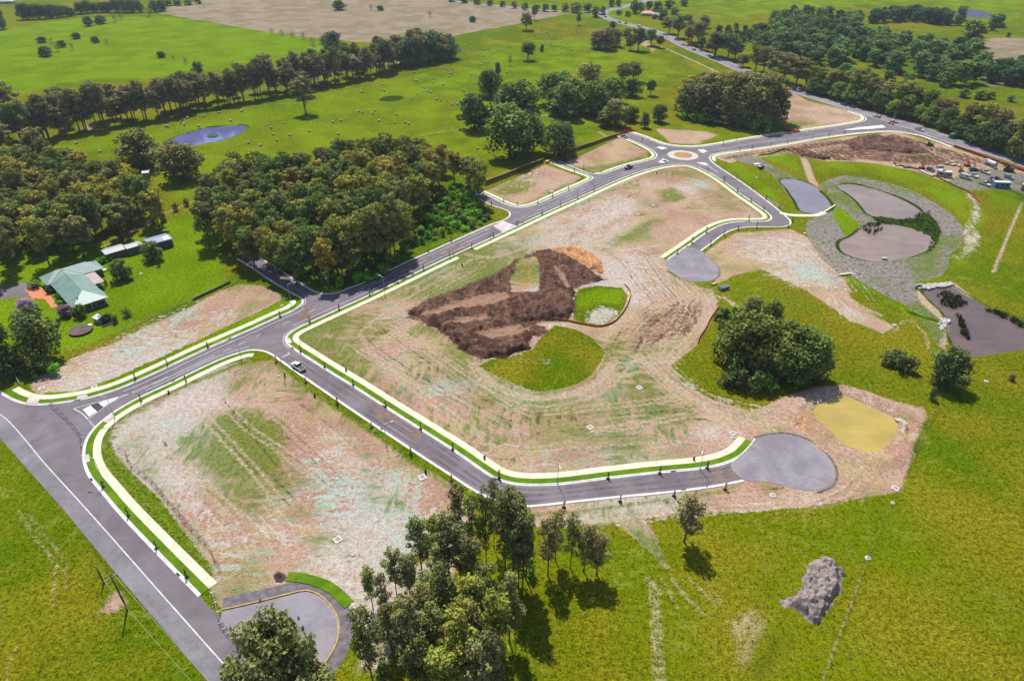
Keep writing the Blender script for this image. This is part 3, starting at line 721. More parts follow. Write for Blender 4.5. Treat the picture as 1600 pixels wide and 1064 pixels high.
K = {   # kerb lines, traced on the road side of the kerb; (points, side on which the verge lies)
 'north_west': ('-70,548 -20,596 0,612 6,616 22,624.7 38,629.8 57,631.8 78,631 105,627.5 126,624 144,620 180,609 211,596.5 240,583.5 320,546 400,511 436,494.5 457,485.4 466.5,479.5 472,474.5 473,470 470.7,466.6 464.7,463 449.6,455', 1),
 'stub_west': ('449.6,455 419.5,436.5 400,423 370,404', 1),
 'stub_east': ('405,402 434.6,420 460,437 481,449.5', 1),
 'wood_side': ('481,449.5 490,455 502,458.5 514,459.4 529,457 543,451.2 562.4,444.2 591,431 640,407.5 668.6,394.7 704.7,378.5 743.8,361.2 767.8,350.8 787.4,343.8 794,339.8 796.8,335.6 794,330.6 784.4,326.5 769,321.5 751,312.5 730,302', 1),
 'first_lot': ('751,300.5 775,312 795,321 803,323.6 813,324.4 825,323 840,318.2 861,308.9 888,296.9 913,286 922.5,281.2 926,277.8 921.5,275 912.5,271.5 885.4,262 857,249.5', 1),
 'second_lot': ('873,252 896,261.4 922,271 933,272.4 944,271.4 955,267.6 985,257.8 1010,251.8 1021,248.5 1026,243.5 1023,238.4 1015,232.6 997,223.8 967,211.5', 1),
 'north_arm': ('985,207.5 1007.7,215.3 1024,221.8 1038,226.4 1057,229.4 1072,230.2 1087,230.2 1113,227.4 1150.5,220.7 1180,215.8 1213,210.6 1229,208 1235,207.6 1251,205.4 1300.5,198.6 1330,194 1345,191 1351.5,188.4 1353,185 1348,180.5 1327.5,173.5', 1),
 'south_arm': ('1489,230 1456,218 1435,211 1412.6,206.8 1400,205 1385.6,204.6 1360,206 1320,209.8 1270,217 1210,227.6 1150,236 1124,239.6 1113,242.5 1109,246 1110.5,250.5 1116,256 1135.5,269.5 1150,279 1185.4,304.2 1215.5,327.6 1230.5,340.5 1235.2,346.5 1234,351.2 1226,354.2 1200.5,354.8 1180,354.9 1164.4,355.7 1147.8,358.6 1132.8,365 1110,381.5 1095,392.3', 1),
 'main_south': ('1042.6,406 1080,380 1110,359.6 1131,350.4 1151,346.8 1185,346.4 1198,345.6 1204.6,341.6 1203,336.6 1185.4,323 1158,304.2 1128,282.2 1105.4,268.8 1087,260.9 1069,257.4 1048,258.2 1030,260.9 1000,268.9 970,280 940,293 900.5,311.4 855.3,331.6 813,351.4 775.3,368.8 734.7,387.4 690,407.6 640,431.6 580.5,460 520,487.6 475,508.3 460,516 450.5,523 447,530 449.8,537.2 460,545 490,564.4 515,580.2 550,601.6 607.5,638.6 665,674.8 710,703.6 750,731.5 768,743.5 784,750.6 799,754.6 820,757 845,757.2 875,755.8 950,746.4 1025,738 1100,730.4 1135,722.5 1157.5,711.5 1169,700.5 1180,687', 1),
 'south_side': ('1162,751 1125,758.4 1050,768.6 962,777 875,786.4 838,790.4 817,791.4 800,789.8 782,784.6 750,771.5 704,742.4 640,700.8 575,657.8 525,624 475,589.6 435,561.5 425,554.6 414,549.6 402,547.4 390,547.4 375,551 350,559.5 325,570.5 300,582.5 262,601 225,618 200,631 175,646.4 160,658 146,671.5 136.5,686 131.8,704 132.5,722 140,742 160,767.5 185,797.5 240,856 312.5,930', 1),
}
KW = {k: smooth([G(*q) for q in P(s)], 1.2) for k, (s, sd) in K.items()}
outline = [G(*q)[:2] for q in P('325,946 345,966 362,987 392,1018 440,1075 540,1190 430,1190')] + [G(*q)[:2] for q in P('330,1070 315,1053 175,888 100,797 0,684.5 -70,606')]
for k in ('north_west', 'stub_west', 'stub_east', 'wood_side', 'first_lot', 'second_lot', 'north_arm'): outline += KW[k]
outline += [G(*q)[:2] for q in P('1345,168 1400,184 1440,196 1489,219 1492,229')]
for k in ('south_arm', 'main_south', 'south_side'): outline += KW[k]
clean = []
for p in outline:
    if not clean or math.dist(p, clean[-1]) > .05: clean.append(p)
tag(sheet('road', clean, .02, M_ASPH), kind='structure')
old = PW('-70,606 0,684.5 100,797 175,888 315,1053 430,1190 500,1190 371,1060 272,950 137,797.5 66,719 8,653 -3,645 -70,575')
tag(sheet('old_road_lane', old, .045, M_OLD), kind='structure')
hw = smooth(PW('1760,330 1640,272 1600,255 1540,236 1489,221 1440,203 1400,191 1360,178.5 1325,168 1275,152.5 1225,137.5 1180,119 1120,93 1075,74.5 1030,52 1008,45 976,37.4 952,30 942,25 941,21 948,17 964,13.6 988,7.5 1020,0 1060,-8'), 4)
mb = MB(); strip(mb, hw, -6.2, 6.2, .05); tag(mb.build('highway', M_HWY), kind='structure')
mb = MB(); strip(mb, smooth(PW('946,24 915,21 880,18.5 840,16 800,12 740,6 690,0 620,-8'), 6), -5, 5, .05); tag(mb.build('side_road', M_HWY), kind='structure')
mb = MB()
for o in (-5.0, 5.0): strip(mb, hw, o - .15, o + .15, .07)
tag(mb.build('highway_edge_lines', M_PAINT), kind='structure')

# what lies behind each kerb: gutter+kerb everywhere, turf verge and footpath where the photo has them
VERGE = {'north_west': (1.9, 1.9), 'main_south': (1.7, 1.8), 'first_lot': (.7, 1.7), 'second_lot': (.7, 1.7), 'north_arm': (.7, 1.8), 'south_arm': (0, 0), 'south_side': (0, 0), 'wood_side': (0, 0), 'stub_east': (0, 0), 'stub_west': (0, 0)}
def sub(line, a, b):
    """the piece of a kerb line between the points nearest to two photo points"""
    pa, pb = G(*a)[:2], G(*b)[:2]
    i = min(range(len(line)), key=lambda k: math.dist(line[k], pa)); j = min(range(len(line)), key=lambda k: math.dist(line[k], pb))
    return line[min(i, j):max(i, j) + 1]
SIDE = {k: 1 for k in K}
mk = MB(); mv = MB(); mp = MB()
def behind(line, v, p, s, turf=True):
    if turf: strip(mv, line, .32 * s, (.32 + v) * s, (.125, .12), .12)
    strip(mp, line, (.32 + v) * s, (.32 + v + p) * s, .14, .14)
for k, line in KW.items():
    s = SIDE[k]
    strip(mk, line, -.45 * s, 0, .05, .03); strip(mk, line, 0, .32 * s, .13, .13)
L = KW['north_west']; behind(sub(L, (6, 616), (470, 466)), 1.9, 2.0, 1)
L = KW['main_south']
behind(sub(L, (1042, 406), (735, 387)), 1.3, 1.9, 1); behind(sub(L, (706, 400), (1178, 690)), 1.7, 1.9, 1)
strip(mv, sub(L, (735, 387), (706, 400)), .32, 1.2, (.125, .1), .1)
behind(sub(KW['south_side'], (403, 547.5), (312.5, 930)), 1.7, 1.9, 1)
L = KW['first_lot']; behind(L, .8, 1.6, 1)
L = KW['second_lot']; behind(sub(L, (944, 271), (967, 211)), .8, 1.6, 1)
L = KW['north_arm']; behind(sub(L, (985, 207), (1229, 208)), .7, 1.8, 1); behind(sub(L, (1251, 205), (1327, 173)), .7, 2.0, 1)
L = KW['south_arm']; behind(sub(L, (1440, 212), (1111, 252)), .7, 1.8, 1)
strip(mp, sub(L, (1489, 230), (1400, 205)), .3, 1.6, .14, .14)
tag(mk.build('kerb', M_KERB), kind='structure')
tag(mv.build('grass_verge', M_TURF), kind='structure')
tag(mp.build('footpath', M_PATH), kind='structure')
# concrete crossings over the verge
ap = [('west_crossing', '40,630.5 58,632 64,622 48,618'), ('corner_crossing', '122,624.6 138,621.4 136,616.5 120,620'), ('south_corner_crossing', '160,658.5 175,646.6 180,650 168,661'), ('kerb_ramp', '132,712 133,724 141,721 139.5,709.5'), ('junction_crossing', '447.6,531 450.8,538.5 457,535 452,528'), ('lot_crossing', '806,324.2 817,324.3 813,321 804,321.6'), ('second_crossing', '929,272.4 941,271.8 938,269.6 930,270')]
for nm, s in ap: tag(sheet(nm, PW(s), .165, M_APRON), kind='structure')
tag(sheet('raised_crossing', PW('770.5,353.5 786,345.2 806,353.2 785,363.6'), .10, M_APRON), kind='structure')
for s in ('778,352.5 788,347 792,349 782,354.6', '786,358 798,351.5 801,353 788,360'):
    tag(sheet('crossing_ramp_marking', PW(s), .13, M_PAINT), kind='structure')
tag(sheet('crossing_apron', PW('779,366.5 785,363.6 806,353.2 812,350.8 816,353 788,366.5'), .11, M_APRON), kind='structure')
pth = MB(); strip(pth, smooth(PW('1219,333.2 1228,335.4 1240,337 1256,337.4 1274,337 1283,334.6 1288,332'), 1), -1.3, 1.3, .16, .16)
tag(pth.build('pond_path', M_PATH), kind='structure')
pth = MB(); strip(pth, PW('1287,332.5 1305,321'), -.35, .35, .35, .35); tag(pth.build('concrete_weir', M_PATH), kind='structure')

# gravel turning heads
def turning(name, s, ring=None, ringw=2.4):
    pw = smooth(PW(s), 1.5, True)
    tag(sheet(name, pw, .06, M_GRAVEL), kind='structure')
turning('gravel_turning_head', '1045,405.5 1058,396.5 1072,387.8 1084,388 1093,390.5 1102,398 1111,406.5 1119,414.6 1123,423.6 1119.5,433.5 1108,439.4 1090,441 1072,438.6 1057,431 1045,420.6 1040,411')
turning('gravel_cul_de_sac', '1180,687 1200,681 1230,679.5 1262,689.5 1285,707 1300,724.5 1304,742 1296,757 1275,766 1250,764.8 1200,753 1163,749.5 1141,728 1157.5,712 1170,700')
turning('gravel_parking_pad', '345,966 347,956 362,952 405,941.8 453,929.8 479,925 498,932.6 516,950.7 526.5,970 526,994 518,1015 500,1040 470,1075 440,1075 392,1018 362,987')
M_RING = simple('dark_gravel', A((138, 130, 136)), A((112, 104, 108)), .7)
M_FORM = simple('timber_edging', A((214, 186, 120)), A((186, 160, 108)), .8)
ring = smooth(PW('347,953 362,950 405,940 453,928 479,923 499,930.5 518,949.5 528.5,970 528,994 520,1016 502,1042'), 1.2)
mb = MB(); strip(mb, ring, .2, 2.9, .05, .05); tag(mb.build('gravel_edge_bed', M_RING), kind='structure')
mb = MB(); strip(mb, ring, -.05, .25, .22, .2); tag(mb.build('timber_edging', M_FORM), kind='structure')
mb = MB(); strip(mb, smooth(PW('1180,684 1200,679 1230,677.6 1263,687.6 1287,705.6 1302,724 1306.5,742 1298,759 1276,768.5'), 1.2), -.1, .5, .14, .1); tag(mb.build('gravel_rim', M_RING), kind='structure')
mb = MB(); strip(mb, smooth(PW('1100,397 1112,406 1121,415 1126,424 1122,435 1109,441.5'), 1), -1.2, 0, .05, .05); tag(mb.build('gravel_shoulder', M_RING), kind='structure')
mb = MB(); strip(mb, smooth(PW('449,901 468,902.5 488,907 508,914 524,924 538,937 546,945'), 1), -1.15, 1.15, .2, .2); tag(mb.build('turf_strip', M_TURF), kind='structure')

# painted lines
mm = MB()
def line(s, w=.2, z=.05, sm=True):
    pw = smooth(PW(s), 1.5) if sm else PW(s)
    strip(mm, pw, -w / 2, w / 2, z)
line('-70,574 -3,645 8,653 37.6,684.8 66,719.4 137,797.5 272,950 371,1060 500,1190', .26, .07)
for a, b, k in (((470, 515), (745, 382), 'main_south'), ((818, 349), (1000, 269), 'main_south')):
    strip(mm, offset(sub(KW[k], a, b), -2.5), -.1, .1, .05)
c2 = sub(KW['main_south'], (478, 507), (455, 541)); strip(mm, offset(c2, -1.0), -.1, .1, .05)
strip(mm, offset(sub(KW['north_west'], (190, 606), (466, 479)), -2.4), -.1, .1, .05)
strip(mm, offset(sub(KW['north_west'], (466, 479), (470, 466)), -1.0), -.1, .1, .05)
strip(mm, offset(sub(KW['wood_side'], (556, 447), (762, 353)), -2.4), -.1, .1, .05)
strip(mm, offset(sub(KW['first_lot'], (835, 320), (915, 285)), -2.2), -.1, .1, .05)
strip(mm, offset(sub(KW['south_side'], (390, 547.4), (230, 615)), -2.0), -.1, .1, .05)
line('240,600.5 288,578 336,555.5', .22); line('210,613 240,599 262,589', .22)
for s in ('349,550 361,544.5', '371,539.8 383,534.2', '400,526.3 408,522', '442,507 453,502', '482,488.5 493,483.5', '522.5,471.4 532,466.8', '560,454.4 569,450.4', '595,438.6 604,434.4', '626,425 636,420.3', '657,411.2 667,406.6', '690,396.6 698,393', '862,319.4 872,315', '884,308.5 892,305', '906,298.8 914,295.2', '928,289 936,285.4', '950,279.6 958,276.4', '972,271.6 981,268.4'): line(s, .2, .05, False)
line('719.7,383.5 766,362.8', .2); line('801,346.8 820.5,338.2', .2); line('840,329.4 858,321.4', .2)
line('1107,260.5 1121,269', .45); line('1090,240 1130,232.6 1180,223.8 1228,216', .25); line('1096,243 1130,237.6', .2)
line('441,559 453,552.6', .3, .05, False)
line('115,638.5 128,645.8 137.6,655.5', .3); line('115,638.5 150,629 186.5,620 212,612', .22); line('137.6,655.5 161,637.8 185,623 211,611.6', .22)
for s in ('139.6,657.4 140.6,658.6', '141.8,660 143,661.3', '144.3,662.8 145.4,664', '146.6,665.3 147.8,666.6'): line(s, .5, .05, False)
line('448,444.5 461,438', .25, .05, False)
line('1250,207.5 1300,201 1345,195.5', .2); line('1200,222 1260,214 1320,204.5', .25); line('1335,199.4 1380,197', .5)
line('1430,205 1500,230 1600,266', .25, .08)
mm.build('road_markings', M_PAINT)['kind'] = 'structure'
# traffic islands
M_DPAV = simple('dark_pavers', A((92, 88, 96)), A((70, 66, 74)), 1.2)
def island(name, s, mat, z=.16):
    pw = PW(s); mb = MB(); n = len(pw)
    if sum(pw[i][0] * pw[(i + 1) % n][1] - pw[(i + 1) % n][0] * pw[i][1] for i in range(n)) < 0: pw = pw[::-1]
    v = [(x, y, z) for x, y in pw] + [(x, y, 0) for x, y in pw]
    mb.add(v, [tuple(range(n))] + [(i, n + i, n + (i + 1) % n, (i + 1) % n) for i in range(n)])
    return tag(mb.build(name, mat), kind='structure')
island('traffic_island', '129.5,640.6 141.5,634 152,643.4 139.6,652', M_KERB)
island('island_paving', '142.4,633.4 153,630 161,637.4 152.6,642.8', M_DPAV, .15)
island('island_wedge', '153.8,629.8 184,620.6 185.6,621.6 162,636.8', M_KERB)
for s in ('1025,230.6 1033,229.4 1043,232.2 1034,234.6', '1089.5,235 1099.4,233.8 1105.4,237.2 1098,240.2', '1028,254.4 1036,248.2 1045.6,252.2 1035,255.6', '1088,254.6 1102,254.6 1108,259.6 1100,258.8'):
    island('splitter_island', s, M_KERB)
island('splitter_paving', '1033.6,252 1038.6,250.2 1043.4,253 1039.6,253.6', M_DPAV, .18)
t = NT('tyre_polish', .7, .2); v = t.coord()
t.col(A((96, 88, 96))); t.put(t.b.inputs['Alpha'], t.math('MULTIPLY', t.step(t.noise(.08, 4, .7, v), .35, .7), .45)); M_TYREP = t.m
mb = MB()
for k, a, b, sg in (('main_south', (475, 508), (1000, 269), -1), ('main_south', (470, 552), (1157, 712), -1), ('south_side', (1120, 759), (440, 565), -1), ('wood_side', (560, 445), (765, 352), -1), ('north_west', (200, 602), (440, 493), -1)):
    ln = sub(KW[k], a, b)
    for o in (1.6, 3.2): strip(mb, offset(ln, sg * o), -.28, .28, .032)
tag(mb.build('tyre_marks', M_TYREP), kind='structure')
M_GRATE = simple('drain_grate', A((70, 66, 70)), A((50, 48, 52)), 4)
mb = MB()
for k in ('main_south', 'south_side', 'north_west', 'north_arm'):
    ln = KW[k]
    for i in range(12, len(ln) - 3, 34): strip(mb, ln[i:i + 2], -.42, -.02, .06)
tag(mb.build('drain_grates', M_GRATE), kind='structure')
island('median_island', '1316,203.8 1340,200 1378,195.8 1385,199.8 1368,201.6 1330,204', M_KERB)
t = NT('dried_mud', 1.0, 0); v = t.coord()
t.col(t.mix(t.step(t.noise(.4, 4, .7, v), .4, .6), A((196, 166, 140)), A((170, 140, 120))))
t.put(t.b.inputs['Alpha'], t.math('MULTIPLY', t.step(t.noise(.12, 3, .6, v, .3), .40, .75), .6))
for s in ('640,418 668,404 700,390 735,374 752,378 735,388 706,401 680,410', '690,402 712,391 740,389 718,400', '1095,733 1140,722 1162,749 1110,758 1080,752', '1068,386 1092,372 1112,380 1094,392', '450,500 480,482 500,492 470,510', '560,604 640,655 665,676 640,690 600,664', '240,640 300,588 330,572 330,564 250,606', '1200,346 1228,346 1226,352 1196,353'):
    tag(sheet('mud_smear', smooth(PW(s), 1.5, True), .034, t.m), kind='structure')
cx, cy, _ = G(1067, 243.2)
mb = MB()
circ = [(cx + math.cos(q) * 1, cy + math.sin(q) * 1) for q in np.linspace(0, 2 * math.pi, 49)]
rg = lambda r, z: [(cx + math.cos(q) * r, cy + math.sin(q) * r, z) for q in np.linspace(0, 2 * math.pi, 48, False)]
v = rg(8.5, 0.02) + rg(8.4, .14) + rg(5.4, .24) + rg(5.2, .34) + rg(5.0, .34)
mb.add(v, [(i * 48 + k, i * 48 + (k + 1) % 48, (i + 1) * 48 + (k + 1) % 48, (i + 1) * 48 + k) for i in range(4) for k in range(48)])
o = mb.build('roundabout_apron', M_APRON); tag(o, kind='structure')
mb = MB(); v = rg(5.0, .3) + rg(3, .55) + [(cx, cy, .65)]
mb.add(v, [(k, (k + 1) % 48, 48 + (k + 1) % 48, 48 + k) for k in range(48)] + [(48 + k, 48 + (k + 1) % 48, 96) for k in range(48)])
o = mb.build('roundabout_soil', simple('roundabout_mulch', A((206, 158, 112)), A((178, 138, 100)), .7, bump=.4)); tag(o, kind='structure')
# ------------------------------------------------------------------ trees
t = NT('leaf', .9, .05)
oi = t.n('ShaderNodeObjectInfo'); la = t.attr('leaf_tone')
f = la.outputs['Fac']
hs = t.n('ShaderNodeHueSaturation'); t.l(oi.outputs['Color'], hs.inputs['Color'])
t.l(t.math('MULTIPLY_ADD', f, 1.75, .22), hs.inputs['Value'])
t.l(t.math('MULTIPLY_ADD', oi.outputs['Random'], .035, .482), hs.inputs['Hue'])
c = t.mix(t.math('MULTIPLY', t.step(f, .62, 1.0), .45), hs.outputs[0], A((168, 160, 92)))
t.col(c)
tr = t.n('ShaderNodeBsdfTranslucent'); t.l(t.mix(.5, c, (.10, .16, .02, 1)), tr.inputs[0])
ms = t.n('ShaderNodeMixShader'); ms.inputs[0].default_value = .25
t.l(t.b.outputs[0], ms.inputs[1]); t.l(tr.outputs[0], ms.inputs[2]); t.l(ms.outputs[0], t.out.inputs[0])
M_LEAF = t.m
M_BARK = simple('gum_bark', A((150, 136, 120)), A((96, 84, 72)), 1.5, bump=.3)
M_DBARK = simple('dark_bark', A((104, 90, 76)), A((70, 60, 50)), 1.5, bump=.3)
M_PALE = simple('bare_bark', A((186, 172, 160)), A((150, 134, 124)), 1.0)

def crown_mesh(name, lobes, n, leaf, seed, shell=.55, up=.85, jitter=.75, asp=1.5):
    r = np.random.default_rng(seed)
    lb = np.array(lobes, float)
    vol = (lb[:, 3] * lb[:, 4] * lb[:, 5]) ** (2 / 3)
    k = r.choice(len(lb), n, p=vol / vol.sum())
    dv = r.normal(size=(n, 3)); dv /= np.linalg.norm(dv, axis=1)[:, None]
    rad = shell + (1 - shell) * r.random(n) ** .7
    rad *= np.where(r.random(n) < .25, r.uniform(1.0, 1.5, n), 1)
    p = lb[k, :3] + dv * rad[:, None] * lb[k, 3:6]
    nn = dv + r.normal(size=(n, 3)) * jitter + np.array([0, 0, up]); nn /= np.linalg.norm(nn, axis=1)[:, None]
    tt = np.cross(nn, r.normal(size=(n, 3))); tt /= np.linalg.norm(tt, axis=1)[:, None] + 1e-9
    bb = np.cross(nn, tt)
    s = leaf * r.uniform(.55, 1.35, n)[:, None]
    v = np.stack([p - tt * s * asp / 2 - bb * s * .3, p + tt * s * .1 - bb * s / 2, p + tt * s * asp / 2 + bb * s * .2, p - tt * s * .1 + bb * s / 2], 1)
    me = bpy.data.meshes.new(name)
    me.vertices.add(4 * n); me.vertices.foreach_set('co', v.astype(np.float32).ravel())
    me.loops.add(4 * n); me.loops.foreach_set('vertex_index', np.arange(4 * n, dtype=np.int32))
    me.polygons.add(n); me.polygons.foreach_set('loop_start', np.arange(0, 4 * n, 4, dtype=np.int32))
    me.update(calc_edges=True)
    tone = np.clip(r.random(len(lb))[k] * .55 + r.random(n) * .5 - .02, 0, 1)
    a = me.attributes.new('leaf_tone', 'FLOAT', 'FACE'); a.data.foreach_set('value', tone.astype(np.float32))
    me.materials.append(M_LEAF)
    return me
def trunk_mesh(name, ht, r0, lobes, rnd, mat, fork=.45, bend=.04, top=.7, n=6, every=1):
    mb = MB(); bx, by = rnd.uniform(-bend, bend) * ht, rnd.uniform(-bend, bend) * ht
    axis = lambda q: Vector((bx * q * q * 1.4, by * q * q * 1.4, ht * top * q))
    mb.tube([axis(q) - Vector((0, 0, .4 if q == 0 else 0)) for q in (0, .08, .3, .6, .85, 1)], [r0 * 1.35, r0, r0 * .85, r0 * .65, r0 * .45, r0 * .3], n)
    for i, l in enumerate(lobes):
        if i % every: continue
        e = Vector(l[:3]); q = min(.95, max(fork * .6, (e.z - 1.6 * math.hypot(e.x, e.y)) / (ht * top) * .9))
        a = axis(q); m = a.lerp(e, .5) + Vector((0, 0, (e.z - a.z) * .12))
        mb.tube([a, m, e], [r0 * .36, r0 * .24, r0 * .1], 4, False)
    me = mb.mesh(name); me.materials.append(mat); return me

PROTO = {}
def proto(kind, k, crown, trunk, ht, wd): PROTO.setdefault(kind, []).append((crown, trunk, ht, wd))
def gum(seed, ht, R0, n, leaf, nl=15, lo=.42, kind='gum', lr=(1.7, 2.9), jit=.75, r0=.32, flat=.8, mat=None):
    rnd = random.Random(seed); L = []
    for i in range(nl):
        q = (i + .5) / nl; z = lo + (1 - lo) * (q ** .8)
        prof = math.sin(math.pi * min(.97, .22 + .62 * (z - lo) / (1 - lo))) ** .8
        a = i * 2.4 + rnd.uniform(-.5, .5); r = R0 * prof * rnd.uniform(.35, 1.0) * (.55 if i == nl - 1 else 1)
        s = rnd.uniform(*lr) * (1.0 - .25 * (z - lo))
        L.append((r * math.cos(a), r * math.sin(a), ht * z - s * flat * .9, s, s * rnd.uniform(.8, 1.2), s * flat * rnd.uniform(.8, 1.15)))
    proto(kind, seed, crown_mesh(kind + '_crown', L, n, leaf, seed, jitter=jit), trunk_mesh(kind + '_trunk', ht, r0, L, rnd, mat or M_BARK), ht, 2 * R0 + (.6 if kind in ('round', 'dense', 'big') else 1.8))
for k in range(7): gum(100 + k, 21, 4.1, 4300, .42, nl=36, lr=(.8, 1.9), jit=1.0)
for k in range(6): gum(150 + k, 21, 3.7, 2600, .5, nl=28, lr=(.9, 2.1), jit=1.0, lo=.42, kind='belt', r0=.3)
for k in range(7): gum(200 + k, 20, 2.3, 2700, .30, nl=26, lo=.34, kind='slim', lr=(.6, 1.45), jit=.9, r0=.17, flat=1.0, mat=M_DBARK)
for k in range(4): gum(300 + k, 12, 4.4, 3600, .48, nl=26, lo=.24, kind='round', lr=(1.5, 2.4), r0=.34, flat=.85, mat=M_DBARK)
for k in range(4): gum(400 + k, 15, 3.6, 2600, .5, nl=24, lo=.27, kind='dense', lr=(1.4, 2.4), r0=.3, flat=.95, mat=M_DBARK)
for k in range(3): gum(500 + k, 2.6, 1.0, 420, .3, nl=9, lo=.25, kind='bush', lr=(.55, .9), r0=.06, flat=.8, mat=M_DBARK)
for k in range(3): gum(600 + k, 8, 2.6, 420, .3, nl=16, lo=.35, kind='bare', lr=(.7, 1.1), r0=.16, mat=M_PALE)
for k in range(3): gum(700 + k, 2.7, .32, 210, .2, nl=8, lo=.22, kind='sapling', lr=(.2, .36), r0=.035, flat=1.3, mat=M_DBARK)
for k in range(5): gum(800 + k, 16, 4.2, 1500, .75, nl=15, lo=.2, kind='far', lr=(1.6, 2.8), r0=.3, mat=M_DBARK)
for k in range(1): gum(900 + k, 14, 7.4, 13000, .42, nl=46, lo=.22, kind='big', lr=(1.5, 2.5), r0=.5, flat=.8, mat=M_DBARK)

GREY = (100, 102, 56); OLIVE = (112, 114, 46); BROWN = (112, 104, 66); GREEN = (82, 98, 44); DEEP = (64, 80, 40); BRIGHT = (86, 136, 30); BLUE = (66, 86, 58); WARM = (130, 122, 50)
TREES = [0]
def tree(kind, name, p, h, wd, col, label, cat, group, vary=.12, rz=None):
    pr = random.choice(PROTO[kind]); cr, tk, h0, w0 = pr
    t = thing(name, label, cat, (p[0], p[1], 0), random.uniform(0, 6.28) if rz is None else rz, group)
    sxy = wd / w0; t.scale = (sxy, sxy, h / h0)
    link('trunk', tk, None, t)
    c = link('crown', cr, None, t)
    q = random.uniform(1 - vary, 1 + vary); g = random.uniform(1 - vary * .5, 1 + vary * .5)
    a = A(col, 2.55); c.color = (a[0] * q, a[1] * q * g, a[2] * q, 1)
    TREES[0] += 1
    return t
def at(kind, name, s, col, label, cat, group=None, wk=None, **kw):
    wk = wk or {'slim': 1.05}.get(kind, 1.0)
    """x,base,top,width in photo pixels"""
    out = []
    cols = col if isinstance(col, list) else [col]
    for i, (x, yb, yt, w) in enumerate(P(s)):
        p = G(x, yb); h = H * (1 - Ydist(yb) / Ydist(yt))
        out.append(tree(kind, name, p, h, w * wk * mpp(yb), random.choice(cols), label[i] if isinstance(label, list) else label, cat, group, **kw))
    return out
def fill(front, back, hback, dist, seed):
    """spread points over the ground between a front edge seen on the ground and a back edge seen along the crowns"""
    poly = [G(*q)[:2] for q in P(front)] + [G(q[0], q[1], hback)[:2] for q in P(back)]
    xs = [q[0] for q in poly]; ys = [q[1] for q in poly]; r = random.Random(seed); out = []
    cand = [(r.uniform(min(xs), max(xs)), r.uniform(min(ys), max(ys))) for _ in range(9000)]
    ins = sdf(np.array([q[0] for q in cand]), np.array([q[1] for q in cand]), poly)
    for (x, y), k in zip(cand, ins):
        if k < 0: continue
        if all((x - a) ** 2 + (y - b) ** 2 > dist ** 2 for a, b in out): out.append((x, y))
    return out

# wood behind the house
for x, y in fill('-60,470 0,452 60,425 120,405 180,384 235,345', '238,300 200,262 130,232 60,214 0,224 -60,235', 19, 7.6, 3):
    tree('gum', 'gum_tree', (x, y), random.uniform(15, 22), random.uniform(9, 13), random.choice([GREY, GREY, OLIVE, (86, 100, 50), WARM]), 'grey-green gum tree in the dark wood behind the green-roofed house', 'tree', 'gum trees in the wood behind the house')
# wood above the main road
for x, y in fill('318,372 340,400 400,425 470,445 530,446 600,412 640,378 672,322 700,292 742,286', '748,262 730,236 690,215 640,200 580,205 530,210 470,226 420,236 360,222 325,255', 19, 7.4, 5):
    tree('gum', 'gum_tree', (x, y), random.uniform(15, 21), random.uniform(9, 13), random.choice([OLIVE, GREY, (86, 100, 48), WARM, GREEN]), 'olive gum tree in the big wood between the paddock and the main road', 'tree', 'gum trees in the wood by the main road')
at('slim', 'gum_tree', '535,428,336,40 552,424,342,38 568,425,330,42 588,420,318,40 604,412,316,40 618,405,300,42 632,398,312,36 545,436,362,32 596,405,330,38', [GREY, OLIVE], 'tall slender gum tree at the road edge of the big wood, bare lower trunk showing', 'tree', 'slender gums at the edge of the wood')
# tree belt across the paddocks
belt = smooth(PW('-20,240 40,232 82,217 107,210 162,200 225,190 275,181 307,171 357,164 382,159 427,150 462,146 505,135 550,127 580,120 600,115 622,107 650,102 675,97 705,90'), 2)
acc = 0; r = random.Random(4)
for i, p in enumerate(belt[1:]):
    acc += math.dist(belt[i], p)
    if acc > 4.4:
        acc = 0
        for row in ((0, 1) if i > len(belt) * .62 else (0, r.choice((0, 1, 1)))):
            q = (p[0] + r.uniform(-2, 2) - row * r.uniform(2, 9), p[1] + r.uniform(-1, 3) + row * r.uniform(8, 20))
            tree('belt', 'belt_gum_tree', q, r.uniform(14, 27), r.uniform(9, 15), r.choice([(112, 102, 74), (112, 102, 74), GREY, (100, 100, 64)]), 'brownish gum tree with bare trunk in the tree belt between the two paddocks', 'tree', 'gum trees in the belt across the paddocks')
at('gum', 'belt_gum_tree', '20,196,126,52 8,250,185,48 45,216,170,40 60,240,200,44 100,190,136,44 0,215,150,50', [BROWN, GREY], 'broad brownish gum tree at the western end of the tree belt', 'tree', 'gums at the end of the belt')
# belt: dense far end
at('dense', 'belt_gum_tree', '655,100,52,34 672,97,47,36 690,94,50,36 702,92,56,28 640,104,58,30', [GREY, BLUE], 'dense dark gum tree at the far end of the tree belt by the ploughed field', 'tree', 'dark gums at the far end of the belt')
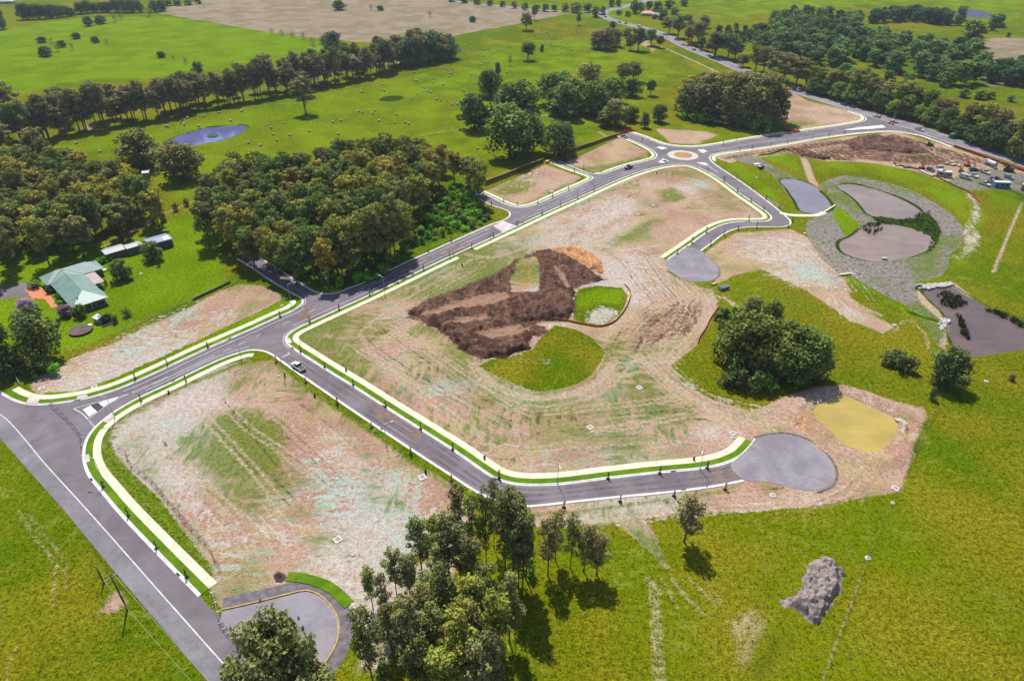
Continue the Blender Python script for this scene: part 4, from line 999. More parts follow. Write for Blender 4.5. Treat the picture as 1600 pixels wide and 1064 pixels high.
# paddock trees, one by one
at('round', 'paddock_tree', '225,262,201,64', (98, 98, 52), 'broad domed olive tree beside the dam, left of its pair', 'tree'); at('round', 'paddock_tree', '288,280,223,66', (100, 96, 52), 'broad domed olive tree below the dam, right of its pair', 'tree')
at('gum', 'paddock_tree', '478,178,119,38', BROWN, 'lone brown-crowned tree on a straight trunk amid the hay bales', 'tree')
at('round', 'paddock_tree', '742,202,145,50', DEEP, 'broad dark tree standing alone among the last hay bales', 'tree'); at('round', 'paddock_tree', '765,152,108,36', DEEP, 'dark tree with a bulging crown above the lone broad tree', 'tree')
at('dense', 'paddock_tree', '778,118,97,9', DEEP, 'narrow upright dark tree in the open paddock', 'tree'); at('bare', 'paddock_tree', '797,103,86,12', GREY, 'small thin tree beside the narrow upright tree', 'tree')
at('dense', 'paddock_tree', '806,205,124,62 792,190,130,38 822,200,140,40', [DEEP, GREEN], 'tall dark tree in the pair of big crowns above the first fenced lot', 'tree', 'tall paired trees')
at('dense', 'paddock_tree', '797,246,160,66 822,238,172,46', [DEEP, GREEN], 'large dark tree shading the ground behind the brown timber fence', 'tree', 'trees behind the brown fence')
at('round', 'paddock_tree', '873,243,188,54', GREEN, 'spreading green tree touching the brown timber fence', 'tree')
at('dense', 'paddock_tree', '859,165,112,40 875,160,110,36 917,150,97,40 885,184,128,46 907,175,126,36 925,182,125,38 955,160,119,40 960,197,155,38 895,160,118,40 940,178,140,34 870,178,135,36', [GREEN, GREY, OLIVE], 'grey-green tree in the leafy clump north of the fenced lots', 'tree', 'trees in the clump north of the lots')
at('dense', 'paddock_tree', '985,190,165,26 1007,200,175,14 945,198,172,24', DEEP, 'low dark tree at the foot of the leafy clump', 'tree', 'low trees at the foot of the clump')
at('dense', 'paddock_tree', '1029,191,162,24', DEEP, 'compact dark tree standing clear to the right of the leafy clump', 'tree')
at('gum', 'paddock_tree', '972,135,98,28 989,128,96,32', GREY, 'grey umbrella-crowned tree in the pair above the clump', 'tree', 'umbrella-crowned pair')
at('dense', 'paddock_tree', '987,151,122,25', DEEP, 'dark bushy tree just below the umbrella-crowned pair', 'tree'); at('gum', 'paddock_tree', '1016,150,125,20', DEEP, 'small leaning tree with its shadow beneath, right of the bushy tree', 'tree')
at('bare', 'paddock_tree', '1002,152,124,10', GREY, 'thin bare-stemmed tree beside the small leaning tree', 'tree')
at('gum', 'paddock_tree', '825,95,67,27', DEEP, 'dark umbrella tree in the pale end of the hay paddock', 'tree'); at('bush', 'shrub', '847,81,69,11', DEEP, 'round dark bush beside the umbrella tree', 'shrub')
at('gum', 'paddock_tree', '822,48,20,24', BROWN, 'brown tree at the corner of the ploughed field', 'tree'); at('gum', 'paddock_tree', '835,32,9,11', GREY, 'slim grey tree behind the brown corner tree', 'tree'); at('gum', 'paddock_tree', '904,40,21,10', GREEN, 'slim green tree alone near the bend of the far road', 'tree')
at('dense', 'paddock_tree', '935,76,46,26 947,78,42,28 960,73,44,24', [BROWN, GREY], 'dense brownish tree in the tight clump in the upper paddock', 'tree', 'trees in the tight upper clump')
at('dense', 'paddock_tree', '957,46,33,11', DEEP, 'small dark tree by the far road bend', 'tree')
at('gum', 'paddock_tree', '979,70,44,16 985,79,55,20 997,80,43,28 1017,72,46,24 1030,75,56,18', [GREY, BROWN, BLUE], 'tree in the open row beside the upper clump', 'tree', 'trees in the open row')
# clump above the connector road
at('gum', 'gum_tree', '1078,178,118,46 1100,183,112,48 1122,185,112,46 1145,192,113,50 1167,194,112,50 1190,196,113,50 1210,190,120,44 1095,168,115,42 1130,172,111,44 1160,176,111,46 1190,180,113,44 1072,165,122,36 1207,172,124,34', [GREY, BROWN, WARM], 'brown-green gum tree in the tall grove above the roundabout', 'tree', 'gum trees in the grove above the roundabout')
at('dense', 'gum_tree', '1075,182,128,38 1098,186,124,40 1118,188,126,40 1140,194,126,42 1162,198,126,42 1184,200,128,42 1205,196,134,38 1110,172,120,36 1150,180,122,38', [GREY, (94, 94, 58), (84, 88, 52)], 'dark leafy tree low in the grove above the roundabout', 'tree', 'low dark trees in the grove above the roundabout')
at('bush', 'shrub', '1070,186,174,26 1085,190,176,30 1100,192,176,30 1118,194,178,34 1138,197,182,30 1156,199,184,30 1176,202,186,32 1196,204,186,30', [BRIGHT, GREEN, DEEP], 'leafy green shrub under the tall grove above the roundabout', 'shrub', 'shrubs under the grove')
# highway trees
at('gum', 'roadside_tree', '1045,53,26,28 1059,60,24,30 1080,66,33,28 1090,72,33,28 1075,70,40,22 1095,78,57,18 1116,87,50,26 1106,81,66,16 1117,90,50,34 1137,92,52,34 1148,95,63,28 1160,105,85,24', [GREY, BROWN, BLUE], 'grey gum tree along the far stretch of the highway', 'tree', 'gums along the far highway')
at('round', 'roadside_tree', '1099,44,23,20 1075,32,23,15', GREY, 'round tree on the grass beyond the highway gums', 'tree', 'round trees beyond the highway')
at('gum', 'roadside_tree', '1180,112,70,36 1192,116,72,32 1208,124,80,40 1224,130,82,42 1243,136,88,44 1258,139,96,34 1196,100,74,34 1228,112,84,36', [GREY, BROWN, OLIVE], 'domed grey gum tree hiding the bend of the highway', 'tree', 'domed gums at the highway bend')
at('gum', 'roadside_tree', '1278,146,110,28 1297,150,108,32 1318,153,112,38 1336,160,108,38 1360,166,120,34 1382,172,129,40 1405,179,127,46 1424,181,135,36 1445,187,140,30 1461,196,152,28 1473,200,153,30 1508,215,160,38 1530,222,160,44 1551,230,170,42 1571,238,188,42 1593,248,176,44 1612,258,196,44', [GREY, OLIVE, GREEN, BROWN], 'olive gum tree in the roadside row behind the highway works', 'tree', 'gums behind the highway works')
at('dense', 'roadside_tree', '1270,146,122,26 1285,150,124,26 1310,156,128,28 1330,162,130,28 1372,174,142,28 1412,184,148,30 1452,196,164,26 1476,204,168,28 1500,214,178,30 1540,230,186,34 1560,238,196,32 1590,250,200,36 1575,232,195,38 1486,206,178,24 1350,168,140,28 1300,152,130,24 1395,182,158,26 1520,224,196,30 1435,190,166,24', [DEEP, GREEN], 'low dark tree under the roadside row behind the highway works', 'tree', 'low trees behind the highway works')
# bushes inside the big wood's sunny edge
for x, y in fill('640,388 690,372 765,348 752,322 735,300 700,292 668,330', '690,300', 0, 3.4, 8):
    tree('bush', 'shrub', (x, y), random.uniform(1.6, 3.6), random.uniform(3.2, 6), random.choice([BRIGHT, BRIGHT, GREEN, DEEP]), 'bright green shrub in the clearing between the wood and the main road', 'shrub', 'shrubs in the clearing by the main road')
at('bush', 'shrub', '505,438,425,26 530,446,432,22 560,440,424,24 575,440,428,20 600,428,410,24 470,432,415,28 440,424,408,26 605,420,395,34 620,412,396,22 590,436,426,18', [BRIGHT, GREEN, BROWN], 'shrub at the foot of the slender gums beside the kerb', 'shrub', 'shrubs at the foot of the slender gums')
# dense clump beside the sediment basin
at('round', 'shade_tree', '1160,574,489,80 1190,582,526,50', [(96, 102, 42), (88, 98, 42)], 'broad domed tree at the left of the thicket beside the yellow basin', 'tree', 'broad trees in the thicket')
at('dense', 'shade_tree', '1140,562,502,46 1194,548,468,38 1182,556,502,44 1222,572,500,48 1241,578,508,48 1216,590,532,52 1262,592,520,50 1274,590,530,34 1240,598,542,46', [(86, 98, 44), (92, 98, 50), (78, 94, 40)], 'dense dark green tree in the thicket beside the yellow basin', 'tree', 'trees in the thicket beside the basin')
at('bush', 'shrub', '1135,602,580,36 1155,607,577,40 1180,611,580,44 1200,609,586,34 1148,592,562,40', [DEEP, GREEN, BRIGHT], 'low green shrub in the shade in front of the thicket', 'shrub', 'shrubs in front of the thicket')
at('dense', 'shade_tree', '1475,601,545,52', DEEP, 'single dark bushy tree between the two ponds on the right', 'tree')
at('bush', 'shrub', '1385,568,548,34 1403,575,550,40 1420,580,556,30 1395,560,545,30', [DEEP, GREY], 'low dark shrub left of the single bushy tree', 'shrub', 'shrubs left of the bushy tree')
at('bush', 'shrub', '1455,624,604,17', DEEP, 'small dark shrub at the corner of the bare soil', 'shrub'); at('bush', 'shrub', '1580,594,584,16', GREY, 'small grey shrub out in the grass', 'shrub')
at('bush', 'shrub', '1122,500,488,24 1132,494,480,30 1150,490,478,26 1126,512,498,22', [GREEN, BRIGHT], 'light green shrub on the upper edge of the thicket', 'shrub', 'shrubs on the edge of the thicket')
at('dense', 'shade_tree', '1175,500,464,36', [GREY], 'thin-crowned tree at the top corner of the thicket', 'tree')
# foreground stand
at('slim', 'slender_gum_tree', '660,898,806,46 681,884,805,36 620,930,856,34 642,937,866,36 583,950,886,30 604,974,894,28 718,868,752,32 742,892,768,38 760,884,758,36 772,857,744,24 802,902,764,48 816,932,798,46 702,902,800,46 736,932,838,44 790,907,758,46 822,905,790,36 810,915,775,42 585,1075,946,50 650,1060,928,56 722,1078,948,64 697,988,884,56 775,1048,924,58 796,1003,898,50 690,1112,1016,66 736,1012,898,54 612,1014,946,40 668,1012,912,52 640,1052,956,48 760,980,880,46 750,1110,1000,60 670,960,890,44 720,915,818,40 690,925,850,38 630,1000,938,38 755,1010,905,44 680,1045,945,52 740,1050,940,52 660,1090,990,54 720,1110,1010,56 770,1090,985,46', [GREY, OLIVE, (100, 100, 62)], 'slender gum tree in the tall stand at the bottom of the picture', 'tree', 'slender gums in the bottom stand')
at('slim', 'slender_gum_tree', '856,898,808,40 868,876,798,30 891,888,800,30 912,893,820,38 932,897,832,40', [GREY, BROWN], 'slim gum casting a long shadow on the grass, right of the tall stand', 'tree', 'gums right of the tall stand')
at('slim', 'slender_gum_tree', '1069,847,774,52', BROWN, 'lone thin-crowned gum with its shadow below it on the grass', 'tree')
at('bush', 'shrub', '640,900,880,30 700,960,935,40 620,1000,975,36 760,1040,1010,44 700,1050,1020,40 600,1064,1035,36 830,900,880,26 780,960,930,40 650,1000,970,40', [GREEN, BRIGHT, DEEP], 'green shrub under the tall stand at the bottom', 'shrub', 'shrubs under the bottom stand')
at('big', 'shade_tree', '466,1140,984,158', [(100, 106, 60)], 'huge round olive tree overhanging the gravel pad at the bottom edge', 'tree')
# trees left of the house and its garden
at('dense', 'garden_tree', '68,558,480,56', (92, 100, 56), 'tall leafy garden tree in front of the house', 'tree'); at('dense', 'garden_tree', '10,580,494,46 -25,565,500,50', [DEEP, BROWN], 'dark tree at the left edge below the house', 'tree', 'dark trees at the left edge')
at('bush', 'garden_shrub', '34,580,556,36 52,588,566,34 72,582,560,36 15,592,570,30 88,585,566,26', [GREEN, BRIGHT, DEEP], 'green shrub under the trees at the entry corner', 'shrub', 'shrubs at the entry corner')
at('round', 'garden_tree', '43,486,467,27', [(150, 110, 150)], 'small jacaranda with mauve blossom beside the driveway', 'tree')
at('round', 'garden_tree', '191,436,406,30', GREEN, 'round garden tree on the lawn behind the house', 'tree'); at('round', 'garden_tree', '240,406,378,29', GREEN, 'round garden tree in front of the blue shed', 'tree')
at('bare', 'garden_tree', '229,402,376,18', GREY, 'pale twiggy tree beside the round tree by the sheds', 'tree'); at('bush', 'garden_tree', '248,416,403,9', GREEN, 'small young tree on the lawn below the blue shed', 'tree')
at('bush', 'garden_shrub', '201,440,431,12', DEEP, 'small clipped dark bush on the lawn', 'shrub'); at('bush', 'garden_shrub', '92,506,498,9', DEEP, 'tiny clipped bush on the lawn before the house', 'shrub')
at('bush', 'garden_shrub', '78,458,446,15 91,470,458,13 96,480,468,14', [GREEN, BRIGHT], 'leafy shrub along the front wall of the house', 'shrub', 'shrubs along the house front')
at('round', 'garden_tree', '103,494,477,20', [(120, 96, 104)], 'purple-leaved bush at the front corner of the house', 'shrub'); at('round', 'garden_tree', '128,495,475,18', GREEN, 'feathery green bush against the shaded end of the house', 'shrub')
at('bush', 'garden_shrub', '55,449,438,28', GREEN, 'wide low bush between the driveway and the roof corner', 'shrub')
at('bush', 'garden_shrub', '170,500,488,18 181,505,492,12 163,503,491,16', [GREEN, DEEP], 'shrub in the garden bed by the small white shed', 'shrub', 'shrubs by the white shed'); at('bush', 'garden_shrub', '199,494,481,20', GREY, 'dark shrub standing alone right of the white shed', 'shrub')
at('bush', 'garden_shrub', '166,446,436,9 176,448,438,7', [DEEP, BROWN], 'patio shrub behind the house', 'shrub', 'patio shrubs')
at('bush', 'shrub', '240,350,334,18 256,346,330,16 275,330,316,14 292,322,309,12 222,352,335,22', [GREY, GREEN], 'scrubby bush along the old track beyond the sheds', 'shrub', 'bushes along the old track')
# far fields, upper left
UL = dict(a='139,41,25,15 158,37.5,24,17 66,67,57,15 97,74,63,14 72,88,72,20 120,61,51,14 149,67,57,13 252,90,80,14', b='180,34,20,14 190,32,20,11 80,67,60,11 91,81,66,18 114,79,67,11 167,70,61,8 272,95,86,8 290,100,89,12 234,26,12,18')
at('round', 'field_tree', UL['a'], [DEEP, BLUE], 'small round dark tree dotted in the bright green field', 'tree', 'dark trees in the bright field'); at('bare', 'field_tree', UL['b'], [GREY], 'pale grey leafless tree dotted in the bright green field', 'tree', 'pale trees in the bright field')
at('gum', 'field_tree', '312,124,96,22', GREY, 'grey tree at the lower edge of the bright green field', 'tree')
at('round', 'field_tree', '530,16,0,20 594,17,9,11 739,35,25,11', [DEEP, BLUE], 'dark tree standing in the ploughed field', 'tree', 'dark trees in the ploughed field'); at('bare', 'field_tree', '580,15,7,12 672,27,17,11', [GREY], 'faint grey tree in the ploughed field', 'tree', 'grey trees in the ploughed field')
at('bare', 'field_tree', '425,54,45,11 441,56,46,11 457,59,49,12 474,62,50,13 490,79,58,14', [BROWN], 'bare pinkish tree along the edge of the ploughed field', 'tree', 'bare trees along the ploughed field')
at('dense', 'field_tree', '522,85,48,28 507,68,55,14', [GREEN, BLUE], 'green tree where the belt meets the ploughed field', 'tree', 'green trees by the belt')
at('dense', 'windbreak_tree', '36,31,5,15 44,31,4,15 53,31,6,15 62,30,5,15 71,30,7,14 80,29,6,14 89,28,7,14 98,27,8,13 106,26,9,12 113,25,12,11 127,22,2,16 138,21,0,16 148,20,4,14 160,20,3,16 170,20,2,14 182,20,-2,16 194,20,-2,16 206,20,-2,16 218,20,0,14 242,19,0,14 254,18,0,14 5,46,14,14', [BLUE, DEEP], 'blue-green conifer in the windbreak along the far edge of the field', 'tree', 'windbreak conifers')
at('far', 'distant_tree', '262,9,-2,16 278,9,0,16 295,8,0,18 310,6,-4,14 803,13,2,12 820,16,4,12 838,17,7,14 852,18,6,14 866,18,7,12 883,18,5,14 900,20,3,20 918,20,5,16 930,27,9,15 942,22,10,10 955,11,-1,11 966,11,-1,11 705,3,-6,14 725,5,-4,14 745,7,-2,14 765,9,0,12 785,11,2,12', [BLUE, DEEP, GREY], 'dark distant tree along the far side road', 'tree', 'trees along the far side road')
at('far', 'distant_tree', '991,22,0,14 1000,20,3,14 1014,16,1,14 1027,18,2,18 1035,31,14,20 1045,14,0,18 1054,23,11,15 1068,10,-3,14 967,24,16,10 981,27,17,10 1022,30,22,9', [BLUE, DEEP, GREEN], 'dark tree around the red-roofed farmhouse', 'tree', 'trees around the red-roofed farmhouse')
at('far', 'distant_tree', '1515,72,30,38 1500,32,8,20 1496,40,24,16 1555,42,20,28 1548,48,28,14 1575,58,50,8 1562,40,24,14', [GREEN, BLUE, DEEP], 'tall tree in the pastures near the far dam', 'tree', 'trees near the far dam')
at('far', 'distant_tree', '1355,150,136,16 1302,152,144,14 1505,152,138,18 1530,155,140,22 1545,154,142,16 1578,159,149,12', [GREEN, DEEP], 'bushy tree in the meadow behind the roadside row', 'tree', 'bushy trees in the meadow')
# the far wood: one mass
def mass(name, label, zones, cols, kind='far'):
    V = []; T = []
    for s, dist, hh, seed in zones:
        poly = PW(s); r = random.Random(seed); pts = []
        xs = [q[0] for q in poly]; ys = [q[1] for q in poly]
        cand = [(r.uniform(min(xs), max(xs)), r.uniform(min(ys), max(ys))) for _ in range(5000)]
        ins = sdf(np.array([q[0] for q in cand]), np.array([q[1] for q in cand]), poly)
        for (x, y), k in zip(cand, ins):
            if k > 0 and all((x - a) ** 2 + (y - b) ** 2 > dist ** 2 for a, b in pts): pts.append((x, y))
        for x, y in pts:
            cr, tk, h0, w0 = r.choice(PROTO[kind])
            v = np.empty(len(cr.vertices) * 3, np.float32); cr.vertices.foreach_get('co', v); v = v.reshape(-1, 3)
            a = r.uniform(0, 6.28); k = r.uniform(hh[0], hh[1]) / h0; kx = k * r.uniform(1.15, 1.75)
            V.append(np.stack([(v[:, 0] * math.cos(a) - v[:, 1] * math.sin(a)) * kx + x, (v[:, 0] * math.sin(a) + v[:, 1] * math.cos(a)) * kx + y, v[:, 2] * k], 1))
            tn = np.empty(len(cr.polygons), np.float32); cr.attributes['leaf_tone'].data.foreach_get('value', tn)
            T.append(np.clip(tn * .7 + r.uniform(-.2, .4), 0, 1))
    v = np.concatenate(V); n = len(v) // 4
    me = bpy.data.meshes.new(name)
    me.vertices.add(4 * n); me.vertices.foreach_set('co', v.astype(np.float32).ravel())
    me.loops.add(4 * n); me.loops.foreach_set('vertex_index', np.arange(4 * n, dtype=np.int32))
    me.polygons.add(n); me.polygons.foreach_set('loop_start', np.arange(0, 4 * n, 4, dtype=np.int32)); me.update(calc_edges=True)
    a = me.attributes.new('leaf_tone', 'FLOAT', 'FACE'); a.data.foreach_set('value', np.concatenate(T).astype(np.float32))
    me.materials.append(M_LEAF)
    o = link(name, me); o.color = A(cols, 2.4)
    tag(o, label, 'woodland', None, 'stuff')
mass('woodland', 'dark bluish-green wood filling the shallow valley behind the highway', [
    ('1180,66 1225,60 1300,72 1320,96 1300,112 1280,110 1230,104 1190,92', 13.5, (11, 19), 1), ('1336,86 1370,92 1440,104 1490,116 1535,106 1548,118 1500,140 1462,140 1440,122 1400,118 1350,104', 13.5, (11, 19), 11), ('1300,122 1340,126 1390,134 1420,142 1380,138 1320,132', 12, (9, 14), 12),
    ('1205,40 1245,28 1330,34 1355,60 1400,72 1470,80 1530,92 1490,108 1400,100 1310,76 1230,62', 14, (11, 18), 2)], (84, 104, 56))
mass('woodland', 'blue-green line of trees beside the far pasture, top right', [('1360,37 1420,34 1480,41 1478,30 1430,26 1365,28', 9, (11, 16), 3), ('1535,130 1560,132 1610,140 1610,112 1560,116', 8, (11, 16), 5),
    ('1120,50 1150,48 1185,58 1215,70 1180,72 1130,60', 9, (5, 9), 6)], (58, 84, 52))

# street trees: a staked sapling in a ring of mulch
M_MULCH = simple('dark_mulch', A((74, 58, 54)), A((50, 40, 40)), 3)
mb = MB(); mb.lathe([(.55, 0), (.5, .1), (.2, .16), (.05, .16)], 12); ME_MULCH = mb.mesh('mulch_ring', True); ME_MULCH.materials.append(M_MULCH)
def saplings(s, label, group, h=2.6):
    for q in P(s):
        t = tree('sapling', 'street_tree', G(*q), h * random.uniform(.8, 1.2), random.uniform(1.0, 1.5), random.choice([DEEP, GREEN, (70, 76, 44)]), label, 'sapling', group)
        m = link('mulch_ring', ME_MULCH, None, t); m.location = (0, 0, .02)
        m.scale = (1 / t.scale[0], 1 / t.scale[1], 1 / t.scale[2])
saplings('470,550 507.5,574 552,602 602.5,635.5 657.5,670.5 707.5,703 780,747.5 950,748 1031,740 1105,731.5', 'young street tree in the turf strip on the footpath side of the long street', 'street trees on the footpath side of the long street')
saplings('432,566 478,598 527.5,632 581,668 642,710 705.5,752 881,793 969,784 1053,775 1133,765', 'young street tree behind the kerb opposite the footpath of the long street', 'street trees opposite the footpath')
saplings('162,761 201,806 245,857 292,902', 'young street tree beside the footpath along the old road', 'street trees along the old road')
saplings('212,593 262,571 325,543 438,495 221,628 291,596', 'young street tree near the entry junction', 'street trees near the entry junction')
saplings('484,504 530,484 578,462 622,443 662,423 703,404 737,389 771,370 808,352 847,335 876,323 903,310.5 928,298', 'young street tree along the south verge of the main road', 'street trees along the main road')
saplings('669,394 704.7,377.5 840,318 863,308 888,296.5 808,322 787,316 755,303 768,322 735,308 912,264 897,269 1003,222', 'young street tree along the north side of the main road and its stubs', 'street trees along the north side')
saplings('1106,270 1131,284 1152,300 1173,315 1193,330 1151.6,279 1175,295 1197,312 1218.5,328.5 1231,356 1238,347 1170,346 1153,360 1182,356.5 1131,368 1110,384 1103.5,364 1081,380 1058,397', 'young street tree along the bent street by the ponds', 'street trees by the ponds', 3.0)
saplings('1130,226 1151,220 1155,236 1175,233 1204,229 1230,225 1269,218 1295,213 1319,210', 'young street tree along the connector road to the highway', 'street trees along the connector road', 3.0)
# ------------------------------------------------------------------ soil heaps
def heap(name, label, s, mat, res, hmax, clod, edge, seed, cut=None, bands=(), flat=.25):
    pw = PW(s); q = np.array(pw)
    x = np.arange(q[:, 0].min() - 1, q[:, 0].max() + 1, res); y = np.arange(q[:, 1].min() - 1, q[:, 1].max() + 1, res)
    X, Y = np.meshgrid(x, y); sh = X.shape; X = X.ravel(); Y = Y.ravel()
    d = sdf(X, Y, pw) + (fbm(X * .5 + seed, Y * .5, 3) - .5) * edge * 1.6
    e = np.clip(d / edge, 0, 1); e = e * e * (3 - 2 * e)
    lum = fbm(X * .055 + seed, Y * .055, 3); cl = fbm(X * clod + 7, Y * clod + seed, 4); ro = np.abs(fbm(X * .35 + Y * .3, (Y - X) * .09 + seed, 3) - .5) * 2
    Z = e * hmax * (flat + (1 - flat) * np.clip((lum - .3) / .4, 0, 1)) + e * ((cl - .5) * 2.6 + ro * .7 - .1) * min(1, hmax)
    for c in cut or (): q = np.clip(-sdf(X, Y, PW(c)) / 2.6, 0, 1); Z = Z * (q * q * (3 - 2 * q))
    bd = np.zeros_like(X)
    for c in bands: bd = np.maximum(bd, np.clip(.5 + sdf(X, Y, PW(c)) / 2.4, 0, 1))
    Z = Z * (1 - .45 * bd)
    Z = np.where(d > -.2, np.maximum(Z, .015), -.3)
    keep = (d > -.2)
    if cut:
        for c in cut: keep &= sdf(X, Y, PW(c)) < (fbm(X * .4, Y * .4, 3) - .5) * 3
    idx = -np.ones(len(X), int); 
    ny, nx = sh; g = np.arange(ny * nx).reshape(sh)
    qd = np.stack([g[:-1, :-1], g[:-1, 1:], g[1:, 1:], g[1:, :-1]], -1).reshape(-1, 4)
    qd = qd[keep[qd].all(1)]
    u = np.unique(qd); idx[u] = np.arange(len(u)); qd = idx[qd]
    me = bpy.data.meshes.new(name)
    me.vertices.add(len(u)); me.vertices.foreach_set('co', np.stack([X[u], Y[u], Z[u]], 1).astype(np.float32).ravel())
    me.loops.add(qd.size); me.loops.foreach_set('vertex_index', qd.astype(np.int32).ravel())
    me.polygons.add(len(qd)); me.polygons.foreach_set('loop_start', np.arange(0, qd.size, 4, dtype=np.int32)); me.update(calc_edges=True)
    a = me.attributes.new('graded', 'FLOAT', 'POINT'); a.data.foreach_set('value', bd[u].astype(np.float32))
    o = link(name, me, mat)
    return tag(o, label, 'soil heap')
t = NT('tilled_soil', .95, .1); v = t.coord()
c = t.mix(t.step(t.noise(.12, 4, .7, v, 1), .38, .62), A((136, 102, 86)), A((98, 68, 58)))
c = t.mix(t.math('MULTIPLY', t.step(t.noise(1, 3, .65, t.coord((.45, .07, 1), BD - R(90)), .6), .5, .66), .7), c, A((172, 134, 108)))
c = t.mix(t.math('MULTIPLY', t.step(t.noise(1.3, 4, .8, v), .5, .7), .5), c, A((62, 40, 34)))
g_ = t.attr('graded').outputs['Fac']
c = t.mix(t.step(t.math('ADD', g_, t.math('MULTIPLY', t.math('SUBTRACT', t.noise(.5, 4, .7, v), .5), 1.6)), .35, .75), c, A((190, 150, 124)))
t.col(c); t.bump(t.noise(1.8, 4, .8, v), 1.0, .6); M_TILL = t.m
t = NT('grey_spoil', .95, .1); v = t.coord()
c = t.mix(t.step(t.noise(.5, 5, .75, v, 1), .4, .6), A((190, 175, 170)), A((150, 134, 130)))
c = t.mix(t.math('MULTIPLY', t.step(t.noise(1.6, 4, .8, v), .52, .68), .7), c, A((110, 92, 100)))
t.col(c); t.bump(t.noise(2.2, 4, .8, v), .7, .3); M_SPOIL = t.m
t = NT('orange_clay', .95, .1); v = t.coord()
c = t.mix(t.step(t.noise(1, 4, .7, t.coord((.5, .08, 1), BD), .5), .4, .6), A((222, 166, 116)), A((184, 124, 82)))
t.col(c); t.bump(t.noise(1.5, 4, .8, v), .6, .3); M_CLAY = t.m
CUTS = ['796,458 798,438 812,412 838,402 843,416 842,457']
BANDS = ['656,495 700,478 750,462 790,458 798,468 770,478 720,486 680,496', '742,526 790,512 822,509 834,518 800,530 770,535', '690,512 720,500 760,494 770,500 730,510', '868,415 880,430 893,450 884,452 874,435 862,418']
heap('soil_heap', 'wide dark brown heap of churned soil in the middle of the site', '636,489 668,469 712,453 750,439 782,428 800,420 843,414 868,411 885,430 898,452 899,489 885,502 850,502 800,504 832,513 828,546 790,558 752,561 722,548 700,526 672,509', M_TILL, .42, 2.1, .8, 2.2, 3, CUTS, BANDS)
heap('soil_heap', 'narrow dark ridge of soil curving along the orange clay', '836,392 862,391 882,397 906,411 928,426 947,437 926,441 900,430 880,413 858,402 836,402', M_TILL, .5, 1.3, .6, 1.6, 9)
heap('clay_heap', 'smooth orange clay bank beside the dark curved ridge', '860,388 893,384 922,394 942,410 944,430 928,424 905,408 884,395', M_CLAY, .6, 1.3, .25, 3, 15)
heap('soil_heap', 'small brown tongue of soil lying on the edge of the green oval', '800,514 832,508 850,510 858,520 846,526 826,524 805,522', M_TILL, .5, .9, .6, 1.2, 21)
heap('spoil_heap', 'long grey spoil heap dumped on the grass at lower right', '1283,866 1297,873 1309,884 1317,894 1316,905 1306,938 1292,960 1278,978 1262,972 1244,954 1224,950 1223,941 1246,924 1262,892', M_SPOIL, .22, 2.0, 1.2, 1.5, 33, flat=.7)
heap('soil_heap', 'long low dark spoil bank behind the highway kerb', '1316,222 1340,214 1390,215 1440,229 1455,239 1420,240 1370,236 1334,234', M_TILL, .9, 2.2, .3, 3, 41)
heap('soil_heap', 'low mound of brown soil by the orange barrier and the road', '1236,232 1262,233 1276,243 1300,246 1288,251 1250,244', M_TILL, .8, 1.2, .4, 2, 47)
heap('spoil_heap', 'small heap of dark rubble between basin and gravel cul-de-sac', '1240,658 1262,655 1279,658 1276,665 1256,667 1241,664', M_SPOIL, .4, .6, .9, .8, 51)
o = heap('spoil_heap', 'tangled pile of brush and rubble at the end of the turf strip', '428,897 436,892 447,894 448,904 440,909 430,910', simple('brush_debris', A((120, 96, 88)), A((70, 56, 52)), 2.5), .25, .9, 1.4, .8, 57)
# riprap at the creek pond and the basin outlet
M_ROCK = simple('pale_rock', A((236, 230, 226)), A((196, 188, 184)), 2.2, bump=.5)
def rocks(name, label, s, n, wid, size, seed):
    pw = smooth(PW(s), .5); r = random.Random(seed); mb = MB()
    for _ in range(n):
        a = r.choice(pw); sx = r.uniform(.5, 1) * size
        p = Vector((a[0] + r.uniform(-wid, wid), a[1] + r.uniform(-wid, wid), sx * .25))
        bm = bmesh.new(); bmesh.ops.create_icosphere(bm, subdivisions=1, radius=1)
        for q in bm.verts: q.co = Vector((q.co.x * sx * r.uniform(.7, 1.1), q.co.y * sx * r.uniform(.7, 1.1), q.co.z * sx * .6)) + p
        bm.verts.index_update(); mb.add([q.co for q in bm.verts], [[q.index for q in f.verts] for f in bm.faces]); bm.free()
    return tag(mb.build(name, M_ROCK), label, 'rocks', None, 'stuff')
rocks('riprap', 'white rock riprap lining the head of the creek pond', '1436,449 1444,450 1460,447 1476,445.5 1484,443.5', 130, 1.2, .9, 1)
rocks('riprap', 'white rocks spilling from the corner of the yellow basin', '1404,656 1410,659 1417,664 1422,668', 60, .6, .6, 2)
rocks('riprap', 'white rocks at the inlet below the creek bank', '1478,499 1474,506 1470,514', 40, .9, .8, 3)
rocks('riprap', 'white rubble between the turf strip and the slim gums', '551,946 556,955 558,966', 50, .35, .4, 4)
rocks('riprap', 'pair of pale rocks at the near shore of the lower wetland pond', '1379,404 1386,405', 6, .4, 1.0, 5)
